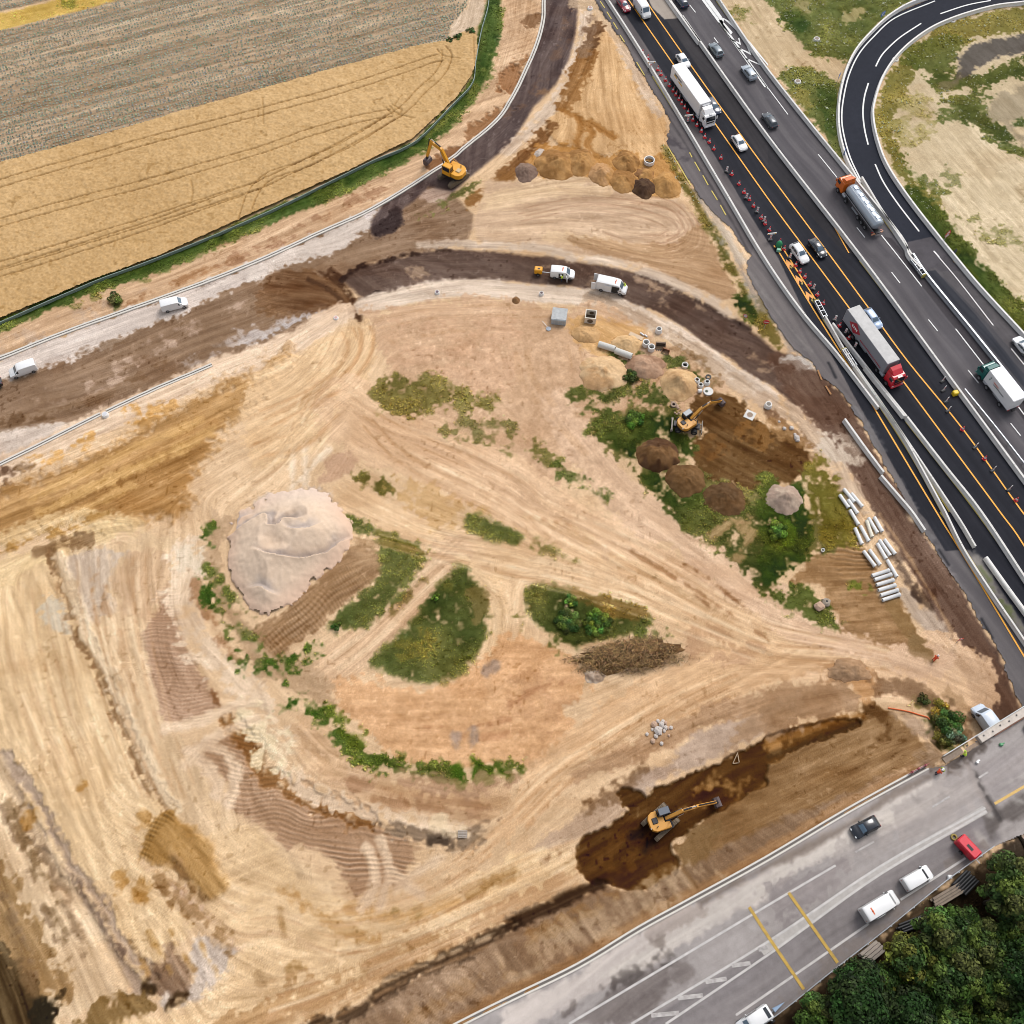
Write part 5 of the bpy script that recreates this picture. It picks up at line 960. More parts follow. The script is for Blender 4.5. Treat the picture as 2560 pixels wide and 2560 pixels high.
# ------------------------------------------------------------------ ground, crops, weeds
slw, mw = polymask(W(WHEAT), .05, .12)
wm = np.zeros((NY, NX), bool); wm[slw] = mw > .5; wm = grow(wm, 2)
SOILM = soil('soil')
GRND = tag(raster_mesh('ground', np.ones((NY, NX), bool), HGT, COL, SOILM), kind='structure')
fv = np.array([[-3000, -1500, -2.5], [3000, -1500, -2.5], [3000, 4500, -2.5], [-3000, 4500, -2.5]], float)
tag(np_mesh('fields_beyond', fv, [[0, 1, 2, 3]], mat('far_soil', (196,176,136), .95, noise=.25, nscale=.02)), kind='structure')
# wheat: a raised stand of crop with tramlines pressed into it
WC = np.zeros_like(COL); WC[:] = np.array([206,168,116], np.float32) + (n04 * 6 + n08 * 4 + n2 * 3 + n12 * 5 + n35 * 5)[..., None]
WC += (vnoise(MX / .3, MY / .3, 61) * 10)[..., None]
WZ = HGT + .62 + .07 * vnoise(MX / .35, MY / .35, 62) + .03 * n08
def tram(p, gap=2.0, wd=.2):
    q = smooth(np.stack(P(p[:, 0], p[:, 1], .6), 1), False, 6); d = np.gradient(q, axis=0); d /= np.hypot(d[:, 0], d[:, 1])[:, None] + 1e-9
    nr = np.stack([-d[:, 1], d[:, 0]], 1)
    for s in (-.5, .5): rut(q + nr * gap * s, wd)
def rut(pts, wd, c=(158,120,68), dz=.3, op=.75):
    m0 = wd / 2 + .5; sl = box_of(pts, m0)
    if sl is None: return
    D = np.full((sl[0].stop - sl[0].start, sl[1].stop - sl[1].start), m0, np.float32)
    for k in range(len(pts) - 1): segdist(D, sl, pts[k], pts[k + 1], m0)
    m = np.where(D >= m0 * .99, 0, ss(-.2, .2, wd / 2 - D + .1 * n04[sl]))
    WC[sl] = WC[sl] * (1 - op * m[..., None]) + np.array(c, np.float32) * op * m[..., None]; WZ[sl] -= dz * m
def wrut(p, wd, **k): rut(smooth(np.stack(P(p[:, 0], p[:, 1], .6), 1), False, 6), wd, **k)
tram(cat(T(0,-200,1440,0,1385,1000,1090,1932,850), T(10,600,690,1000,560,1300,455,1400,430)))
tram(cat(T(0,-200,1740,0,1680,600,1510,1200,1350,1932,1140), T(10,400,1000,800,890,1020,850)))
tram(cat(T(10,1400,360,1440,430,1380,560,1250,680,1100,830,800,1010,400,1220,0,1410), T(1,-200+1932,120,1600,30)), 2.0)
tram(cat(T(10,1020,880,700,1080,300,1260,0,1400), T(0,1500,1560,1000,1740,400,1932), T(1,0,120,-200,180)), 2.0)
tram(cat(T(0,1932,1400,1500,1540,1000,1700,250,1932), T(1,0,70,-200,120)), 2.0)
for q in (T(10,50,740,55,930), T(0,1440,1350,1455,1450,1440,1530), T(10,900,790,890,760,960,740), T(10,1010,800,1060,850,1150,880,1200,890), T(10,980,810,1030,860), T(10,1030,790,1100,830,1060,870), T(10,1100,720,1060,770,1040,800), T(10,1400,380,1420,420,1540,440), T(10,1640,280,1650,480)): wrut(q, .28, op=.5, dz=.15)
_k = ss(.72, .9, vnoise(MX / 1.1, MY / 1.1, 66)); WC -= (_k * 22)[..., None]
tag(raster_mesh('wheat_field', wm, WZ, WC, soil('wheat', .1, 6.0, .35)), 'ripe golden wheat standing in a strip with paired tramlines beside the cabbage rows', 'wheat', kind='stuff')
del WC, WZ
# cabbages in rows
def rows_dir(): a = W(T(0,0,1250,1932,740)); d = a[1] - a[0]; return d / np.hypot(*d)
rd = rows_dir(); rn = np.array([-rd[1], rd[0]])
cm = np.zeros((NY, NX), bool)
for q in (CABB, CABB2):
    sl, m = polymask(W(q), .05, .1); cm[sl] |= m > .5
ys, xs = np.nonzero(cm[::5, ::5]); cpts = np.stack([X0 + xs * 5 * ST, Y0 + ys * 5 * ST], 1)
u0, u1 = (cpts @ rd).min(), (cpts @ rd).max(); v0, v1 = (cpts @ rn).min(), (cpts @ rn).max()
V, Fc, Cc = [], [], []
rg = np.random.default_rng(3)
vv = v0; kk = 0; cent = []
while vv < v1:
    uu = np.arange(u0, u1, .6) + rg.normal(0, .06) ; pp = uu[:, None] * rd + (vv + rg.normal(0, .05, len(uu)))[:, None] * rn
    cent.append(pp); kk += 1; vv += .95 if kk % 4 == 0 else .58
cent = np.concatenate(cent); cent += rg.normal(0, .07, cent.shape)
ci = ((cent[:, 0] - X0) / ST).astype(int); cj = ((cent[:, 1] - Y0) / ST).astype(int)
ok = (ci >= 0) & (ci < NX) & (cj >= 0) & (cj < NY); cent, ci, cj = cent[ok], ci[ok], cj[ok]
ok = cm[cj, ci] & (rg.random(len(cj)) < .9 + .25 * n5[cj, ci]); cent = cent[ok]
n = len(cent); ang = np.arange(6) * math.pi / 3
rad = rg.uniform(.15, .24, n); ph = rg.uniform(0, 6.28, n); zb = hz(cent[:, 0], cent[:, 1])
ring = np.stack([cent[:, 0:1] + rad[:, None] * np.cos(ang + ph[:, None]), cent[:, 1:2] + rad[:, None] * np.sin(ang + ph[:, None]), (zb + .1)[:, None] + rg.uniform(.0, .12, (n, 6))], 2)
top = np.stack([cent[:, 0], cent[:, 1], zb + rg.uniform(.16, .24, n)], 1)
v = np.concatenate([ring, top[:, None, :]], 1).reshape(-1, 3)
f = (np.arange(n)[:, None, None] * 7 + np.array([[k, (k + 1) % 6, 6] for k in range(6)])[None]).reshape(-1, 3)
cc = np.array([138,148,130], float) + rg.normal(0, 13, (n, 1)) + rg.normal(0, 5, (n, 3)) - 8 * n12[cj[ok], ci[ok]][:, None]
tag(np_mesh('cabbage_rows', v, f, soil('leaf', .15, 4, 0, .7), np.repeat(alb(np.clip(cc, 20, 240)), 7, 0), False), 'blue green cabbages planted in long straight rows across pale soil', 'cabbages', kind='stuff')
# weeds and grass: tufts of blades
def tufts(name, pts, z, size, colr, label, cat_, seed, blades=5):
    r = np.random.default_rng(seed); n = len(pts); b = blades
    a = r.uniform(0, 6.283, (n, b)); lean = r.uniform(.25, 1.0, (n, b)) * size[:, None]; hh = r.uniform(.3, .8, (n, b)) * size[:, None]
    wd = r.uniform(.14, .26, (n, b)) * size[:, None]
    bx = pts[:, 0:1] + r.normal(0, .12, (n, b)) * size[:, None]; by = pts[:, 1:2] + r.normal(0, .12, (n, b)) * size[:, None]
    ca, sa = np.cos(a), np.sin(a)
    p0 = np.stack([bx - sa * wd, by + ca * wd, np.repeat(z[:, None] - .03, b, 1)], 2); p1 = np.stack([bx + sa * wd, by - ca * wd, np.repeat(z[:, None] - .03, b, 1)], 2)
    p2 = np.stack([bx + ca * lean * .6 + sa * wd * .8, by + sa * lean * .6 - ca * wd * .8, z[:, None] + hh * .9], 2); p3 = np.stack([bx + ca * lean * .6 - sa * wd * .8, by + sa * lean * .6 + ca * wd * .8, z[:, None] + hh * .85], 2)
    p4 = np.stack([bx + ca * lean * 1.1, by + sa * lean * 1.1, z[:, None] + hh * .75], 2)
    v = np.stack([p0, p1, p2, p3, p4], 2).reshape(-1, 3); k = np.arange(n * b) * 5
    f = np.concatenate([np.stack([k, k + 1, k + 2], 1), np.stack([k, k + 2, k + 3], 1), np.stack([k + 3, k + 2, k + 4], 1)])
    cb = colr[:, None, :] * r.uniform(.8, 1.22, (n, b, 1)) + r.normal(0, 4, (n, b, 3))
    return tag(np_mesh(name, v, f, soil('leaf'), np.repeat(alb(np.clip(cb.reshape(-1, 3), 6, 250)), 5, 0), False), label, cat_, kind='stuff')
rg = np.random.default_rng(11)
nc = 900000
gx = rg.uniform(X0, X1, nc); gy = rg.uniform(Y0, Y1, nc); gi = ((gx - X0) / ST).astype(int); gj = ((gy - Y0) / ST).astype(int)
g = GRS[gj, gi]; ok = rg.random(nc) < g * 1.1 * (.55 + .5 * n2[gj, gi]); gx, gy, gi, gj = gx[ok], gy[ok], gi[ok], gj[ok]
gc = COL[gj, gi] * np.array([1.2, 1.2, 1.05]) + 4 + 10 * n5[gj, gi][:, None] * np.array([1, .8, .3])
gs = rg.uniform(.12, .27, len(gx)) * (1 + .5 * (rg.random(len(gx)) > .93)) * (1 + .45 * n5[gj, gi]) * (1 + .3 * n2[gj, gi])
fl_ = (rg.random(len(gx)) < .10) & (gx > 25) & (gy > 140); gc[fl_] = np.array([206, 210, 184]); keep = fl_ | (COL[gj, gi][:, 1] > COL[gj, gi][:, 2] * 1.22)
tufts('grass', np.stack([gx, gy], 1)[keep], HGT[gj, gi][keep], gs[keep], gc[keep], 'rough grass and weeds growing in patches over the building site and verges', 'grass', 12)
# ------------------------------------------------------------------ common paints
def Z(ox, oy, k, *v): return np.array(v, float).reshape(-1, 2) / k + np.array([ox, oy])
conc = mat('concrete', (232,229,224), .85, noise=.14, nscale=.9); conc2 = mat('concrete_new', (244,241,236), .8, noise=.1, nscale=2); concb = mat('concrete_brown', (170,148,128), .9, noise=.2, nscale=3)
steel = mat('galvanised_steel', (186,190,196), .45, .5, noise=.1); dsteel = mat('dark_steel', (62,60,62), .5, .6, noise=.15)
rub = mat('tyre_rubber', (30,30,32), .85); rimm = mat('rim', (150,150,154), .4, .6); glass = mat('vehicle_glass', (34,44,52), .08, 0, coat=.5); glassl = mat('windscreen_glass', (84,106,124), .1, 0, coat=.5)
whitep = mat('white_paint', (250,250,250), .35, coat=.4); blackp = mat('black_plastic', (36,36,38), .6); redl = mat('red_lamp', (190,30,30), .3); whl = mat('lamp_glass', (225,228,230), .15)
redp = mat('cone_red', (238,52,58), .5); wband = mat('cone_white', (248,246,244), .5); yelp = mat('machine_yellow', (244,172,36), .45, noise=.06, nscale=2); yelp2 = mat('machine_amber', (222,158,62), .45, noise=.06, nscale=2)
wood = mat('wood', (176,150,120), .8, noise=.25, nscale=4); orn = mat('orange_plastic', (232,108,40), .5)
# ------------------------------------------------------------------ barriers
NJ = [(.30, -.1), (.30, .12), (.2, .4), (.17, .84), (-.17, .84), (-.2, .4), (-.30, .12), (-.30, -.1)]
def barrier(q, label, name='concrete_barrier', cat_='barrier', prof=NJ, m=conc, grp='concrete barriers along the motorway', z=0.02, joints=6.0):
    p = PZ(q, .4); o = [p[0]]
    for k in p[1:]:
        if np.hypot(*(k - o[-1])) > 1.5: o.append(k)
    p = smooth(np.array(o), False, 6); c = p[len(p) // 2]
    b = MB(); b.sweep(p - c, prof, z, True)
    L = np.concatenate([[0], np.cumsum(np.hypot(*np.diff(p, axis=0).T))]); d = np.gradient(p, axis=0); d /= np.hypot(d[:, 0], d[:, 1])[:, None]
    b.mi = 1
    for s in np.arange(joints, L[-1], joints):
        x, y = np.interp(s, L, p[:, 0]) - c[0], np.interp(s, L, p[:, 1]) - c[1]; i = min(np.searchsorted(L, s), len(d) - 1)
        b.box((x, y, .45), (.05, .30, .84), Matrix.Rotation(math.atan2(d[i, 1], d[i, 0]), 3, 'Z'))
    return tag(b.build(name, [m, mat('barrier_joint', (150,146,142), .9)], loc=(c[0], c[1], 0)), label, cat_, grp)
barrier(cat(T(20,650,-110,720,0,1030,485,1560,1375), px(1906,640), T(31,240,410,520,745,830,1150)), 'long grey concrete barrier dividing the old shoulder from the fresh black lanes')
barrier(cat(T(20,1110,-110,1180,0,1415,325)), 'wide pale concrete barrier beside the grey unpaved gap in the median at the top', prof=[(u * 1.5, h_) for u, h_ in NJ])
barrier(cat(T(20,1285,130,1470,395,1932,1040), T(30,690,1932), T(31,1330,870,1932,1690,2300,2190)), 'concrete median barrier between the black carriageway and the grey carriageway')
barrier(cat(T(20,1500,-90,1560,0,1932,540), T(30,640,1340,1000,1790), T(31,1060,0,1150,100)), 'concrete barrier on the right edge of the grey carriageway above the tanker')
barrier(cat(T(31,1090,-10,1210,165,1540,570,1932,1060,2300,1530)), 'bright steel faced barrier between the grey carriageway and the slip road, with small posts', 'steel_barrier', m=steel)
barrier(cat(T(30,2300,-255,1900,-180,1480,-90,1130,5,930,110,765,258,650,400,573,580,533,800,538,1000,592,1200,690,1390)), 'white concrete barrier curving round the outer edge of the black slip road', m=conc2)
barrier(cat(T(30,2300,-30,1932,22,1700,52,1420,132,1200,233,1000,392,870,572,802,770,792,900,830,1080,902,1260,1060,1500,1300,1810,1400,1932), T(31,1600,240,1932,600,2300,1000)), 'white concrete barrier curving round the inner edge of the slip road above the green bank', m=conc2)
barrier(cat(T(30,705,1345,860,1600,1080,1930), T(31,1090,20)), 'straight concrete barrier starting behind the orange tanker cab beside the slip road')
barrier(T(31,430,465,650,840,1000,1340,1330,1932), 'thin pale barrier leading away from the first crash cushion near the orange arrows', prof=[(u * .8, h_) for u, h_ in NJ])
barrier(cat(T(31,655,835,920,1215,1400,1932), T(32,1560,265)), 'thin pale barrier leading away from the second crash cushion towards the lower right', prof=[(u * .8, h_) for u, h_ in NJ])
barrier(cat(T(31,1330,1932), T(32,1480,300,1700,640,1932,980,2200,1400)), 'pale barrier beside the double yellow line at the right edge of the photo', prof=[(u * .85, h_) for u, h_ in NJ])
barrier(cat(T(32,1640,345,1800,570,1932,750,2200,1120)), 'smooth white barrier with a rounded steel top along the grassy gap', 'steel_barrier', prof=[(.3, -.1), (.3, .7), (.15, .85), (-.15, .85), (-.3, .7), (-.3, -.1)], m=conc2)
barrier(T(31,485,515,760,870,1040,1218), 'pale barrier with yellow foot line running from the crash cushion past the red lorry', prof=[(u * .9, h_) for u, h_ in NJ])
barrier(T(31,730,845,1025,1218), 'short concrete barrier lying parallel beside the front of the red lorry')
barrier(cat(T(31,1045,1222,1330,1590,1600,1932), T(32,1932,500,2300,1060)), 'concrete barrier between the fresh black lanes and the tapering works strip')
barrier(T(31,575,1237,720,1440,868,1638), 'loose concrete barrier lying on the brown earth road, upper of two', grp='loose barriers on the earth road')
barrier(cat(T(31,850,1662,960,1790,1080,1932), T(32,1180,145)), 'loose concrete barrier lying on the brown earth road, lower of two', grp='loose barriers on the earth road')
barrier(T(31,1480,1010,1740,1330,1932,1575,2200,1910), 'thin steel rail on posts running close beside the concrete median barrier', 'steel_rail', prof=[(.1, .5), (.1, .78), (-.1, .78), (-.1, .5)], m=steel, joints=4)
for q in ([cat(T(20,1420,325,1475,400))], [cat(T(20,1640,645,1932,1062), T(30,690,1945))], [cat(T(31,690,35,1050,505))], [cat(T(20,1545,10,1932,555), T(30,600,1310))], [T(20,1060,575,1220,830)], [T(30,705,1390,860,1640,960,1780)], [cat(T(31,410,470,560,700))], [T(31,640,850,830,1120,1080,1510,1310,1932)], [T(31,540,600,700,800,1030,1225)], [T(31,1195,160,1530,580,1730,830)], [cat(T(31,1040,1250,1570,1932), T(32,1932,520))], [cat(T(32,1300,0,1400,150,1932,1000,2200,1440))], [T(31,900,1200,1370,1932)]):
    paint('barrier_foot_line', q, .3, yel2, .04)
def cushion(a, b_, label):
    p = PZ(np.array([a, b_]), .5); d = p[1] - p[0]; L = float(np.hypot(*d)); r = thing('crash_cushion', label, 'crash cushion', (p[0][0], p[0][1], 0), math.atan2(d[1], d[0]), 'steel crash cushions')
    for s in (-.38, .38):
        m = MB(); m.box((L / 2, s, .62), (L, .1, .36)); m.box((L / 2, s, .25), (L, .08, .2)); m.build('side_rail', steel, r)
    for k in range(7):
        m = MB(); m.box((L * (k + .5) / 7, 0, .45), (.12, .7, .7)); m.build('diaphragm', dsteel if k % 2 else steel, r)
    m = MB(); m.rbox((.1, 0, .45), (.25, .9, .85), .1); m.build('nose', mat('cushion_nose', (206,190,90), .5), r)
cushion(T(31,362,335)[0], T(31,432,465)[0], 'steel crash cushion at the start of the barriers, beside the orange arrows')
cushion(T(31,568,700)[0], T(31,655,835)[0], 'steel crash cushion between the splitting barriers, left of the grey and red lorry')
cushion(T(31,1180,150)[0], T(31,1085,25)[0], 'steel crash cushion at the gore of the slip road, below the tanker')
# ------------------------------------------------------------------ guard rail and bridge
def guard_rail():
    p = smooth(PZ(px(1640,2740, 1912,2560, 2085,2424, 2218,2321, 2367,2201, 2486,2115), DECKZ + .6), False, 6); c = p[len(p) // 2]
    r = thing('guard_rail', 'thin galvanised guard rail on short posts along the wood', 'guard rail', (c[0], c[1], DECKZ))
    m = MB(); m.sweep(p - c, [(.03, .42), (.07, .5), (.03, .58), (.07, .66), (.03, .75), (-.03, .75), (-.03, .42)], 0, True); m.build('rail', steel, r)
    L = np.concatenate([[0], np.cumsum(np.hypot(*np.diff(p, axis=0).T))])
    for s in np.arange(1, L[-1], 4.0):
        m = MB(); m.box((np.interp(s, L, p[:, 0]) - c[0], np.interp(s, L, p[:, 1]) - c[1] - .1, .1), (.12, .18, 1.1)); m.build('post', steel, r)
guard_rail()
def bridge():
    a = np.array(P(2359,1891,DECKZ + .5)); e = np.array(P(2560,1767,DECKZ + .5)); d = e - a; d /= np.hypot(*d); nrm = np.array([-d[1], d[0]])
    r = thing('bridge', 'concrete road bridge with a pale bolted parapet over the earth road', 'bridge', (a[0], a[1], 0), math.atan2(d[1], d[0]))
    Wd = 26; Ln = 70
    m = MB(); m.box((Ln / 2 + 2.5, -Wd / 2 - .6, DECKZ - .75), (Ln, Wd, 1.2)); m.build('deck_slab', concb, r)
    m = MB(); m.rbox((Ln / 2 + 3, -.55, DECKZ + .05), (Ln - 6, 1.15, .9), .06); m.build('parapet', mat('parapet_concrete', (214,202,190), .8, noise=.22, nscale=1.5), r)
    m = MB(); m.box((Ln / 2, .06, DECKZ + .1), (Ln, .1, 1.1)); m.build('fascia_plate', mat('fascia', (222,226,228), .5, noise=.1), r)
    m = MB()
    for k in range(42): m.tube((3.8 + k * 1.5, -.42 - .16 * (k % 2), DECKZ + .5), (3.8 + k * 1.5, -.42 - .16 * (k % 2), DECKZ + .62), .11, n=8)
    m.build('anchor_bolts', dsteel, r)['kind'] = 'stuff'
    m = MB(); m.box((Ln / 2 + 4.2, -1.2, DECKZ + .3), (Ln - 8, .08, .5)); m.build('steel_edge', mat('rust', (150,96,70), .8, noise=.2), r)
    m = MB(); m.box((1.4, -.5, DECKZ - .05), (3.2, .8, .5)); m.build('parapet_stub', mat('rusty_concrete', (150,132,116), .9, noise=.3, nscale=3), r)
    m = MB(); m.box((1.6, -Wd / 2, DECKZ / 2 - .8), (1.2, Wd - 2, DECKZ - .6)); m.build('abutment', concb, r)
    for y in (-3, -11, -19):
        m = MB(); m.tube((26, y, -.2), (26, y, DECKZ - 1.3), .55, n=12); m.build('pier', conc, r)
bridge()
# ------------------------------------------------------------------ cones, beacons, signs
def make_cone():
    r = thing('traffic_cone', 'x', 'traffic cone'); m = MB(); m.rbox((0, 0, .05), (.52, .52, .1), .06); m.build('base', redp, r)
    m = MB(); m.lathe([(.23, .1), (.165, .35), (.16, .37)], n=12); m.lathe([(.115, .58), (.05, .9), (0, .91)], n=12); m.build('body', redp, r)
    m = MB(); m.lathe([(.176, .3), (.112, .64)], n=12); m.build('white_band', wband, r); r.scale = (1.2, 1.2, 1.2); return r
cone0 = make_cone(); _first = [True]
def cones(pts, label, group):
    for p in PZ(pts, 0.1):
        if _first[0]: cone0.location = (p[0], p[1], .05); cone0['label'] = label; cone0['group'] = group; _first[0] = False
        else: dup(cone0, (p[0], p[1], .05), random.uniform(0, 1.5), label, group)
cones(cat(T(20,985,405,1024,443,1100,528,1124,565,1158,607,1188,648,1216,688,1237,718,1260,752,1280,783,1302,815,1328,851,1365,908,1395,948,1428,992,1454,1037,1488,1074,1522,1125,1576,1195,1658,1317,1712,1390,1750,1452,1791,1506,1822,1556,1880,1647,1910,1690)), 'red and white cone in the long upper row beside the fresh black lane', 'cones beside the black lane, upper row')
cones(cat(Z(1900,560,8.78,205,135,525,555,430,400,780,908,870,1053,980,1168,1090,1337,1255,1558,1385,1748), T(31,540,528,608,621)), 'red and white cone in the lower row between orange arrows and the grey lorry', 'cones by the orange arrows')
cones(T(31,1465,1310,1632,1532,1870,1844), 'red and white cone standing on the right hand yellow lane line', 'cones on the right yellow line')
def make_beacon():
    r = thing('marker_beacon', 'x', 'marker beacon'); m = MB(); m.rbox((0, 0, .07), (.42, .7, .14), .06); m.build('foot', blackp, r)
    m = MB(); m.rbox((0, 0, .7), (.06, .3, 1.1), .025); pl = m.build('plate', wband, r)
    m = MB()
    for k in range(2): m.box((.0, 0, .5 + k * .42), (.075, .27, .1), Matrix.Rotation(.4, 3, 'X'))
    m.build('red_stripes', redp, r); r.scale = (1.2, 1.25, 1.15); return r
be0 = make_beacon(); be0.location = (0, 0, -50); _fb = [True]
def beacons(pts, label, group, rot=1.1):
    for p in PZ(pts, .3):
        if _fb[0]: be0.location = (p[0], p[1], .05); be0.rotation_euler = (0, 0, rot); be0['label'] = label; be0['group'] = group; _fb[0] = False
        else: dup(be0, (p[0], p[1], .05), rot, label, group)
beacons(cat(T(20,1620,1290,1768,1492,1850,1596,1902,1668), Z(1900,560,8.78,658,730,1172,1410), T(31,505,480,583,578,655,684)), 'white beacon plate with red stripes among the cones on the left lane edge', 'striped beacons among the left cones')
beacons(T(31,1318,940,1325,1010,1345,1095,1360,1165,1565,1440,1698,1615,1820,1760), 'white beacon plate standing alone beside the median barrier', 'beacons by the median', 2.2)
def lane_sign(p, label):
    p = PZ(p, .6)[0]; r = thing('lane_closure_sign', label, 'road sign', (p[0], p[1], .05), .15, 'lane closure signs')
    m = MB(); m.rbox((0, 0, .08), (.9, .6, .16), .06); m.build('foot', blackp, r); m = MB(); m.box((0, 0, .8), (.34, .08, 1.5)); m.build('plate', wband, r)
    m = MB(); [m.box((0, -.01, .45 + k * .36), (.34, .1, .13), Matrix.Rotation(.5, 3, 'Y')) for k in range(3)]; m.build('red_stripes', redp, r)
    m = MB(); m.rbox((0, 0, 1.7), (1.7, .16, .34), .04); m.build('light_bar', wband, r)
    for s in (-.65, .65): m = MB(); m.tube((s, -.1, 1.7), (s, -.13, 1.7), .12, n=12); m.build('warning_lamp', mat('amber_lamp', (240,170,60), .3), r)
lane_sign(T(20,1047,505), 'white cross bar sign with lamps in the cone row beside the barrier at the top'); lane_sign(T(20,1328,905), 'white cross bar sign with lamps standing beside the cab of the white lorry'); lane_sign(T(30,20,1795), 'white cross bar sign with lamps standing just above the green tank')
def guide(p):
    m = MB(); m.rbox((0, 0, .03), (.3, .4, .06), .02); m.box((0, 0, .45), (.05, .2, .8)); q = PZ(p, .2)[0]
    return tag(m.build('yellow_marker', mat('pale_yellow', (226,204,110), .5), loc=(q[0], q[1], .06)), 'small pale yellow marker plate standing on the orange arrow strip', 'road marker', 'yellow markers on the arrow strip')
for p in Z(1900,560,8.78,690,945,920,1300,1150,1670,455,560): guide([p])
def round_sign(p, zg, face, label, hgt=2.0, bar=False, rot=0, r_=.45, extra=None):
    q = PZ(p, zg + hgt)[0]; r = thing('road_sign', label, 'road sign', (q[0], q[1], zg), rot)
    m = MB(); m.tube((0, .05, 0), (0, .05, hgt + .3), .05, n=8); m.build('post', steel, r)
    fm = mat('sign_' + face, {'red': (214,36,48), 'white': (240,240,240), 'blue': (34,110,190), 'orange': (236,72,52)}[face], .4)
    m = MB(); m.tube((0, .0, hgt), (0, -.04, hgt), r_, n=24); pl = m.build('plate', fm, r)
    if bar: m = MB(); m.box((0, -.06, hgt), (r_ * 1.4, .03, r_ * .32)); m.build('white_bar', wband, r)
    if face == 'white': m = MB(); m.lathe([(r_ * .8, 0), (r_ * .8, .03), (r_ * 1.02, .03), (r_ * 1.02, 0)], (0, -.03, hgt), 24, Matrix.Rotation(R(90), 3, 'X')); m.build('red_rim', mat('sign_red', None), r)
    if extra: extra(r, hgt)
    return r
TL = R(30)
round_sign(px(1916,805), 0, 'red', 'red no entry sign with white bar at the edge of the motorway shoulder', 2.1, True, -.15, .55)
round_sign(T(21,1762,452), 0, 'white', 'white round sign with red rim leaning in the grass left of the no entry sign', 1.0, False, -.6, .42)
round_sign(T(32,1453,962), 0, 'orange', 'orange red round sign standing on the brown earth road near the orange worker', 1.7, True, .3, .5)
def tri(r, h_):
    m = MB(); m.prism_y([(-.55, h_ + .45), (.55, h_ + .45), (0, h_ + 1.4)], -.04, 0); m.build('warning_triangle', wband, r)
    m = MB(); [m.bar(a, b_, .04, .12) for a, b_ in (((-.55, -.05, h_ + .45), (.55, -.05, h_ + .45)), ((.55, -.05, h_ + .45), (0, -.05, h_ + 1.4)), ((0, -.05, h_ + 1.4), (-.55, -.05, h_ + .45)))]; m.build('red_border', redp, r)
round_sign(T(30,1352,1775), 0, 'white', 'warning triangle above a round red rimmed sign on the green bank of the slip road', 1.5, False, .4, .5, tri)
def chevron(p, label, rot):
    q = PZ(p, 1.0)[0]; r = thing('chevron_sign', label, 'road sign', (q[0], q[1], 0), rot, 'blue chevron signs on the slip road bend')
    m = MB(); m.tube((0, .06, 0), (0, .06, 1.5), .05, n=8); m.build('post', steel, r)
    m = MB(); m.rbox((0, 0, 1.1), (1.1, .05, 1.1), .02); m.build('plate', mat('sign_blue', (30,108,196), .4), r)
    m = MB(); [m.box((-.05, -.035, 1.1 + s * .22), (.62, .02, .2), Matrix.Rotation(-s * .75, 3, 'Y')) for s in (-1, 1)]; m.build('white_chevron', wband, r)
chevron(T(30,868,108), 'blue chevron sign standing highest on the bend, in the flowering weeds', R(35)); chevron(T(30,540,572), 'blue chevron sign beside the pale dirt path on the outer bend', R(60)); chevron(T(30,578,1148), 'blue chevron sign on the outer bend just above the tanker', R(75))
# ------------------------------------------------------------------ vehicles
def interp(st, f):
    for a, b_ in zip(st, st[1:]):
        if f <= b_[0]:
            t = (f - a[0]) / (b_[0] - a[0]); return [a[k] + (b_[k] - a[k]) * t for k in range(6)]
    return list(st[-1])
HATCH = [(0, .84, .42, .80, .84, .82), (.03, .95, .28, .93, .98, .86), (.10, 1, .22, .97, 1.24, .76), (.18, 1, .2, .98, 1.42, .72), (.35, 1, .2, .97, 1.48, .72), (.52, 1, .2, .95, 1.44, .72), (.60, 1, .2, .94, 1.34, .74), (.73, 1, .2, .93, .99, .86), (.86, .98, .2, .88, .92, .84), (.95, .92, .24, .76, .80, .76), (1, .76, .36, .60, .62, .66)]
SEDAN = [(0, .84, .42, .84, .88, .82), (.03, .95, .28, .95, 1.0, .84), (.14, 1, .22, .97, 1.05, .84), (.27, 1, .2, .97, 1.38, .72), (.40, 1, .2, .96, 1.45, .71), (.54, 1, .2, .95, 1.41, .71), (.61, 1, .2, .94, 1.30, .73), (.73, 1, .2, .92, .97, .86), (.87, .98, .2, .86, .90, .84), (.95, .92, .24, .74, .78, .76), (1, .76, .36, .58, .60, .66)]
ESTATE = [(0, .86, .42, .86, .9, .84), (.025, .96, .28, .95, 1.05, .84), (.07, 1, .22, .97, 1.34, .76), (.12, 1, .2, .98, 1.44, .74), (.35, 1, .2, .97, 1.49, .73), (.54, 1, .2, .95, 1.45, .73), (.61, 1, .2, .94, 1.33, .74), (.73, 1, .2, .92, .98, .86), (.87, .98, .2, .86, .9, .84), (.95, .92, .24, .74, .78, .76), (1, .76, .36, .58, .6, .66)]
SUV = [(a, b_, c, d * 1.06, e * 1.12, f) for a, b_, c, d, e, f in ESTATE]
SVAN = [(0, .92, .4, 1.0, 1.75, .86), (.02, .98, .28, 1.05, 1.82, .88), (.06, 1, .24, 1.08, 1.86, .88), (.40, 1, .22, 1.08, 1.9, .88), (.60, 1, .22, 1.08, 1.86, .86), (.66, 1, .22, 1.06, 1.76, .84), (.80, 1, .22, 1.04, 1.12, .88), (.92, .96, .24, .92, .98, .82), (1, .8, .36, .64, .66, .7)]
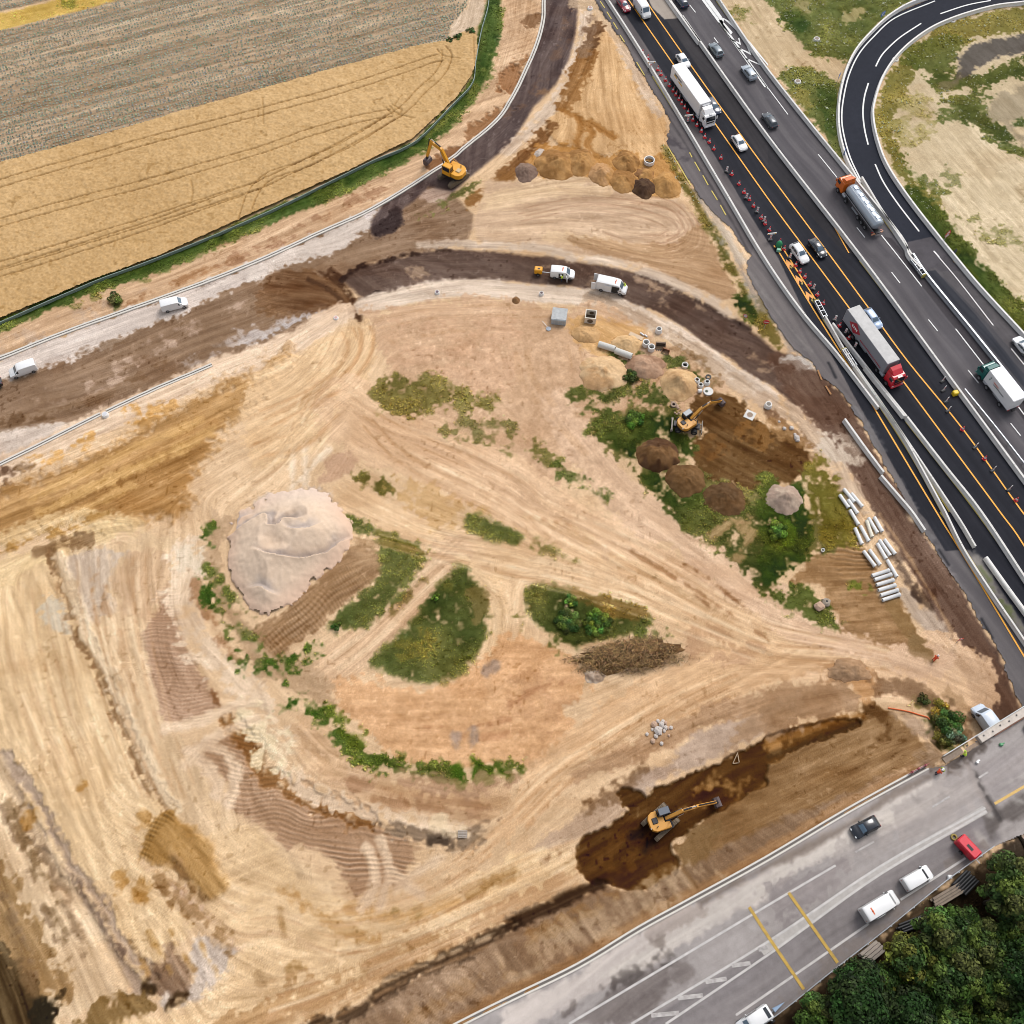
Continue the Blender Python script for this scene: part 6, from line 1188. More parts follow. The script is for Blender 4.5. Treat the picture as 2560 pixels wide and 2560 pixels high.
LVAN = [(0, .94, .42, 1.1, 2.28, .9), (.015, .99, .3, 1.15, 2.36, .91), (.05, 1, .26, 1.2, 2.4, .91), (.5, 1, .25, 1.2, 2.42, .91), (.70, 1, .25, 1.18, 2.36, .88), (.76, 1, .25, 1.16, 2.22, .86), (.865, 1, .25, 1.12, 1.28, .88), (.95, .95, .28, .98, 1.08, .82), (1, .82, .38, .7, .74, .74)]
def section(st, f, W): x, w_, zb, zt, zr, wr = interp(st, f); return [(0, zb), (w_ * W * .9, zb), (w_ * W, zb + .16), (w_ * W, zt), (wr * W, zr - .05), (wr * W * .86, zr), (0, zr + .02)]
def car(name, label, cat_, center, head, st, paint_, L=4.3, Wd=1.8, zc=.8, zg=.05, roof=None, wins=None, ws=(.565, .71), rw=(.045, .15), side=(.17, .66), van=False, group=None, wheel=.32, gl=glass, wsg=glassl):
    c = PZ([center], zg + zc)[0]; h2 = PZ(head, zg + zc); d = h2[1] - h2[0]; ang = math.atan2(d[1], d[0])
    r = thing(name, label, cat_, (c[0], c[1], zg), ang, group); W_ = Wd / 2
    fs = sorted(set([s[0] for s in st] + [.25, .45, .68, .8])); m = MB(); n = 13; o = []
    for f in fs:
        q = section(st, f, W_); ring = [(f * L - L / 2, y, z) for y, z in q] + [(f * L - L / 2, -y, z) for y, z in q[-2:0:-1]]; o += ring
    k = 12; F_ = []
    for i in range(len(fs) - 1):
        for j in range(k): F_.append((i * k + j, i * k + (j + 1) % k, (i + 1) * k + (j + 1) % k, (i + 1) * k + j))
    F_ += [tuple(range(k)), tuple(range((len(fs) - 1) * k, len(fs) * k))[::-1]]
    m.add(o, F_); body = m.build('body', paint_, r, flat=False)
    def strip(f0, f1, tw=.8, lift=.02, nn=3):
        v = []; 
        for i in range(nn + 1):
            f = f0 + (f1 - f0) * i / nn; x, w_, zb, zt, zr, wr = interp(st, f); hw = wr * W_ * tw
            v += [(f * L - L / 2, -hw, zr + lift), (f * L - L / 2, 0, zr + lift + .015), (f * L - L / 2, hw, zr + lift)]
        return v, [(3 * i + j, 3 * i + j + 1, 3 * i + j + 4, 3 * i + j + 3) for i in range(nn) for j in range(2)]
    m = MB(); m.add(*strip(*ws)); m.build('windscreen', wsg, r)
    if not van: m = MB(); m.add(*strip(*rw)); m.build('rear_window', gl, r)
    if roof: m = MB(); m.add(*strip(rw[1] + .02, ws[0] - .02, .95, .012, 4)); m.build('roof_panel', roof, r)
    a, b_ = side
    for s in (-1, 1):
        m = MB(); cuts = [(a, a + (b_ - a) * .30), (a + (b_ - a) * .33, a + (b_ - a) * .63), (a + (b_ - a) * .66, b_)] if not van else [(a, b_)]
        for f0, f1 in cuts:
            v = []
            for f in (f0, f1):
                x, w_, zb, zt, zr, wr = interp(st, f); y0 = w_ * W_ + .012; y1 = wr * W_ + .012; zt2 = zt + .04; t = .82
                v += [(f * L - L / 2, s * y0, zt2), (f * L - L / 2, s * (y0 + (y1 - y0) * t), zt + (zr - .05 - zt) * t + .01)]
            m.add(v, [(0, 1, 3, 2)])
        m.build('side_window', gl, r)
        m = MB(); m.rbox((.62 * L - L / 2 + (.12 * L if van else 0), s * (W_ + .1), interp(st, .66)[3] + .1), (.14, .2, .16), .04); m.build('wing_mirror', paint_, r)
        m = MB(); m.rbox((L / 2 - .14, s * W_ * .62, interp(st, .97)[3] + .02), (.2, .3, .12), .04); m.build('headlight', whl, r)
        m = MB(); m.box((-L / 2 + .03, s * W_ * .74, interp(st, .02)[3] - .05), (.06, .16, .3 if van else .16)); m.build('tail_light', redl, r)
        for f in (.18, .82):
            m = MB(); xx = f * L - L / 2; yy = s * (W_ - .09); m.tube((xx, yy - .11 * 1, wheel), (xx, yy + .11, wheel), wheel, n=16); wh = m.build('wheel', rub, r)
            m = MB(); m.tube((xx, yy + s * .1, wheel), (xx, yy + s * .125, wheel), wheel * .6, n=12); m.build('rim', rimm, wh)
    return r, L, W_
LN = np.array([T(31,465,0)[0], T(31,760,395)[0]]); LNT = np.array([T(20,1060,80)[0], T(20,1460,650)[0]]); UP = np.array([T(20,1932,1040)[0], T(20,1470,395)[0]]); UPB = np.array([T(31,1330,870)[0], T(31,1040,490)[0]])
silv = mat('silver_paint', (176,186,196), .3, .3, coat=.6); silv2 = mat('grey_paint', (120,132,140), .3, .3, coat=.6); dk = mat('black_paint', (24,30,40), .2, coat=.8); dkb = mat('navy_paint', (30,44,72), .25, coat=.8); mar = mat('maroon_paint', (150,26,52), .25, coat=.8); sblue = mat('pale_blue_paint', (172,192,222), .3, .2, coat=.6); teal = mat('teal_paint', (12,104,98), .3, coat=.5)
car('parked_car' if 0 else 'car', 'maroon saloon car at the top edge left of the yellow line', 'car', px(1559,10)[0], LNT, SEDAN, mar, 4.4)
car('van', 'white panel van at the top between the two yellow lines', 'van', px(1606,18)[0], LNT, LVAN, whitep, 5.4, 2.0, 1.2, van=True, ws=(.77, .86), side=(.72, .82), wheel=.36)
car('car', 'white hatchback directly behind the long white lorry', 'car', px(1708,150)[0], LNT, HATCH, whitep, 4.1)
car('car', 'dark blue car half hidden beside the white lorry cab', 'car', px(1783,264)[0], LNT, ESTATE, dkb, 4.6)
car('car', 'white hatchback ahead of the white lorry, hugging the right yellow line', 'car', T(20,1717,1072)[0], LNT, HATCH, whitep, 4.2)
car('car', 'white multi window people carrier beside the orange arrows', 'car', px(1999,632)[0], LN, SUV, whitep, 4.7, 1.85)
car('car', 'black saloon car with glossy roof right of the white people carrier', 'car', px(2045,619)[0], LN, SEDAN, dk, 4.5)
car('car', 'pale silver blue estate car overtaking the grey and red lorry', 'car', px(2182,796)[0], LN, ESTATE, sblue, 4.6)
car('car', 'navy hatchback driving away at the top edge of the grey carriageway', 'car', px(1704,1)[0], UP, HATCH, dkb, 4.2)
car('car', 'grey silver hatchback driving away near the white arrows, upper one', 'car', T(20,1541,370)[0], UP, HATCH, silv2, 4.3)
car('car', 'bright silver estate car driving away beside the striped gore', 'car', T(20,1789,542)[0], UP, ESTATE, silv, 4.5)
car('car', 'dark grey car driving away midway up the grey carriageway', 'car', px(1925,299)[0], UP, HATCH, mat('graphite_paint', (70,76,84), .3, .3, coat=.6), 4.3)
car('car', 'white car cut by the right edge of the photo on the slip road', 'car', px(2558,864)[0], UPB, HATCH, whitep, 4.2)
# lorries -----------------------------------------------------------
def lorry(name, label, p_rear, p_front, ztop, boxL, boxW, boxZ0, cabm, sidem, roofm, tank=False, cabL=2.3, gap=.55, axles=(2.4, 3.7, 5.0), curtain=False, deflect=.8, cath='lorry', fit=True):
    q = PZ(np.array([p_rear, p_front]), ztop); d = q[1] - q[0]; Lm = float(np.hypot(*d)); ang = math.atan2(d[1], d[0])
    if fit: boxL = Lm
    r = thing(name, label, cath, (q[0][0], q[0][1], .05), ang); hw = boxW / 2; x1 = boxL + gap; x2 = x1 + cabL; cz = 2.95
    m = MB(); m.box((boxL / 2 + .3, 0, .95), (boxL + gap + 1.4, 1.0, .26)); m.build('chassis', dsteel, r)
    if not tank:
        m = MB(); m.rbox((boxL / 2, 0, (boxZ0 + ztop) / 2), (boxL, boxW, ztop - boxZ0), .05); m.build('cargo_box' , sidem, r)
        m = MB(); m.box((boxL / 2, 0, ztop + .012), (boxL - .12, boxW - .12, .02)); m.build('roof_skin', roofm, r)
        for s in (-1, 1):
            m = MB(); m.box((boxL / 2, s * (hw + .015), boxZ0 + .06), (boxL, .03, .12)); m.build('side_rail', steel, r)
        m = MB(); [m.box((-.015, s * hw * .5, (boxZ0 + ztop) / 2), (.03, boxW * .47, ztop - boxZ0 - .2)) for s in (-1, 1)]; m.build('rear_doors', roofm, r)
        m = MB(); m.box((boxL * .45, hw - .15, .8), (boxL * .28, .06, .5)); m.box((boxL * .45, -hw + .15, .8), (boxL * .28, .06, .5)); m.build('side_guard', steel, r)
    for ax in list(axles) + [boxL - 1.4 if not tank else boxL - 1.4, x2 - 1.25]:
        for s in (-1, 1):
            m = MB(); m.tube((ax, s * (1.22) - .16, .5), (ax, s * 1.22 + .16, .5) if False else (ax, s * 1.22 + .16, .5), .5, n=18); wh = m.build('wheel', rub, r)
            m = MB(); m.tube((ax, s * 1.37, .5), (ax, s * 1.4, .5), .28, n=14); m.build('rim', rimm, wh)
    # cab
    m = MB(); prof = [(x1, .55), (x2 - .04, .55), (x2, .75), (x2, 1.75), (x2 - .22, 2.75), (x2 - .5, cz), (x1, cz)]; m.prism_y(prof, -1.22, 1.22); cab = m.build('cab', cabm, r)
    bv = cab.modifiers.new('bevel', 'BEVEL'); bv.width = .09; bv.segments = 2
    if deflect: m = MB(); m.add([(x1 + .05, -1.1, cz - .02), (x1 + .05, 1.1, cz - .02), (x2 - .75, .95, cz - .02), (x2 - .75, -.95, cz - .02), (x1 + .05, -1.05, cz + deflect), (x1 + .05, 1.05, cz + deflect), (x1 + .75, .95, cz + deflect * .75), (x1 + .75, -.95, cz + deflect * .75)], [(0, 1, 5, 4), (1, 2, 6, 5), (2, 3, 7, 6), (3, 0, 4, 7), (4, 5, 6, 7)]); m.build('roof_fairing', cabm, r)
    m = MB(); m.add([(x2 + .005, -1.02, 1.85), (x2 + .005, 1.02, 1.85), (x2 - .19, .98, 2.72), (x2 - .19, -.98, 2.72)], [(0, 1, 2, 3)]); w_ = m.build('windscreen', glass, r); w_.location.x = .03
    for s in (-1, 1):
        m = MB(); m.box((x2 - .75, s * 1.235, 2.15), (.9, .03, .65)); m.build('side_window', glass, r)
        m = MB(); m.rbox((x2 - .12, s * 1.45, 2.25), (.16, .3, .62), .05); m.build('wing_mirror', cabm, r)
        m = MB(); m.rbox((x2 - .03, s * .95, .95), (.14, .42, .24), .04); m.build('headlight', whl, r)
        m = MB(); m.tube((x1 - 1.3, s * 1.0, .75), (x1 - .3, s * 1.0, .75), .32, n=14); m.build('fuel_tank', steel, r)
        m = MB(); m.box((-.05, s * .95, .95), (.08, .45, .18)); m.build('tail_light', redl, r)
    m = MB(); m.rbox((x2 + .0, 0, .68), (.3, 2.4, .36), .08); m.build('bumper', cabm if not tank else blackp, r)
    m = MB(); m.box((x2 + .02, 0, 1.45), (.05, 1.7, .28)); m.build('grille', blackp, r)
    return r, boxL, hw, x1, x2
yl = mat('logo_yellow', (236,186,60), .5); dgl = mat('logo_dark', (52,56,66), .5); rdl = mat('logo_red', (176,30,52), .5)
r, bL, hw, x1, x2 = lorry('articulated_lorry', 'long white articulated lorry with a white trailer passing the cone row', T(20,1250,481)[0], T(20,1462,778)[0], 4.0, 13.6, 2.55, 1.15, whitep, whitep, mat('white_roof', (252,252,252), .5))
def marks(r, rows, y, m, name='lettering'):
    b = MB()
    for x, z, w_, h_ in rows: b.box((x, y, z), (w_, .03, h_))
    b.build(name, m, r)
# the drawings on the left side (seen from the camera) are on the vehicle's right hand flank (-y)
fl = -hw - .02
marks(r, [(1.6 + i * .34, 3.2 - (i % 2) * .02, .2, .42) for i in range(9)], fl, dgl); marks(r, [(2.0, 2.75, 1.1, .3), (4.1, 2.6, 1.5, .28)], fl, yl, 'logo_stripe')
m = MB(); m.rbox((x2 - .6, .1, 3.0), (.5, .6, .1), .03); m.build('roof_hatch', mat('pale_grey', (210,212,214), .5), r)
m = MB(); m.box((bL + .25, 0, 3.4), (.5, 1.6, .8)); m.build('cooling_unit', mat('unit_grey', (190,192,196), .5), r)
curt = mat('grey_curtain', (146,148,156), .6, noise=.05, nscale=1); groof = mat('grey_tarp_roof', (206,204,202), .7, noise=.18, nscale=.6)
redc = mat('red_cab', (214,24,44), .3, coat=.6)
r, bL, hw, x1, x2 = lorry('articulated_lorry', 'articulated lorry with red cab and grey curtain trailer with a red diamond', Z(2090,740,8.05,350,222)[0], Z(2090,740,8.05,1165,1330)[0], 4.0, 13.6, 2.55, 1.15, redc, curt, groof)
fl = -hw - .02
b = MB(); b.prism_y([(1.6, 2.55), (3.3, 1.3), (5.0, 2.55), (3.3, 3.85)], fl - .01, fl + .02); b.build('red_diamond', rdl, r)
marks(r, [(2.65 + i * .42, 2.6, .26, .5) for i in range(4)], fl - .03, wband); marks(r, [(5.6 + i * .36, 1.75, .24, .26) for i in range(18)], fl, rdl)
b = MB(); b.box((x2 - .32, 0, 2.98), (.3, .9, .1)); b.build('roof_light', wband, r)
orc = mat('orange_cab', (238,118,26), .3, coat=.5)
tq = Z(2060,410,9.66,1325,1500,640,560)
r, bL, hw, x1, x2 = lorry('tanker_lorry', 'orange cab tanker lorry with a silver tank driving up the grey carriageway', tq[0], tq[1], 2.3, 11, 2.5, 1.2, orc, silv, silv, tank=True, cabL=2.3, gap=.5, axles=(1.9, 3.2, 4.5))
b = MB(); n = 24; o = []; secs = [(-.02, .55), (.15, .85), (.45, 1.0), (bL * .5, 1.02), (bL - .45, 1.0), (bL - .15, .85), (bL + .02, .55)]
for x, k in secs:
    for i in range(n): t_ = 2 * math.pi * i / n; o.append((x, 1.22 * k * math.cos(t_), 2.25 + 1.05 * k * math.sin(t_)))
b.add(o, [(i * n + j, i * n + (j + 1) % n, (i + 1) * n + (j + 1) % n, (i + 1) * n + j) for i in range(len(secs) - 1) for j in range(n)] + [tuple(range(n)), tuple(range((len(secs) - 1) * n, len(secs) * n))])
b.build('tank', mat('tank_silver', (186,196,206), .32, .55, noise=.06, nscale=1), r, flat=False)
for i in range(5): b = MB(); b.rbox((1.3 + i * (bL - 2.6) / 4, -.1, 3.33), (1.0, .75, .16), .05); b.build('manhole_hatch', mat('hatch_pale', (196,208,228), .4, .3), r)
for s in (-.75, .62): b = MB(); b.box((bL / 2, s, 3.14), (bL - .8, .05, .12)); b.build('walkway_rail', steel, r)
for s in (-1, 1): b = MB(); b.box((bL / 2, s * 1.24, 1.6), (bL - 1, .05, .1)); b.box((5.9, s * 1.22, .8), (2.2, .05, .45)); b.build('side_guard', steel, r)
b = MB(); b.box((-.35, 0, .75), (.16, 2.45, .3)); b.build('rear_bumper', mat('bumper_orange', (226,160,120), .5), r)
tq = Z(2420,880,12.07,1565,1435,835,492)
r, bL, hw, x1, x2 = lorry('box_lorry', 'green cab lorry with a tall white box on the grey carriageway', tq[0], tq[1], 3.7, 7, 2.5, 1.0, teal, whitep, mat('white_roof', None), cabL=1.9, gap=.15, axles=(1.7,), deflect=.6)
fl = hw + .02
marks(r, [(bL - 2.2 - i * .26, 2.35, .17, .22) for i in range(11)], fl, dgl); marks(r, [(bL - 2.6, 2.75, 1.3, .22)], fl, mat('logo_orange', (224,120,96), .5), 'logo_stripe')
b = MB(); [b.tube((bL - x, fl - .01, z), (bL - x, fl + .02, z), .16, n=10) for x, z in ((1.1, 2.9), (1.0, 2.4))]; b.build('logo_dots', mat('logo_teal', (60,104,104), .5), r)
# vans and plant on the site -----------------------------------------
def amber(r, x, z): m = MB(); m.lathe([(.12, 0), (.12, .1), (.05, .16), (0, .17)], (x, 0, z), 10); m.box((x, 0, z), (.18, .9, .06)); m.build('roof_beacon', orn, r)
def vpos(o, k, cx, cy, ax, ay, bx, by): return Z(*o, k, cx, cy)[0], Z(*o, k, ax, ay, bx, by)
c, hd = vpos((0, 700), 3.864, 1682, 228, 1560, 255, 1800, 195)
car('van', 'white panel van on the pale gravel by the kerb, facing right', 'van', c, hd, SVAN, whitep, 4.7, 1.85, .9, van=True, ws=(.68, .79), side=(.655, .77))
c, hd = vpos((0, 700), 3.864, 215, 858, 330, 815, 100, 895)
car('van', 'white panel van on the haul road at the far left, facing left', 'van', c, hd, SVAN, whitep, 4.7, 1.85, .9, van=True, ws=(.68, .79), side=(.655, .77))
car('car', 'dark car just cut by the left edge of the photo on the haul road', 'car', px(-27,961)[0], hd, HATCH, dk, 4.2)
c, hd = vpos((1320, 650), 6.9, 600, 218, 410, 195, 790, 235)
r, L_, W_ = car('van', 'white service van with an open side door towing a yellow compressor', 'van', c, hd, SVAN, whitep, 4.4, 1.85, .9, van=True, ws=(.66, .80), side=(.655, .76)); amber(r, 0.0, 1.9)
m = MB(); m.box((-.25, -W_ - .01, 1.0), (.85, .04, 1.1)); m.build('side_opening', blackp, r); m = MB(); m.box((.85, -W_ - .45, .9), (.06, .95, 1.0), Matrix.Rotation(.35, 3, 'Z')); m.build('open_door', whitep, r)
def compressor(p, head, label, paint_, L=1.7, Wd=1.25, hh=1.2, zg=0, bar=2.2, name='compressor_trailer', wheels=True):
    q = PZ([p], zg + .8)[0]; h2 = PZ(head, zg + .8); d = h2[1] - h2[0]; r = thing(name, label, 'compressor', (q[0], q[1], zg), math.atan2(d[1], d[0]))
    m = MB(); m.rbox((0, 0, .4 + hh / 2), (L, Wd, hh), .14); m.build('hood', paint_, r)
    m = MB(); m.box((.1, -.1, .41 + hh), (L * .3, Wd * .25, .03)); m.build('exhaust_panel', blackp, r)
    m = MB(); [m.box((-L / 2 - .005, -Wd * .3 + k * Wd * .2, .4 + hh * .6), (.03, Wd * .1, hh * .4)) for k in range(4)]; m.build('vent_grille', blackp, r)
    if bar: m = MB(); m.bar((L / 2, 0, .45), (L / 2 + bar, 0, .45), .1, .1); m.build('drawbar', steel, r)
    for s in (-1, 1): m = MB(); m.tube((0, s * (Wd / 2 + .02), .3), (0, s * (Wd / 2 + .2), .3), .3, n=14); wh = m.build('wheel', rub, r); m = MB(); m.tube((0, s * (Wd / 2 + .2), .3), (0, s * (Wd / 2 + .22), .3), .16, n=10); m.build('rim', rimm, wh)
    return r
compressor(Z(1320,650,6.9,180,178)[0], hd, 'small yellow compressor trailer hitched behind the white service van', yelp, 1.45, 1.1, 1.0)
c, hd = vpos((1320, 650), 6.9, 1450, 435, 1215, 375, 1690, 480)
r, L_, W_ = car('van', 'large white van with both rear doors and the side door open', 'van', c, hd, LVAN, whitep, 5.6, 2.0, 1.2, van=True, ws=(.77, .86), side=(.73, .83), wheel=.36); amber(r, .6, 2.42)
m = MB(); m.box((.75, -W_ - .01, 1.25), (1.25, .04, 1.6)); m.build('side_opening', blackp, r); m = MB(); m.box((-.6, -W_ - .06, 1.25), (1.3, .06, 1.6)); m.build('sliding_door', whitep, r)
m = MB(); m.box((-L_ / 2 - .01, 0, 1.25), (.03, 1.7, 1.8)); m.build('rear_opening', blackp, r)
for s in (-1, 1): m = MB(); m.box((-L_ / 2 - .42, s * (W_ + .05), 1.25), (.85, .07, 1.75)); m.build('rear_door', whitep, r)
o5 = (2060, 2040)
c, hd = vpos(o5, 5.367, 555, 150, 740, 55, 380, 245)
car('car', 'black hatchback driving down the dusty upper road', 'car', c, hd, HATCH, dk, 4.0, 1.8, .8, DECKZ, gl=glass)
c, hd = vpos(o5, 5.367, 765, 1200, 560, 1325, 1000, 1060)
r, L_, W_ = car('van', 'long white van with an orange roof lamp parked by the guard rail', 'van', c, hd, LVAN, whitep, 5.4, 2.0, 1.4, DECKZ, van=True, ws=(.765, .862), side=(.73, .83), wheel=.36, wsg=glass); amber(r, -1.7, 2.4)
m = MB(); m.box((-.9, -W_ - .07, 1.25), (1.3, .06, 1.5)); m.build('sliding_door', whitep, r)
c, hd = vpos(o5, 5.367, 1262, 828, 1100, 935, 1430, 745)
car('van', 'short white van parked ahead of the long white van', 'van', c, hd, SVAN, whitep, 4.3, 1.85, 1.1, DECKZ, van=True, ws=(.68, .79), side=(.655, .77), wsg=glass)
compressor(T(33,1500,602)[0], T(33,1440,530,1570,670), 'bright red compressor standing across the upper road near the bridge', mat('compressor_red', (226,26,52), .35, coat=.4), 3.1, 1.5, 1.5, DECKZ, 0.9)
c, hd = vpos((1840, 2440), 7.43, 330, 830, 470, 735, 190, 925)
car('pickup' if 0 else 'van', 'white van with a dark rear window at the bottom edge of the photo', 'van', c, hd, SVAN, whitep, 4.6, 1.85, 1.0, DECKZ, van=False, ws=(.68, .79), side=(.3, .77), rw=(.06, .16))
q = PZ(Z(1840,2440,7.43,600,715), DECKZ + .5)[0]; d = PZ(Z(1840,2440,7.43,520,770,840,520), DECKZ + .5); d = d[1] - d[0]
r = thing('boat_trailer', 'narrow bare trailer with black wheels and a blue nose beside the guard rail', 'trailer', (q[0], q[1], DECKZ), math.atan2(d[1], d[0]))
m = MB(); m.bar((-1.2, 0, .5), (2.2, 0, .55), .14, .12); m.box((0, 0, .45), (.14, 1.9, .1)); m.box((-1.1, 0, .5), (.12, 1.2, .1)); m.build('frame', steel, r)
for s in (-1, 1): m = MB(); m.tube((0, s * .85, .33), (0, s * 1.05, .33), .33, n=14); m.build('wheel', rub, r)
m = MB(); m.add([(.8, -.3, .62), (.8, .3, .62), (2.6, 0, .7), (.8, -.2, .95), (.8, .2, .95), (2.5, 0, .85)], [(0, 1, 2), (3, 5, 4), (0, 2, 5, 3), (1, 4, 5, 2), (0, 3, 4, 1)]); m.build('nose_cover', mat('blue_cover', (150,176,206), .5), r)
c, hd = vpos((2300, 1740), 7.43, 1330, 470, 1420, 620, 1150, 230)
car('van', 'pale blue white van half hidden under the bridge parapet', 'van', c, hd, LVAN, mat('cool_white', (214,226,240), .35, coat=.4), 5.9, 2.1, 2.0, 0.0, van=True, ws=(.77, .86), side=(.73, .83), wheel=.36)
car('car', 'teal car showing only its nose at the right edge on the bridge', 'car', px(2600,1811)[0], T(33,1640,300,1932,140)[::-1], HATCH, teal, 4.1, 1.8, .8, DECKZ)
# ------------------------------------------------------------------ heaps
def wr(p, r):
    a = W(np.array([p, (p[0] + r, p[1]), (p[0], p[1] + r)])); return a[0], float(np.hypot(*(a[1] - a[0]))), float(np.hypot(*(a[2] - a[0])))
def mound(name, label, cat_, tile, cx, cy, rx, ry, h, c, c2=None, seed=1, cone=1.0, group=None, rough=.17, rot=0, parent=None, irr=1.0):
    p = T(tile, cx, cy)[0]; c0, a, _ = wr(p, rx * K); _, _, b_ = wr(p, ry * K)
    g = np.random.default_rng(seed); nr, na = 26, 72; v, col = [], []
    rr = np.linspace(0, 1.06, nr)[:, None]; an = np.linspace(0, 2 * math.pi, na, endpoint=False)[None, :]
    ed = 1 + irr * (.13 * vnoise(np.cos(an) * 2 + 5, np.sin(an) * 2 + 5, seed) + .07 * vnoise(np.cos(an) * 5, np.sin(an) * 5, seed + 1) + .035 * vnoise(np.cos(an) * 14, np.sin(an) * 14, seed + 2))
    ed = 1 + (ed - 1) * rr ** 3
    x = rr * ed * a * np.cos(an); y = rr * ed * b_ * np.sin(an)
    xr, yr = x * math.cos(rot) - y * math.sin(rot), x * math.sin(rot) + y * math.cos(rot)
    ox = np.hypot(x * .0 + .35, 0); t_ = np.clip(1 - rr * np.ones_like(an), -.06, 1)
    z = h * (1 - np.sqrt((1 - t_) ** 2 * cone ** 2 + .03) / math.sqrt(cone ** 2 + .03)) if cone >= 1 else h * (1 - np.power(np.clip(1 - t_, 0, 2), 1.9))
    wx, wy = c0[0] + xr, c0[1] + yr
    z = z * (1 + .22 * vnoise(wx / 1.5, wy / 1.5, seed)) + rough * t_ ** .5 * np.where(t_ > 0, 1, 0) * (vnoise(wx / .8, wy / .8, seed + 2) + .6 * vnoise(wx / .35, wy / .35, seed + 3)) if True else z
    z = np.where(rr > 1, -.25, z) + hz(wx, wy) - .02
    v = np.stack([wx - c0[0], wy - c0[1], z], 2).reshape(-1, 3)
    m1 = ss(-.2, .3, vnoise(wx / 2.2, wy / 2.2, seed + 7) + .4 * vnoise(wx / .7, wy / .7, seed + 8))
    cc = np.array(c, float) + (vnoise(wx / .4, wy / .4, seed + 5) * 9 + vnoise(wx / 1.3, wy / 1.3, seed + 6) * 8)[..., None]
    if c2 is not None: cc = cc * (1 - m1[..., None]) + (np.array(c2, float) + (vnoise(wx / .4, wy / .4, seed + 9) * 10)[..., None]) * m1[..., None]
    f = [((i) * na + j, i * na + (j + 1) % na, (i + 1) * na + (j + 1) % na, (i + 1) * na + j) for i in range(nr - 1) for j in range(na)]
    o = np_mesh(name, v, f, SOILM, alb(np.clip(cc.reshape(-1, 3), 8, 250)), parent=parent)
    o.location = (c0[0], c0[1], 0)
    if label: tag(o, label, cat_, group)
    return o
G1 = 'sand heaps in the row at the fan'
BR, BR2 = (186,140,86), (158,114,66)
mound('sand_heap', 'broad brownish sand heap at the left end of the heap row', 'sand heap', 20, 330,1240,165,120, 2.2, BR, BR2, 1, group=G1)
mound('sand_heap', 'brown sand heap merging into the broad heap on its left', 'sand heap', 20, 520,1225,120,105, 2.0, BR, BR2, 2, group=G1)
mound('sand_heap', 'paler sand heap in the front middle of the heap row', 'sand heap', 20, 675,1315,100,88, 1.7, (196,152,106), BR, 3, group=G1)
mound('sand_heap', 'brown sand heap at the back of the row near the white ring', 'sand heap', 20, 865,1225,100,85, 1.8, BR, BR2, 4, group=G1)
mound('sand_heap', 'rounded brown sand heap left of the dark soil heap', 'sand heap', 20, 840,1370,105,92, 1.8, BR, BR2, 5, group=G1)
mound('sand_heap', 'small brown sand heap behind the dark soil heap', 'sand heap', 20, 1000,1315,75,50, 1.0, BR, (150,108,70), 6, group=G1)
mound('sand_heap', 'large ochre sand heap at the right end of the heap row', 'sand heap', 20, 1165,1400,108,105, 2.2, (196,148,90), BR, 7, group=G1)
mound('soil_heap', 'dark brown soil heap in front of the ochre sand heaps', 'soil heap', 20, 995,1420,92,82, 1.9, (98,74,54), (80,58,44), 8)
mound('gravel_heap', 'small grey brown gravel heap at the left end of the heap row', 'gravel heap', 20, 105,1305,85,75, 1.3, (148,124,108), (132,108,94), 9)
mound('gravel_heap', 'tiny pale gravel heap behind the broad sand heap', 'gravel heap', 20, 215,1160,48,42, .7, (202,186,172), None, 10)
mound('sand_heap', 'flat pale sand heap with digger teeth marks above the grass', 'sand heap', 21, 685,885,185,140, 1.5, (226,190,146), (206,164,118), 11, cone=.5)
mound('soil_heap', 'pinkish grey soil heap crossed by wheel ruts between two sand heaps', 'soil heap', 21, 1010,835,150,95, 1.1, (186,150,122), (164,128,102), 12, cone=.5)
mound('sand_heap', 'tall round pale sand heap beside the concrete rings', 'sand heap', 21, 1262,965,140,125, 2.6, (218,180,132), (206,166,120), 13)
mound('sand_heap', 'low yellow sand heap behind the two grey pipes', 'sand heap', 21, 870,665,125,70, .9, (222,184,136), None, 14, cone=.5)
mound('sand_heap', 'low flat yellow sand heap under the concrete box', 'sand heap', 21, 560,590,110,75, .8, (212,170,120), None, 15, cone=.5)
mound('soil_heap', 'darkest brown soil heap below the wheeled excavator', 'soil heap', 21, 1105,1500,172,132, 2.2, (92,64,42), (126,92,58), 16, cone=.6)
mound('soil_heap', 'brown soil heap between the darkest heap and the lower heap', 'soil heap', 21, 1310,1690,155,125, 2.1, (122,90,56), (106,76,46), 17)
mound('soil_heap', 'lower brown soil heap left of the pinkish gravel heap', 'soil heap', 21, 1610,1835,160,130, 2.0, (112,82,52), (98,72,46), 18)
mound('gravel_heap', 'pinkish grey gravel heap standing in the weeds near the pipes', 'gravel heap', 31, 125,1835,140,118, 2.0, (190,168,148), (180,156,138), 19)
mound('earth_mound', 'small brown earth mound beside the curved road shoulder', 'earth mound', 21, 30,335,32,28, .8, (140,104,70), None, 20)
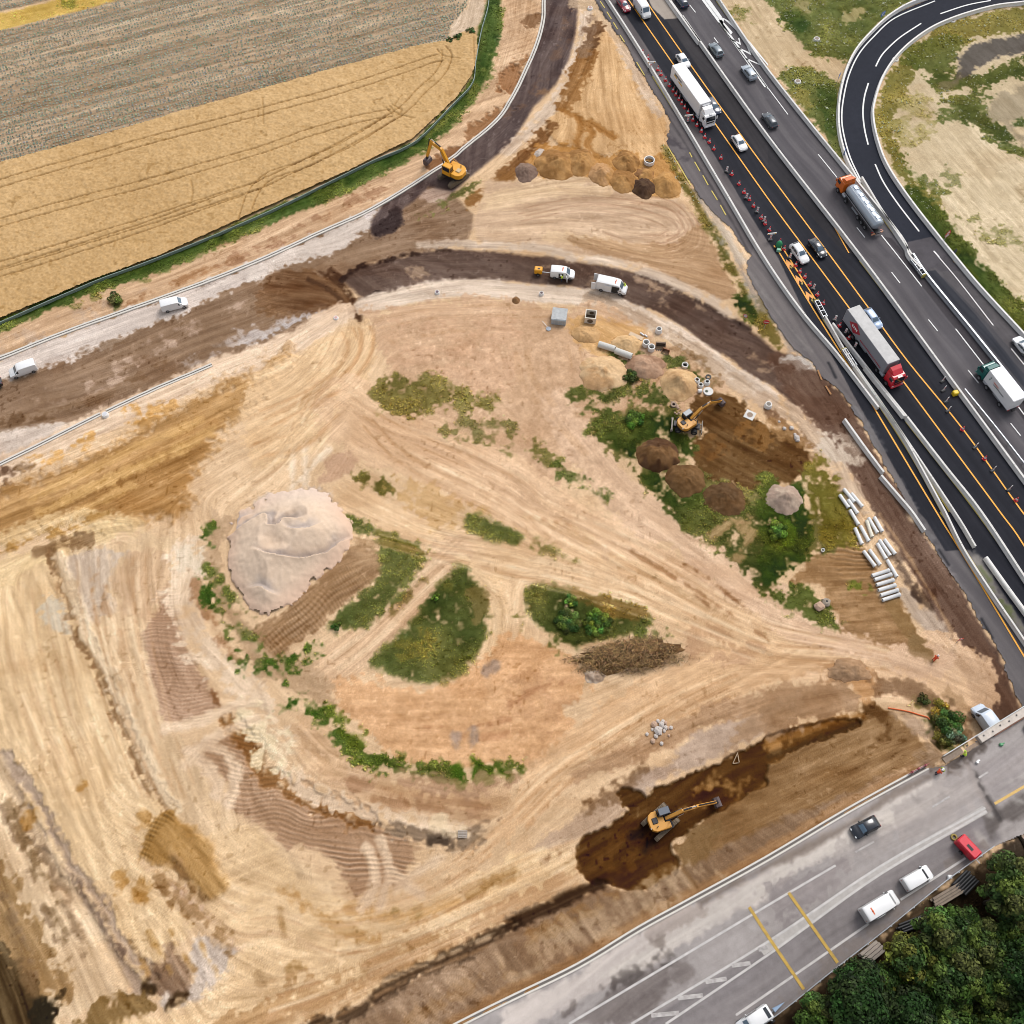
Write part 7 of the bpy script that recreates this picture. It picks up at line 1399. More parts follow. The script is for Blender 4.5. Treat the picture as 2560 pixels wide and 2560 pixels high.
# the large gravel heap
def big_heap():
    q = smooth(W(F(425,1045,436,990,475,950,530,925,580,918,620,930,650,965,667,1003,652,1045,610,1088,560,1130,520,1162,480,1160,448,1122,428,1085)), True, 5)
    sl = box_of(q, 1.5); D = np.full((sl[0].stop - sl[0].start, sl[1].stop - sl[1].start), 12, np.float32)
    for k in range(len(q)): segdist(D, sl, q[k], q[(k + 1) % len(q)], 12)
    ins = inside(q, sl); D = np.where(ins, D, -D) ; De = D + .45 * n08[sl] + .25 * n04[sl] + .5 * n2[sl] - .3; ins = De > 0; D = np.abs(D); x, y = MX[sl], MY[sl]; zc = np.minimum(D * .55, 3.3 + .7 * n5[sl] + .35 * n2[sl])
    gcol = np.array([232,206,180], np.float32) + (n04[sl] * 5 + n2[sl] * 4)[..., None]
    lo = ss(0, 3.5, D)[..., None]; gcol = gcol * lo + np.array([230,196,170], np.float32) * (1 - lo)
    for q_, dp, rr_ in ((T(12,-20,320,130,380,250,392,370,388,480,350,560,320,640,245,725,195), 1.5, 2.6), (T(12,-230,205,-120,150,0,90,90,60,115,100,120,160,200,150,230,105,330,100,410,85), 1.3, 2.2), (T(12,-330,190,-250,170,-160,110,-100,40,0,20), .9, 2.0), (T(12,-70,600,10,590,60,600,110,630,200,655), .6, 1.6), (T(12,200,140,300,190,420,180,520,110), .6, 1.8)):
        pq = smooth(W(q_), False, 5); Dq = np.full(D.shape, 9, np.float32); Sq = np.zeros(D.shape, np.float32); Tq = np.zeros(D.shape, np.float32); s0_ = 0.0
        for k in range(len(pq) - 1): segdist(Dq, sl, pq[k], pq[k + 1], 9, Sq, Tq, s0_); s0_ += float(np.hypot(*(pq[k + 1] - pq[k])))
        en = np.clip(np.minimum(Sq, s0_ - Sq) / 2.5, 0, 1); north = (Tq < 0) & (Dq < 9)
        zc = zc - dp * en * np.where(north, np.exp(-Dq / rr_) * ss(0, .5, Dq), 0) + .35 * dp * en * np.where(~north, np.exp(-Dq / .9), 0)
        g_ = (en * np.where(north, ss(1.9, .4, Dq + .5 * n08[sl]), 0) * .85)[..., None]; gcol = gcol * (1 - g_) + np.array([186,172,164], np.float32) * g_  # shade of the scooped faces, painted into the colour as grey north of each crest
    top = ss(0, 1, (MY[sl] - W(T(12,0,60))[0][1]) / 6)[..., None]; gcol = gcol * (1 - .45 * top) + np.array([224,214,206], np.float32) * .45 * top
    z = np.maximum(zc, .12 * D) + .05 * n04[sl] + .05 * n08[sl]; z = np.where(ins, z, -.3)
    mk = np.zeros((NY, NX), bool); ok = ins | (D < .5); mk[sl] = ok; Zf = np.zeros((NY, NX), np.float32); Zf[sl] = z + HGT[sl]; C_ = np.zeros_like(COL); C_[sl] = gcol
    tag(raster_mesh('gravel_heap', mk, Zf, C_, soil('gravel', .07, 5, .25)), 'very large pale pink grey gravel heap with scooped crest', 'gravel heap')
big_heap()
# ------------------------------------------------------------------ excavators
def tracks(r, heading, L=4.2, g=2.6, w_=.6, hh=.85):
    rot = Matrix.Rotation(heading, 3, 'Z'); tm = mat('track_steel', (120,104,84), .8, noise=.3, nscale=5)
    for s in (-1, 1):
        m = MB(); pr = [(-L / 2 + .4, 0), (L / 2 - .4, 0), (L / 2 - .1, .15), (L / 2, hh / 2), (L / 2 - .1, hh - .15), (L / 2 - .4, hh), (-L / 2 + .4, hh), (-L / 2 + .1, hh - .15), (-L / 2, hh / 2), (-L / 2 + .1, .15)]
        m.prism_y(pr, s * g / 2 - w_ / 2, s * g / 2 + w_ / 2)
        for k in range(int(L / .28)):
            x = -L / 2 + .35 + k * .28
            if x < L / 2 - .3: m.box((x, s * g / 2, hh + .02), (.1, w_ * .98, .06))
        for x in (-L / 2 - .0, L / 2 + .0):
            for z in (.25, .55): m.box((x, s * g / 2, z), (.06, w_ * .98, .12))
        m.v = [tuple(rot @ Vector(v)) for v in m.v]; m.build('track', tm, r)
    m = MB(); m.box((0, 0, .6), (1.6, g - w_, .5), None); m.v = [tuple(rot @ Vector(v)) for v in m.v]; m.build('undercarriage', dsteel, r)
def excavator(label, center, bucket, trk, boom, zb, paint_, kind='crawler', sc=1.0, name='crawler_excavator', cabm=None, tail=2.0):
    c = W([center])[0]; b_ = PZ([bucket], zb)[0]; d = b_ - c; ang = math.atan2(d[1], d[0]); h2 = W(trk); e = h2[1] - h2[0]; ta = math.atan2(e[1], e[0]) - ang
    reach = float(np.hypot(*d)) / sc
    zg = float(hz(c[0], c[1])); r = thing(name, label, 'excavator', (c[0], c[1], zg), ang); r.scale = (sc, sc, sc)
    k = reach / boom[-1][0]; boom = [(x * k, z) for x, z in boom]
    cabm = cabm or paint_
    if kind == 'crawler': tracks(r, ta); z0 = 1.05
    else:
        z0 = 1.25; rot = Matrix.Rotation(ta, 3, 'Z')
        m = MB(); m.box((0, 0, .8), (4.4, 1.0, .5)); m.box((0, 0, 1.05), (1.6, 1.5, .4)); m.v = [tuple(rot @ Vector(v)) for v in m.v]; m.build('chassis', dsteel, r)
        for x in (-1.35, 1.35):
            for s in (-1, 1):
                m = MB(); m.tube((x, s * .75, .52), (x, s * 1.25, .52), .52, n=18); m.v = [tuple(rot @ Vector(v)) for v in m.v]; wh = m.build('wheel', rub, r)
                m = MB(); m.tube((x, s * 1.24, .52), (x, s * 1.28, .52), .26, n=12); m.v = [tuple(rot @ Vector(v)) for v in m.v]; m.build('rim', mat('rim_grey', (120,116,110), .6), wh)
        m = MB(); m.box((2.6, 0, .55), (.12, 2.5, .7)); m.box((2.2, .5, .7), (.7, .12, .2)); m.box((2.2, -.5, .7), (.7, .12, .2)); m.v = [tuple(rot @ Vector(v)) for v in m.v]; m.build('dozer_blade', mat('worn_steel', (150,140,130), .6, .3, noise=.2), r)
        m = MB(); m.box((-2.45, 0, .7), (.22, 2.4, .25)); [m.box((-2.45, s * 1.1, .4), (.35, .4, .5)) for s in (-1, 1)]; m.v = [tuple(rot @ Vector(v)) for v in m.v]; m.build('outrigger', mat('worn_steel', None), r)
    # house: plan outline with rounded tail
    hw = 1.3; T_ = tail; plan = [(1.35, -hw), (1.35, hw), (-T_ * .6, hw), (-T_ * .85, hw * .8), (-T_, hw * .4), (-T_, -hw * .4), (-T_ * .85, -hw * .8), (-T_ * .6, -hw)]
    m = MB(); m.prism(plan, z0, z0 + .35); inn = [(x * .96, y * .96) for x, y in plan]; m.build('platform', dsteel, r)
    plan2 = [(.9, -hw), (.9, -.45), (.25, -.4), (.25, .35), (-.45, .4), (-.45, hw), (-T_ * .62, hw), (-T_ * .88, hw * .8), (-T_ * 1.02, hw * .4), (-T_ * 1.02, -hw * .4), (-T_ * .88, -hw * .8), (-T_ * .62, -hw)]
    m = MB(); m.prism(plan2, z0 + .36, z0 + 1.15); bd = m.build('engine_housing', paint_, r); bv = bd.modifiers.new('bevel', 'BEVEL'); bv.width = .07; bv.segments = 2
    m = MB(); m.rbox((-T_ * .55, .1, z0 + 1.22), (.75, .8, .16), .06); m.build('engine_cover', dsteel if kind != 'crawler' or tail < 2 else mat('cover_pale', (214,186,140), .5), r)
    m = MB(); m.tube((-T_ * .5, -.75, z0 + 1.1), (-T_ * .5, -.75, z0 + 1.6), .07, n=8); m.build('exhaust_pipe', dsteel, r)
    m = MB(); m.rbox((-T_ * .97, -.5, z0 + 1.0), (.16, .6, .2), .03); m.build('number_plate', wband, r)
    m = MB(); [m.tube((.75, -hw + .1 + k * .5, z0 + 1.1), (.75, -hw + .1 + k * .5, z0 + 1.75), .03, n=6) for k in range(2)]; m.bar((.75, -hw + .1, z0 + 1.75), (.75, -hw + .6, z0 + 1.75), .05, .05); m.bar((.75, -hw + .1, z0 + 1.72), (-.2, -hw + .1, z0 + 1.3), .05, .05); m.build('handrail', paint_, r)
    # cab on the left
    m = MB(); m.rbox((.5, .85, z0 + .75), (1.65, .95, .85), .08); m.build('cab_base', cabm, r)
    m = MB(); m.rbox((.48, .85, z0 + 1.55), (1.55, .9, .95), .12); m.build('cab_glass', glass, r)
    m = MB(); m.rbox((.44, .85, z0 + 2.04), (1.5, .94, .14), .06); cr = m.build('cab_roof', cabm if kind == 'crawler' and tail >= 2 else mat('roof_dark', (92,100,112), .35, coat=.4), r)
    m = MB(); [m.bar((.48 + x, .85 + y, z0 + 1.1), (.48 + x * .96, .85 + y * .98, z0 + 2.0), .09, .09) for x in (-.75, .75) for y in (-.44, .44)]; m.build('cab_frame', cabm, r)
    # boom, stick, bucket
    bw = .42; P0, P1, P2, P3, P4 = boom
    m = MB(); m.bar((P0[0], 0, P0[1]), (P1[0], 0, P1[1]), bw, .55); m.bar((P1[0] - .1, 0, P1[1] - .05), (P2[0], 0, P2[1]), bw * .95, .5); bo = m.build('boom', paint_, r)
    m = MB(); m.bar((P2[0] - .35, 0, P2[1] + .35), (P3[0], 0, P3[1]), .36, .42); m.build('stick', paint_, r)
    cyl = mat('cylinder_dark', (56,56,62), .4, .4); chrome = mat('chrome', (210,214,220), .2, .7)
    for s in (-.34, .34):
        a0 = Vector((P0[0] + .6, s, P0[1] - .5)); a1 = Vector((P1[0], s, P1[1] - .25)); mid = a0.lerp(a1, .55)
        m = MB(); m.tube(a0, mid, .1, n=8); m.build('boom_cylinder', cyl, bo); m = MB(); m.tube(mid, a1, .055, n=8); m.build('piston_rod', chrome, bo)
    a0 = Vector((P1[0] + .1, 0, P1[1] + .45)); a1 = Vector((P2[0] - .2, 0, P2[1] + .5)); mid = a0.lerp(a1, .6)
    m = MB(); m.tube(a0, mid, .11, n=8); m.build('stick_cylinder', cyl, bo); m = MB(); m.tube(mid, a1, .06, n=8); m.build('piston_rod', chrome, bo)
    a0 = Vector((P2[0] + .1, 0, P2[1] + .45)); a1 = Vector((P3[0], 0, P3[1] + .4)); m = MB(); m.tube(a0, a1, .09, n=8); m.build('bucket_cylinder', cyl, r)
    bx, bz = P4; m = MB(); Wb = 1.25; bm_ = mat('bucket_steel', (98,84,84), .6, .3, noise=.25, nscale=3)
    prof = [(.45, .45), (.1, .62), (-.35, .5), (-.55, .1), (-.4, -.35), (0, -.55), (.35, -.5)]
    for i in range(len(prof) - 1):
        (xa, za), (xb, zb_) = prof[i], prof[i + 1]; m.add([(bx + xa, -Wb / 2, bz + za), (bx + xa, Wb / 2, bz + za), (bx + xb, Wb / 2, bz + zb_), (bx + xb, -Wb / 2, bz + zb_)], [(0, 1, 2, 3)])
    for s in (-1, 1): m.prism_y([(bx + x, bz + z) for x, z in prof], s * Wb / 2 - .03, s * Wb / 2 + .03)
    for t_ in range(5): m.box((bx + .45, -Wb / 2 + .12 + t_ * (Wb - .24) / 4, bz - .52), (.22, .1, .08))
    m.build('bucket', bm_, r)
    m = MB(); m.bar((P3[0], 0, P3[1]), (bx, 0, bz + .5), .3, .3); m.build('bucket_linkage', dsteel, r)
    return r
z1 = Z(1040,340,13.8,1300,1440,400,880,820,1420,1400,1040)
r = excavator('bright yellow crawler excavator digging beside the kerb of the dark ramp', z1[0], z1[1], z1[2:], [(.9, 2.1), (2.7, 4.9), (5.4, 5.5), (6.5, 2.0), (6.6, .9)], .9, yelp, 'crawler', 1.2, tail=2.1)
z1 = Z(1660,980,10.73,590,960,1530,280,350,1050,740,1100)
r = excavator('amber wheeled excavator with dark cab reaching over the dark dug soil', z1[0], z1[1], z1[2:], [(.6, 2.3), (2.6, 3.7), (4.6, 3.5), (7.2, 1.7), (7.5, .9)], .9, yelp2, 'wheeled', 1.0, 'wheeled_excavator', dsteel, 1.75)
z1 = Z(1580,1960,7.43,520,715,1590,335,450,960,800,640)
r = excavator('amber crawler excavator with rounded tail standing in the wet dark cutting', z1[0], z1[1], z1[2:], [(.6, 2.1), (2.6, 3.9), (4.8, 3.6), (7.6, 1.8), (8.0, .9)], .9, yelp2, 'crawler', 1.05, 'crawler_excavator', mat('cab_dark', (80,84,92), .4), 1.8)
# ------------------------------------------------------------------ pipes and rings
pipem = mat('pipe_concrete', (236,236,234), .7, noise=.08, nscale=2); dark = mat('pipe_inside', (52,50,50), .9)
def pipe(a, b_, r_, label, grp, name='concrete_pipe', bell=True, m=pipem):
    p = PZ(np.array([a, b_]), r_); zg = float(hz(p[0][0], p[0][1])); d = p[1] - p[0]; L = float(np.hypot(*d)); ang = math.atan2(d[1], d[0]); q = MB(); rot = Matrix.Rotation(R(90), 3, 'Y')
    prof = [(r_ * .72, 0), (r_, 0), (r_, L - .35), (r_ * 1.14, L - .3), (r_ * 1.14, L), (r_ * .78, L), (r_ * .78, L - .3), (r_ * .72, L - .31), (r_ * .72, 0)] if bell else [(r_ * .8, 0), (r_, 0), (r_, L), (r_ * .8, L), (r_ * .8, 0)]
    q.lathe(prof, n=18, rot=rot); o = q.build(name, m, loc=(p[0][0], p[0][1], zg + r_ * (1.12 if bell else 1)), flat=False); o.rotation_euler = (0, 0, ang)
    return tag(o, label, 'pipe', grp)
seg = [(180,80,345,285), (295,150,470,360), (115,175,255,375), (245,250,395,465), (275,410,410,640), (355,690,465,940), (440,655,570,895), (535,570,625,830), (565,530,705,765), (655,520,780,745), (700,930,840,1170), (735,875,900,1120), (810,865,980,1095), (485,1050,665,1290), (580,1025,750,1260), (855,1190,1005,1450)]
nm = ['white concrete pipe highest in the store beside the pale strip', 'white concrete pipe nearest the brown road in the uppermost bundle', 'white concrete pipe lying against the weeds at the upper left of the store', 'white concrete pipe in the middle of the uppermost bundle', 'white concrete pipe with thin sticks lying across it', 'white concrete pipe by the weeds just above the ribbed soil', 'white concrete pipe right of the one by the weeds, over a green tuft', 'slightly tilted yellowish concrete pipe in the group of three', 'middle white concrete pipe of the group of three fanned out', 'white concrete pipe of the fanned group closest to the brown road', 'leftmost of three white concrete pipes lying tight together', 'middle of three white concrete pipes lying tight together', 'rightmost of three white concrete pipes lying tight together', 'left one of a pair of white concrete pipes above the row of six', 'right one of a pair of white concrete pipes above the row of six', 'single white concrete pipe touching the right end of the row of six']
for s, l in zip(seg, nm): q = Z(2080,1210,6.23,*s); pipe(q[0], q[1], .29, l, 'concrete pipes in the store', m=mat('pipe_yellowish', (232,226,208), .7, noise=.08, nscale=2) if 'yellowish' in l else pipem)
row = [(620,1430,890,1345), (660,1495,925,1410), (690,1575,960,1495), (720,1655,990,1575), (755,1735,1030,1650), (785,1810,1060,1720)]
for s, l in zip(row, ('first', 'second', 'third', 'fourth', 'fifth', 'lowest')): q = Z(2080,1210,6.23,*s); pipe(q[0], q[1], .3, 'white concrete pipe, %s from the top of six lying side by side' % l, 'row of six concrete pipes')
q = Z(1460,820,5.367,195,215,415,285,420,305,640,385)
pipe(q[0], q[1], .58, 'large grey concrete pipe, left one of two end to end beside the sand', 'large grey pipes', bell=False, m=mat('pipe_grey', (214,212,204), .8, noise=.12)); pipe(q[2], q[3], .58, 'large grey concrete pipe, right one of two end to end beside the sand', 'large grey pipes', bell=False, m=mat('pipe_grey', None))
def ring(p, r_, h_, label, m=conc2, top=None, t_=.2, grp='concrete rings', name='concrete_ring', inner=True):
    c = PZ([p], h_)[0]; zg = float(hz(c[0], c[1])); q = MB(); r2 = top or r_
    q.lathe([(r_ * (1 - t_), 0), (r_, 0), (r_, h_ * .6), (r2, h_), (r2 * (1 - t_ * 1.3), h_), (r_ * (1 - t_), h_ * .5), (r_ * (1 - t_), 0)], n=24)
    q.mi = 1
    if inner: q.lathe([(0, .06), (r_ * .9, .06)], n=20)
    o = q.build(name, [m, mat('shaft_dark', (48,44,40), .95)], loc=(c[0], c[1], zg), flat=False); return tag(o, label, 'concrete ring', grp)
zz = lambda *v: Z(1460,820,5.367,*v)[0]
ring(zz(835,190), .62, 1.0, 'tall white ring with dark marks, left one beside the buckets'); ring(zz(908,250), .62, 1.0, 'tall white ring with dark marks, right one touching the bucket')
ring(zz(1357,492), .56, .55, 'white ring standing alone above the round sand heap'); ring(zz(1518,690), .55, .6, 'tapered white ring nearest the round sand heap', top=.42); ring(zz(1568,755), .52, .6, 'tapered white ring in the middle of the ring group', top=.4); ring(zz(1655,712), .56, .7, 'tapered white ring beside the black hose', top=.42)
ring(zz(1205,1020), .52, .35, 'low brown concrete ring among stones above the wheeled excavator', concb, t_=.4)
q = zz(1555,845); c = PZ([q], .3)[0]; m = MB(); m.tube((-.32, 0, .32), (.32, 0, .32), .34, n=18); tag(m.build('concrete_ring', conc2, loc=(c[0], c[1], 0), flat=False), 'short white ring lying on its side below the ring group', 'concrete ring', 'concrete rings').rotation_euler = (0, 0, .2)
c = PZ([zz(1668,845)], .2)[0]; m = MB(); m.lathe([(0, .2), (.82, .2), (.86, .14), (.86, 0)], n=28); m.mi = 1; m.tube((-.3, -.05, .2), (-.3, -.05, .212), .26, n=16); tag(m.build('cover_slab', [conc, mat('hole_green', (84,92,76), .9)], loc=(c[0], c[1], 0)), 'large round concrete cover slab with an off centre hole', 'cover slab')
def manhole(p, r_, h_, label, cover=(70,66,66), m=conc2, z=0):
    c = PZ([p], h_ + z)[0]; zg = float(hz(c[0], c[1])) if not z else z; q = MB(); q.lathe([(r_ * 1.25, 0), (r_, h_), (r_ * .7, h_)], n=22); o = thing('manhole', label, 'manhole', (c[0], c[1], zg), 0, 'manhole shafts'); q.build('shaft', m, o, flat=False)
    q = MB(); q.lathe([(r_ * .74, h_ - .03), (r_ * .7, h_ + .03), (0, h_ + .04)], n=20); q.build('cover', mat('cover_%d_%d' % (cover[0], cover[2]), cover, .6), o)
manhole(Z(1460,820,5.367,1008,12)[0], .5, .9, 'white manhole shaft with a dark cover on the gravel shoulder, right of the slabs'); manhole(Z(1320,650,6.9,233,557)[0], .38, .5, 'manhole with a red spotted cover on the gravel shoulder above the container', (96,74,76))
manhole(T(11,1367,270)[0], .4, .4, 'manhole with a purple brown cover at the start of the gravel shoulder', (110,86,96)); manhole(T(31,5,1118)[0], .55, .8, 'white manhole shaft beside the curved road near the slab', (120,110,100))
manhole(T(20,590,55)[0], .5, .35, 'manhole with pale ring at the top between ramp and motorway', (190,150,140)); manhole(T(1,790,1193)[0], .5, .5, 'white round manhole at the gap in the lower kerb', (216,216,222))
manhole(T(11,602,462)[0], .4, .25, 'small pinkish manhole at the corner of the haul road', (214,170,164))
for q, l in (((370,290), 'manhole in the flowering weeds left of the slip road bend'), ((225,612), 'manhole in the weeds between motorway and slip road'), ((965,440), 'manhole at the inner edge of the slip road bend'), ((1395,146), 'manhole at the inner barrier near the top right')): manhole(T(30,*q)[0], .6, .3, l, (138,120,104), conc)
ring(T(20,1037,1205)[0], 1.05, .8, 'wide white ring beside the row of sand heaps', t_=.12)
ring(T(21,1483,910)[0], .5, .15, 'coil of black hose beside the white rings', blackp, t_=.35, grp=None, name='hose_coil', inner=False)['category'] = 'hose'
# concrete box, slab, blocks, container
c = PZ([Z(1320,650,6.9,1080,985)[0]], .7)[0]; m = MB(); a, hh, tk = 1.0, 1.5, .16; rot = R(-8)
for s in (-1, 1): m.box((s * (a - tk / 2), 0, hh / 2), (tk, 2 * a, hh)); m.box((0, s * (a - tk / 2), hh / 2), (2 * a - 2 * tk, tk, hh))
m.box((0, 0, .06), (2 * a - .4, 2 * a - .4, .1)); m.mi = 1; m.tube((0, -a - .004, .72), (0, -a + .01, .72), .52, n=22); m.tube((.1, a - tk - .005, .75), (.1, a - tk - .02, .75), .4, n=20); m.tube((a + .005, -.2, .6), (a + .02, -.2, .6), .3, n=16); m.box((0, 0, .12), (1.6, 1.6, .02))
o = m.build('concrete_box', [mat('box_concrete', (232,222,206), .85, noise=.1), mat('box_hole', (112,92,72), .95)], loc=(c[0], c[1], .1)); o.rotation_euler = (0, 0, rot); tag(o, 'open topped pale concrete box with a round hole in its front', 'concrete box')
c = PZ([Z(1320,650,6.9,540,980)[0]], .6)[0]; r = thing('container', 'flat grey steel container with weathered lid on the sand', 'container', (c[0], c[1], 0), R(-8))
gm = mat('container_grey', (176,184,188), .7, noise=.22, nscale=1.5); m = MB(); m.rbox((0, 0, .65), (2.6, 2.7, 1.3), .05); m.build('body', gm, r); m = MB(); m.box((0, .1, 1.33), (2.7, 2.6, .08)); m.build('lid', mat('lid_grey', (186,188,188), .7, noise=.25, nscale=1.5), r)
m = MB(); [m.box((-.75 + k * .75, -1.37, .6), (.06, .04, 1.1)) for k in range(3)]; m.box((0, -1.37, 1.12), (2.5, .05, .08)); m.build('front_frame', mat('frame_pale', (206,204,198), .6), r)
c = PZ([Z(1320,650,6.9,355,1182)[0]], .1)[0]; r = thing('round_lid', 'round grey lid with a long pale handle lying on the sand', 'lid', (c[0], c[1], 0)); m = MB(); m.lathe([(.45, 0), (.45, .1), (0, .14)], n=24); m.build('disc', mat('lid_blue', (164,172,182), .5, noise=.1), r); m = MB(); m.bar((-.2, .3, .14), (-1.1, 1.6, .2), .07, .06); m.build('handle', conc, r)
c = PZ([T(21,1795,1200)[0]], .15)[0]; m = MB(); m.box((0, 0, .1), (1.7, 1.7, .2)); m.mi = 1; m.lathe([(.45, .2), (.5, .26), (.36, .26), (.36, .21), (0, .21)], n=22); o = m.build('slab', [conc, concb], loc=(c[0], c[1], 0)); o.rotation_euler = (0, 0, R(-30)); tag(o, 'square concrete slab with a round opening beside the dug soil', 'slab')
def rough_block(p, s, label, m, name='block', hole=False, h_=.7, cat_='block', grp=None, z=None):
    c = PZ([p], h_)[0]; zg = float(hz(c[0], c[1])); g = random.Random(hash(label) & 255); q = MB(); q.rbox((0, 0, h_ / 2), (s, s * .9, h_), s * .22); q.v = [(x + g.uniform(-.08, .08) * s, y + g.uniform(-.08, .08) * s, z_ + g.uniform(-.05, .05) * s) for x, y, z_ in q.v]
    if hole: q.mi = 1; q.tube((0, 0, h_), (0, 0, h_ + .02), s * .12, n=12)
    o = q.build(name, [m, dark], loc=(c[0], c[1], zg)); o.rotation_euler = (0, 0, g.uniform(0, 1.5)); return tag(o, label, cat_, grp)
stone = mat('stone', (206,196,188), .9, noise=.16, nscale=3); stone2 = mat('stone_pink', (196,164,140), .9, noise=.18, nscale=3)
rough_block(T(32,392,702)[0], 1.5, 'rounded pinkish boulder at the edge of the weeds', stone2, 'boulder', cat_='boulder'); rough_block(T(32,445,672)[0], 1.35, 'square grey stone block with a hole, beside the pinkish boulder', mat('stone_grey', (172,158,142), .9, noise=.2, nscale=3), 'stone_block', True, cat_='stone block')
g = random.Random(4)
for k, (x, y, s) in enumerate(((1075,1600,.85), (1130,1600,.75), (1102,1575,.5), (1140,1578,.5), (1160,1590,.5), (1105,1645,1.1), (1160,1625,.6), (1088,1688,.6), (1065,1725,.65), (1202,1625,.5), (1130,1745,.5), (1020,1675,.45), (1185,1685,.35), (1150,1650,.45), (1128,1625,.5), (1060,1640,.4), (1178,1628,.45), (1122,1670,.4))):
    rough_block(T(22,x,y)[0], s, 'pale angular stone in the loose pile above the cutting', stone if k % 4 else stone2, 'stone', h_=s * .6, cat_='stone', grp='stones in the pile above the cutting')
for k, (x, y, s) in enumerate(((1200,985,.4), (1255,1035,.5), (1262,1060,.55), (1235,1045,.4), (1222,1130,.35), (1275,1130,.4), (1245,1150,.35), (1300,1090,.3), (1185,985,.35))):
    rough_block(Z(1460,820,5.367,x,y)[0], s, 'small brown stone in the scatter above the wheeled excavator', stone2, 'stone', h_=s * .6, cat_='stone', grp='stones above the wheeled excavator')
for k, (x, y, s) in enumerate(((125,1300,.6), (180,1295,.7), (220,1365,.9), (225,1385,.7), (205,1345,.5), (85,1250,.4))):
    rough_block(T(31,x,y)[0], s, 'grey broken concrete lump beside the trench near the brown road', stone, 'rubble_lump', h_=s * .5, cat_='rubble', grp='rubble by the trench')
def loose_bucket(p, label, m2, rot, s):
    c = PZ([p], .4)[0]; r = thing('digger_bucket', label, 'digger bucket', (c[0], c[1], 0), rot, 'loose digger buckets'); m = MB(); pr = [(.5, .1), (.2, .0), (-.3, .05), (-.5, .35), (-.4, .75), (-.05, .9)]
    for i in range(len(pr) - 1): (xa, za), (xb, zb) = pr[i], pr[i + 1]; m.add([(xa * s, -.65 * s, za * s), (xa * s, .65 * s, za * s), (xb * s, .65 * s, zb * s), (xb * s, -.65 * s, zb * s)], [(0, 1, 2, 3)])
    for q in (-1, 1): m.prism_y([(x * s, z * s) for x, z in pr], q * .65 * s - .03, q * .65 * s + .03)
    m.build('shell', m2, r); m = MB(); [m.box((.6 * s, -.5 * s + k * .25 * s, .1 * s), (.2 * s, .1 * s, .07 * s)) for k in range(5)]; m.build('teeth', dsteel, r)
loose_bucket(Z(1460,820,5.367,1028,240)[0], 'grey brown digger bucket with teeth beside the tall rings', mat('bucket_brown', (122,100,82), .7, .2, noise=.25), R(-95), 1.25); loose_bucket(Z(1460,820,5.367,1098,308)[0], 'rusty narrow digger bucket right of the grey brown one', mat('bucket_rust', (150,100,66), .8, noise=.3), R(-115), .95)
q = PZ(Z(1460,820,5.367,610,70,790,150), .2); d = q[1] - q[0]; m = MB(); m.box((0, 0, .1), (float(np.hypot(*d)), .8, .12)); o = m.build('board', mat('board_pale', (222,196,166), .8, noise=.12), loc=((q[0][0] + q[1][0]) / 2, (q[0][1] + q[1][1]) / 2, .1)); o.rotation_euler = (0, 0, math.atan2(d[1], d[0])); tag(o, 'long pale board lying behind the low yellow sand heap', 'board')
for a, l in (((755,65,805,100), 'short white plastic pipe beside the long pale board, left one'), ((815,95,850,120), 'short white plastic pipe beside the long pale board, right one')): q = Z(1460,820,5.367,*a); pipe(q[0], q[1], .14, l, 'short white plastic pipes', 'plastic_pipe', False, whitep)
c = PZ([T(32,413,290)[0]], .2)[0]; m = MB(); m.lathe([(0, .02), (.26, 0), (.3, .45), (.26, .45), (.24, .1)], n=16); tag(m.build('bucket', whitep, loc=(c[0], c[1], 0)), 'small white bucket alone on the ribbed brown soil', 'bucket')
# orange pipe, tripod, pallet, yellow box, green tank
p = W(T(32,905,1480,980,1492,1060,1508,1140,1532,1200,1550,1218,1568)); m = MB(); p = smooth(p, False, 4); zz_ = hz(p[:, 0], p[:, 1]) + .12
for i in range(len(p) - 1): m.tube((p[i][0] - p[0][0], p[i][1] - p[0][1], zz_[i]), (p[i + 1][0] - p[0][0], p[i + 1][1] - p[0][1], zz_[i + 1]), .1, n=7)
tag(m.build('orange_pipe', orn, loc=(p[0][0], p[0][1], 0)), 'long orange plastic pipe lying on the slope near the bushes', 'pipe')
p = W(T(22,1700,1820,1665,1900,1710,1895)); zc_ = float(hz(*p[0])); m = MB(); [m.bar((p[a][0] - p[0][0], p[a][1] - p[0][1], .1 + (.3 if 0 in (a, b_) else 0)), (p[b_][0] - p[0][0], p[b_][1] - p[0][1], .14), .12, .1) for a, b_ in ((0, 1), (1, 2), (2, 0))]; tag(m.build('wooden_triangle', wood, loc=(p[0][0], p[0][1], zc_)), 'pale timber triangle lying on the edge of the cutting', 'timber frame')
c = W(T(13,1560,500))[0]; m = MB(); [m.box((0, -.42 + k * .21, .16), (1.3, .15, .04)) for k in range(5)]; [m.box((x, 0, .07), (.12, .98, .12)) for x in (-.55, 0, .55)]; tag(m.build('pallet', mat('pallet_grey', (176,164,152), .8, noise=.2), loc=(c[0], c[1], float(hz(*c)) + .05)), 'grey wooden pallet in the dark hollow of the old bank', 'pallet')
c = PZ([T(31,1413,1035)[0]], .4)[0]; m = MB(); m.rbox((0, 0, .4), (.95, .8, .8), .12); o = m.build('grit_box', mat('box_yellow', (244,208,30), .5), loc=(c[0], c[1], .05)); o.rotation_euler = (0, 0, .3); tag(o, 'bright yellow box standing by the median barrier beside the beacons', 'box')
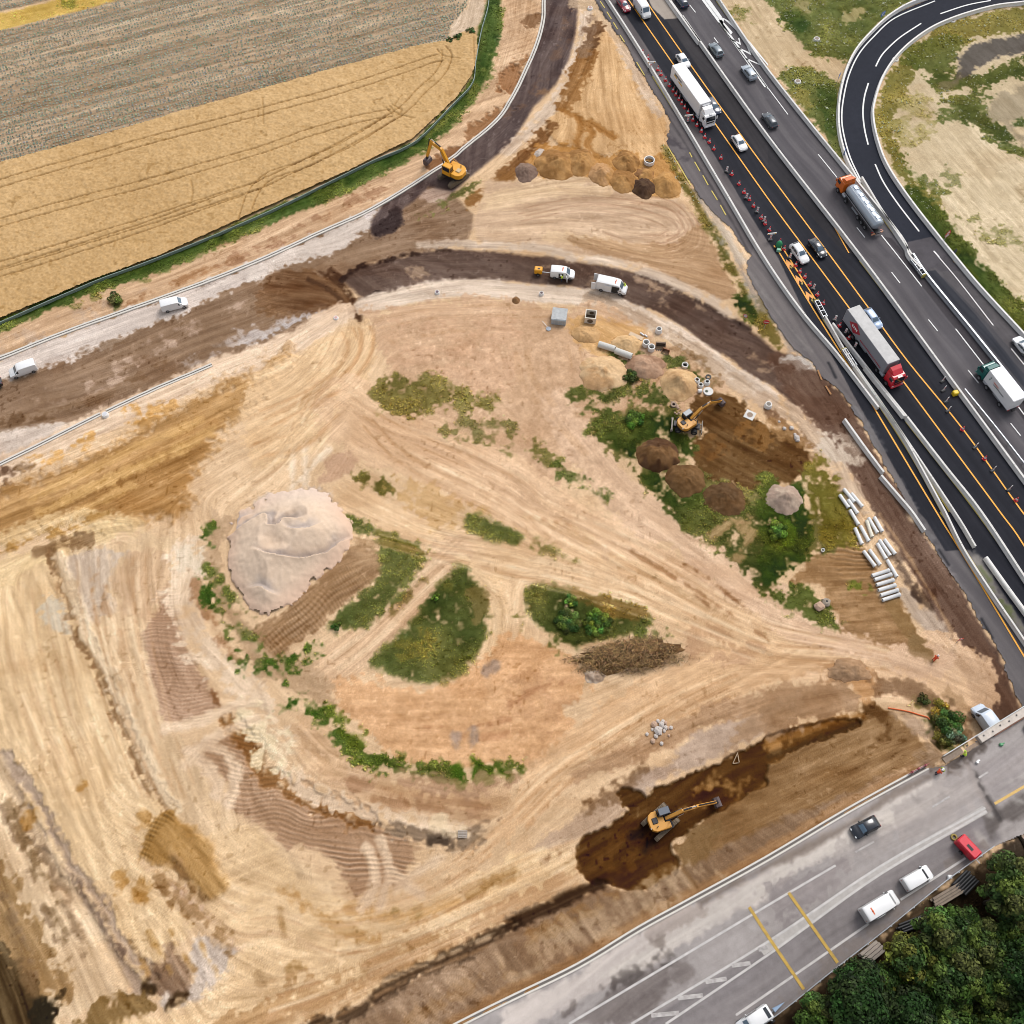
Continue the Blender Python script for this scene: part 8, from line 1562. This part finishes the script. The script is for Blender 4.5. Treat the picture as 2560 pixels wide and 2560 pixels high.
c = PZ([Z(1900,560,8.78,415,490)[0]], .5)[0]; r = thing('water_tank', 'green domed tank on a pale green frame at the start of the arrows', 'tank', (c[0], c[1], .05), -.15); gt = mat('tank_green', (20,136,84), .45)
m = MB(); m.lathe([(.55, .3), (.58, .9), (.4, 1.3), (.12, 1.5), (0, 1.52)], (0, .25, 0), 20); m.build('tank_body', gt, r, flat=False); m = MB(); m.rbox((0, .25, .15), (1.1, 1.1, .3), .08); m.build('base', blackp, r); m = MB(); m.rbox((0, -.75, .3), (.7, .6, .6), .06); m.build('pump_box', mat('tank_mint', (140,206,176), .5), r)
# barrier boards, timber, pipe bundles by the guard rail
q = PZ(T(33,1065,42,1215,-35), DECKZ + .6); d = q[1] - q[0]; m = MB(); L_ = float(np.hypot(*d)); [m.box((L_ / 2, 0, .3 + k * .35), (L_, .06, .2)) for k in range(2)]; [m.box((L_ * (k + .5) / 3, 0, .4), (.1, .3, .8)) for k in range(3)]; o = m.build('barrier_board', mat('board_red', (184,92,100), .6, noise=.15), loc=(q[0][0], q[0][1], DECKZ)); o.rotation_euler = (0, 0, math.atan2(d[1], d[0])); tag(o, 'faded red barrier boards at the end of the upper kerb', 'barrier board')
def bundle(a, b_, n_, label, m_, r_, name, cat_, z, square=False):
    q = PZ(np.array([a, b_]), z); d = q[1] - q[0]; L_ = float(np.hypot(*d)); zg = max(float(hz(*q[0])), float(hz(*q[1]))) + .05; r = thing(name, label, cat_, (q[0][0], q[0][1], zg), math.atan2(d[1], d[0])); g = random.Random(len(label))
    for k in range(n_):
        row_, i = divmod(k, (n_ + 1) // 2); m = MB(); y = (i - n_ / 4) * r_ * 2.1; z_ = r_ + row_ * r_ * 1.9; o_ = g.uniform(-.3, .3)
        if square: m.box((L_ / 2 + o_, y, z_), (L_, r_ * 1.8, r_ * 1.8))
        else: m.tube((o_, y, z_), (L_ + o_, y, z_), r_, n=8)
        m.build('beam' if square else 'tube', m_, r)
tim = mat('old_timber', (148,132,116), .85, noise=.25, nscale=2)
bundle(Z(2060,2040,5.367,1390,1185)[0], Z(2060,2040,5.367,1730,980)[0], 8, 'stack of weathered grey timber beside the wood, below the short van', tim, .16, 'timber_stack', 'timber stack', 4, True)
bundle(T(33,680,1440)[0], T(33,800,1340)[0], 8, 'stack of pale timber at the guard rail left of the tree crowns', mat('pale_timber', (172,160,148), .85, noise=.2, nscale=2), .2, 'timber_stack', 'timber stack', 4, True)
bundle(Z(2060,2040,5.367,940,1530)[0], Z(2060,2040,5.367,1270,1400)[0], 7, 'bundle of black plastic tubes behind the guard rail beside the long van', blackp, .15, 'tube_bundle', 'tube bundle', 4)
bundle(Z(2060,2040,5.367,1720,1000)[0], Z(2060,2040,5.367,1900,820)[0], 12, 'big bundle of black plastic tubes under the trees beside the short van', blackp, .17, 'tube_bundle', 'tube bundle', 4)
c = PZ([Z(2060,2040,5.367,1675,822)[0]], DECKZ)[0]; m = MB(); m.rbox((0, 0, .3), (.5, .5, .6), .05); tag(m.build('white_box', whitep, loc=(c[0], c[1], float(hz(*c)))), 'small white box beside the guard rail near the black tubes', 'box')
c = PZ([Z(2060,2040,5.367,1275,1395)[0]], DECKZ)[0]; m = MB(); m.rbox((0, 0, .3), (.5, .6, .5), .05); tag(m.build('white_crate', whitep, loc=(c[0], c[1], float(hz(*c)))), 'small white crate at the upper end of the lower black tubes', 'crate')
c = PZ([Z(2060,2040,5.367,1748,285)[0]], DECKZ + .2)[0]; m = MB(); n_ = 20
for i in range(n_):
    for j in range(6): t_ = 2 * math.pi * i / n_; u_ = 2 * math.pi * j / 6; m.v.append(((.34 + .13 * math.cos(u_)) * math.cos(t_), (.34 + .13 * math.cos(u_)) * math.sin(t_), .14 + .13 * math.sin(u_)))
for i in range(n_):
    for j in range(6): m.f.append((i * 6 + j, ((i + 1) % n_) * 6 + j, ((i + 1) % n_) * 6 + (j + 1) % 6, i * 6 + (j + 1) % 6)); m.m.append(0)
tag(m.build('hose_coil', mat('hose_yellow', (160,140,60), .6), loc=(c[0], c[1], DECKZ)), 'yellow coil of hose beside the red compressor', 'hose')
c = PZ([Z(2300,1740,7.43,1070,1225)[0]], DECKZ + .3)[0]; m = MB(); m.lathe([(0, .38), (.2, .38), (.2, 0)], n=14); m.box((.3, .25, .1), (.3, .2, .2)); tag(m.build('paint_bucket', whitep, loc=(c[0], c[1], DECKZ)), 'round white bucket on the bridge deck near the lime worker', 'bucket')
c = PZ([Z(2300,1740,7.43,1510,900)[0]], DECKZ + .2)[0]; m = MB(); m.rbox((0, 0, .2), (.5, .4, .4), .08); m.tube((.2, .1, .3), (.45, .2, .3), .08); tag(m.build('green_pump', mat('pump_green', (96,166,116), .5), loc=(c[0], c[1], DECKZ)), 'small green pump standing on the bridge deck', 'pump')
# fence along the field
p = smooth(PZ(cat(T(10,1790,-200,1760,0,1745,90,1700,250,1660,470,1635,630,1500,780,1210,1070,900,1215,500,1410,0,1650), T(1,1200,20,700,205,0,510,-250,620)), .3), False, 5); c = p[len(p) // 2]; zz_ = hz(p[:, 0], p[:, 1]); p3 = np.column_stack([p - c, zz_])
r = thing('field_fence', 'low grey green fence between the wheat and the grass verge', 'fence', (c[0], c[1], 0)); m = MB(); m.sweep(p3, [(.03, 0), (.03, .62), (-.03, .62), (-.03, 0)], 0, True); m.build('sheet', mat('fence_green', (132,150,138), .6, noise=.12), r)
m = MB(); m.sweep(p3, [(.05, .62), (.05, .7), (-.05, .7), (-.05, .62)], 0, True); m.build('top_rail', mat('fence_rail', (156,176,168), .5), r)
L = np.concatenate([[0], np.cumsum(np.hypot(*np.diff(p, axis=0).T))])
for s in np.arange(1, L[-1], 2.6)[:95]: m = MB(); m.tube((np.interp(s, L, p[:, 0]) - c[0], np.interp(s, L, p[:, 1]) - c[1] - .06, np.interp(s, L, zz_) - .1), (np.interp(s, L, p[:, 0]) - c[0], np.interp(s, L, p[:, 1]) - c[1] - .06, np.interp(s, L, zz_) + .85), .04, n=6); m.build('post', steel, r)
# ------------------------------------------------------------------ people
def person(p, z, vest, hat, rot, label, lean=0.0, legs=(40,48,72), arms=(.5, .3)):
    c = PZ([p], z + 1.4)[0]; r = thing('person', label, 'person', (c[0], c[1], z), rot)
    sk = mat('skin', (205,150,120), .6); v = []; e = []; rad = []
    def add(q, rr, par=None): v.append(q); rad.append(rr); i = len(v) - 1; e.append((par, i)) if par is not None else None; return i
    sn = math.sin(lean); cs = math.cos(lean)
    def up(x, y, h_): return (x + sn * (h_ - .95), y, .95 + (h_ - .95) * cs) if h_ > .95 else (x, y, h_)
    pel = add((0, 0, .95), .15); ch = add(up(0, 0, 1.35), .17, pel); nk = add(up(.01, 0, 1.52), .06, ch); hd = add(up(.03, 0, 1.63), .095, nk); add(up(.04, 0, 1.74), .085, hd)
    for s in (-1, 1):
        hp = add((0, s * .1, .88), .11, pel); kn = add((.06 + .05 * s, s * .12, .5), .07, hp); an = add((.0 + .06 * s, s * .12, .09), .05, kn); add((.17 + .06 * s, s * .13, .05), .045, an)
        sh = add(up(0, s * .21, 1.44), .075, ch); el = add(up(.1, s * .30, 1.18), .052, sh); a_ = arms[0 if s < 0 else 1]; wrs = add(up(.1 + .28 * a_, s * .26, 1.0 + .25 * a_), .036, el); pa = add(up(.16 + .3 * a_, s * .25, .97 + .26 * a_), .04, wrs)
        for f_ in range(4): k1 = add(up(.21 + .3 * a_, s * (.225 + .018 * f_), .95 + .27 * a_), .011, pa); add(up(.245 + .3 * a_, s * (.225 + .018 * f_), .925 + .26 * a_ - .004 * f_), .009, k1)
        add(up(.19 + .3 * a_, s * .2, .98 + .26 * a_), .011, pa)
    me = bpy.data.meshes.new('body'); me.from_pydata(v, e, []); b = bpy.data.objects.new('body', me); COLL.objects.link(b); b.parent = r; me.materials.append(sk)
    sm_ = b.modifiers.new('skin', 'SKIN'); sm_.use_smooth_shade = True; b.modifiers.new('sub', 'SUBSURF').levels = 1
    for i, q in enumerate(me.skin_vertices[0].data): q.radius = (rad[i], rad[i]); q.use_root = i == 0
    vm = mat('vest_' + str(vest[0]), vest, .6); m = MB(); o_ = []; n_ = 14
    for h_, a, bb in ((.93, .19, .22), (1.1, .18, .21), (1.3, .2, .25), (1.44, .17, .26), (1.53, .09, .12)):
        for i in range(n_): t_ = 2 * math.pi * i / n_; o_.append(up(a * math.cos(t_), bb * math.sin(t_), h_))
    m.add(o_, [(k * n_ + i, k * n_ + (i + 1) % n_, (k + 1) * n_ + (i + 1) % n_, (k + 1) * n_ + i) for k in range(4) for i in range(n_)]); vo = m.build('jacket', vm, r, flat=False)
    for s in (-1, 1): a_ = arms[0 if s < 0 else 1]; m = MB(); m.tube(up(0, s * .2, 1.45), up(.1, s * .31, 1.17), .1, .075, 10); m.tube(up(.1, s * .31, 1.18), up(.08 + .26 * a_, s * .265, 1.02 + .24 * a_), .075, .055, 10); m.build('sleeve', vm, r, flat=False)
    tm = mat('trousers_%d' % legs[0], legs, .8)
    for s in (-1, 1): m = MB(); m.tube((0, s * .1, .97), (.06 + .05 * s, s * .12, .5), .135, .095, 10); m.tube((.06 + .05 * s, s * .12, .52), (.0 + .06 * s, s * .12, .12), .095, .075, 10); m.build('trouser_leg', tm, r, flat=False); m = MB(); m.rbox((.07 + .06 * s, s * .13, .06), (.3, .12, .12), .03); m.build('boot', blackp, r)
    m = MB(); hh = up(.04, 0, 1.7); m.lathe([(.16, 0), (.135, .03), (.125, .1), (.07, .16), (0, .175)], hh, 14); m.build('helmet', mat('helmet_%d' % hat[0], hat, .4), r, flat=False)
    m = MB(); f_ = up(.125, 0, 1.62); [m.box((f_[0], s * .035, f_[2] + .035), (.012, .03, .016)) for s in (-1, 1)]; m.build('eyes', blackp, r); m = MB(); m.box((f_[0] + .015, 0, f_[2] - .0), (.04, .025, .045)); m.build('nose', sk, r)
    return r
LIME, ORA = (206,244,70), (250,88,40)
person(px(1405.5,690)[0], 0, LIME, (240,240,236), R(200), 'worker in lime jacket standing at the open side door of the small van', .3); person(px(1563.5,712)[0], 0, LIME, (214,230,90), R(160), 'worker in lime jacket standing at the bonnet of the large van', .25)
person(T(32,1270,1098)[0], 0, ORA, (250,250,250), R(40), 'worker in orange suit and white helmet on the dirt track', .45, (230,84,44)); person(Z(2300,1740,7.43,865,1080)[0], DECKZ, LIME, (190,240,60), R(120), 'worker in lime jacket standing at the bridge parapet', .5)
person(Z(2300,1740,7.43,362,1400)[0], DECKZ, ORA, (250,250,250), R(20), 'worker in orange jacket with white helmet at the end of the kerb', .5); person(Z(2300,1740,7.43,452,1352)[0], DECKZ, (170,224,70), (250,250,250), R(200), 'worker in green jacket with white helmet facing the orange worker', .3)
# ------------------------------------------------------------------ trees and bushes
LEAF = soil('leaf')
def leaves(name, clumps, nl, size, base, parent, seed, var=.3):
    g = np.random.default_rng(seed); v, c = [], []
    for (cx, cy, cz, rr) in clumps:
        n = max(20, int(nl * rr * rr)); d = g.normal(0, 1, (n, 3)); d /= np.linalg.norm(d, axis=1)[:, None]; d[:, 2] = np.abs(d[:, 2]) * np.where(g.random(n) < .8, 1, -.5)
        rad = rr * (1 - .5 * g.random(n) ** 2) * (1 + .18 * vnoise(d[:, 0] * 3 + cx, d[:, 1] * 3 + cy, seed)); p = np.array([cx, cy, cz]) + d * rad[:, None] * np.array([1, 1, .8])
        t1 = np.cross(d, g.normal(0, 1, (n, 3))); t1 /= np.linalg.norm(t1, axis=1)[:, None] + 1e-9; t2 = np.cross(d + g.normal(0, .45, (n, 3)), t1); t2 /= np.linalg.norm(t2, axis=1)[:, None] + 1e-9
        s = (size * g.uniform(.6, 1.4, n))[:, None]
        v.append(np.stack([p + t1 * s, p + t2 * s * .6, p - t1 * s, p - t2 * s * .6], 1))
        k = g.uniform(1 - var, 1 + var) * (1 + .2 * g.normal(0, 1, (n, 1))); hue = np.array([g.uniform(.85, 1.25), 1, g.uniform(.8, 1.1)]); c.append(np.repeat(np.array(base) * k * hue, 4, 0))
    v = np.concatenate(v).reshape(-1, 3); c = np.concatenate(c); f = np.arange(len(v)).reshape(-1, 4)
    return np_mesh(name, v, f, LEAF, alb(np.clip(c, 5, 240)), False, parent)
barkm = mat('bark', (84,72,60), .9, noise=.25, nscale=4)
def tree_proto(seed, hgt, rad, base):
    g = random.Random(seed); r = thing('tree', 'tree', 'tree'); m = MB(); m.tube((0, 0, -.6), (.1, 0, hgt * .45), .28, .18, 8); cl = []
    n = 15
    for k in range(n):
        a = k * 2.4 + g.uniform(-.3, .3); q = math.sqrt((k + .3) / n) * rad * .82; z = hgt - .9 - (q / rad) ** 2 * hgt * .33 + g.uniform(-.7, .5); x, y = q * math.cos(a), q * math.sin(a); cl.append((x, y, z, g.uniform(.85, 1.5) * rad * .33))
        if k % 2 == 0: m.tube((.1, 0, hgt * (.3 + .15 * (k % 4) / 4)), (x * .8, y * .8, z - .4), .1, .04, 6)
    for k in range(6): a = k * 1.05; cl.append((rad * .75 * math.cos(a), rad * .75 * math.sin(a), hgt * .5 + g.uniform(-.8, .8), rad * .3))
    m.build('trunk', barkm, r); leaves('crown', cl, 240, .2, base, r, seed, .38); return r
TREES = [tree_proto(31, 9.5, 2.9, (58,82,38)), tree_proto(32, 8.5, 2.5, (72,94,46)), tree_proto(33, 10.5, 3.2, (48,72,36)), tree_proto(34, 8.0, 2.4, (82,100,44))]
TP = PZ(T(33,180,1980,370,1760,590,1580,700,1500,850,1480,990,1340,1090,1240,1240,1110,1420,1050,1470,980,1590,880,1650,790,1780,740,2000,690,2500,760,2700,2700,-200,2700), 8.0)
g = random.Random(12); bx0, by0 = TP.min(0); bx1, by1 = TP.max(0); spots = []
def pin(p, q):
    c = False; n = len(q)
    for i in range(n):
        (xa, ya), (xb, yb) = q[i], q[(i + 1) % n]
        if (ya > p[1]) != (yb > p[1]) and p[0] < xa + (p[1] - ya) * (xb - xa) / (yb - ya): c = not c
    return c
yy = max(by0, -9); k = 0
while yy < by1:
    xx = bx0 + (k % 2) * 1.6
    while xx < bx1:
        p = (xx + g.uniform(-.7, .7), yy + g.uniform(-.7, .7))
        if pin(p, TP): spots.append(p)
        xx += 3.5
    yy += 3.0; k += 1
used = set()
for i, p in enumerate(spots):
    j = g.randrange(4); edge = min(math.hypot(p[0] - a[0], p[1] - a[1]) for a in TP); s = g.uniform(.8, 1.12); z = float(hz(*p))
    kind = ('dark green broad tree', 'olive tinged tree', 'tall deep green tree', 'lighter yellow green tree')[j]; lab = kind + ' in the dense wood at the lower right corner'
    if j not in used:
        o = TREES[j]; used.add(j); o.location = (p[0], p[1], z); o.rotation_euler = (0, 0, g.uniform(0, 6)); o.scale = (s, s, s); o['label'] = lab; o['group'] = 'trees of the wood'
    else: dup(TREES[j], (p[0], p[1], z), g.uniform(0, 6), lab, 'trees of the wood', (s, s, s * g.uniform(.9, 1.1)))
for j in range(4):
    if j not in used: TREES[j].location = (p[0] + 3 * j, p[1], 2); TREES[j]['label'] = 'tree in the dense wood at the lower right corner'; TREES[j]['group'] = 'trees of the wood'
def bush(tile, cx, cy, rad, hgt, base, label, seed, n=7, group=None):
    c = W(T(tile, cx, cy))[0]; gg = random.Random(seed); r = thing('bush', label, 'bush', (c[0], c[1], float(hz(*c))), 0, group); m = MB(); cl = []
    for k in range(n):
        a = k * 2.4; q = math.sqrt((k + .2) / n) * rad * .75; x, y, z = q * math.cos(a), q * math.sin(a), hgt * gg.uniform(.45, .8); cl.append((x, y, z * .7, min(rad * gg.uniform(.26, .46), .35 + hgt * .55))); m.tube((x * .2, y * .2, -.1), (x * .8, y * .8, z * .8), .06, .03, 6)
    m.build('stems', barkm, r); leaves('foliage', cl, 520, .12, tuple(1.2 * q for q in base), r, seed, .34)
bush(32, 1340,1600, 2.3, 2.6, (70,90,44), 'large dark green bush beside the bridge parapet', 51, 10); bush(32, 1400,1690, 1.9, 2.2, (98,120,90), 'grey green bush with willow like leaves right at the parapet end', 52, 8); bush(32, 1290,1710, 1.6, 1.8, (88,86,46), 'olive bush left of the parapet end', 53); bush(32, 1310,1510, 1.8, 1.3, (118,104,48), 'yellowish bush at the top of the bridge bushes', 54); bush(32, 1170,1420, 1.1, .9, (64,74,38), 'small dark shrub above the bridge bushes', 55)
bush(1, 870,335, 1.5, 1.6, (72,84,48), 'lone dark shrub on the bare strip beside the field', 56); bush(22, 440,680, 1.3, .7, (78,108,46), 'bright green bush in the weed island beside the brushwood', 57); bush(22, 420,830, 2.3, .55, (66,92,42), 'large blue green bush patch in the weed island', 58, 20); bush(22, 640,840, 2.7, .5, (74,100,40), 'long bright green bush patch in the weed island', 59, 22); bush(21, 920,1240, 2.0, .8, (70,104,40), 'vivid green bush in the weeds above the darkest soil heap', 60, 9); bush(32, 60,150, 2.0, .9, (78,106,42), 'vivid green bush patch below the pinkish gravel heap', 61, 9); bush(21, 900,920, 1.6, .9, (66,80,38), 'dark bush between the flat sand heap and the rutted soil heap', 62)
bush(10, 1470,320, 1.0, 1.5, (56,80,40), 'dark green shrub at the corner of the wheat, left one', 63, 5); bush(10, 1525,300, 1.1, 1.6, (56,80,40), 'dark green shrub at the corner of the wheat, middle one', 64, 5); bush(10, 1620,250, 1.2, 1.4, (62,84,46), 'dark green shrub at the corner of the wheat beside the fence', 65, 6); bush(12, 612,868, .9, .9, (54,78,32), 'small round dark bush at the lower end of the weed strip', 66, 5); bush(12, 1360,650, .8, .7, (96,130,50), 'small light green bush on the triangular weed island', 67, 5)
# brushwood
mo = mound('brushwood_heap', 'long heap of brown brushwood beside the green weed island', 'brushwood', 22, 880,1090,380,120, 1.3, (126,94,60), (92,66,40), 71, cone=.5, rough=.4, rot=.12, irr=2.4)
g = np.random.default_rng(9); c0 = np.array(mo.location)[:2]; v, f = [], []; n = 5200; cc = []
e1 = wr(T(22,880,1090)[0], 390 * K)[1]; e2 = wr(T(22,880,1090)[0], 125 * K)[2]
a = g.uniform(0, 6.283, n); q = np.sqrt(g.random(n)) * (1.06 + .3 * vnoise(np.cos(a) * 3, np.sin(a) * 3, 5) + .1 * g.normal(0, 1, n)); x = q * e1 * np.cos(a); y = q * e2 * np.sin(a); x, y = x * math.cos(.12) - y * math.sin(.12), x * math.sin(.12) + y * math.cos(.12); z = 1.2 * np.clip(1 - q ** 1.9, 0, 1) + g.uniform(-.1, .45, n) + hz(c0[0] + x, c0[1] + y)
th = g.uniform(0, 6.283, n); Lw = g.uniform(.2, .9, n); dx, dy, dz = np.cos(th) * Lw / 2, np.sin(th) * Lw / 2, g.uniform(-.25, .35, n); w_ = g.uniform(.015, .04, n); nx_, ny_ = -np.sin(th) * w_, np.cos(th) * w_
v = np.stack([np.stack([x - dx - nx_, y - dy - ny_, z - dz], 1), np.stack([x - dx + nx_, y - dy + ny_, z - dz], 1), np.stack([x + dx + nx_ * .4, y + dy + ny_ * .4, z + dz], 1), np.stack([x + dx - nx_ * .4, y + dy - ny_ * .4, z + dz], 1)], 1).reshape(-1, 3)
cb = np.array([140,112,76]) * g.uniform(.5, 1.6, (n, 1)) + g.normal(0, 5, (n, 3))
tw = np_mesh('twigs', v, np.arange(4 * n).reshape(-1, 4), LEAF, np.repeat(alb(np.clip(cb, 8, 240)), 4, 0), False, mo); tw['kind'] = 'stuff'
mound('rubble_heap', 'small pale rubble heap at the foot of the brushwood', 'rubble heap', 22, 625,1240,85,60, .7, (206,186,166), (170,146,124), 72, rough=.3)
# spoil ridge at the road end
mound('earth_mound', 'broad low brown earth mound where the tracks meet near the bridge', 'earth mound', 32, 610,1200,165,90, .7, (176,140,106), (158,126,96), 73, cone=.5, irr=1.8)
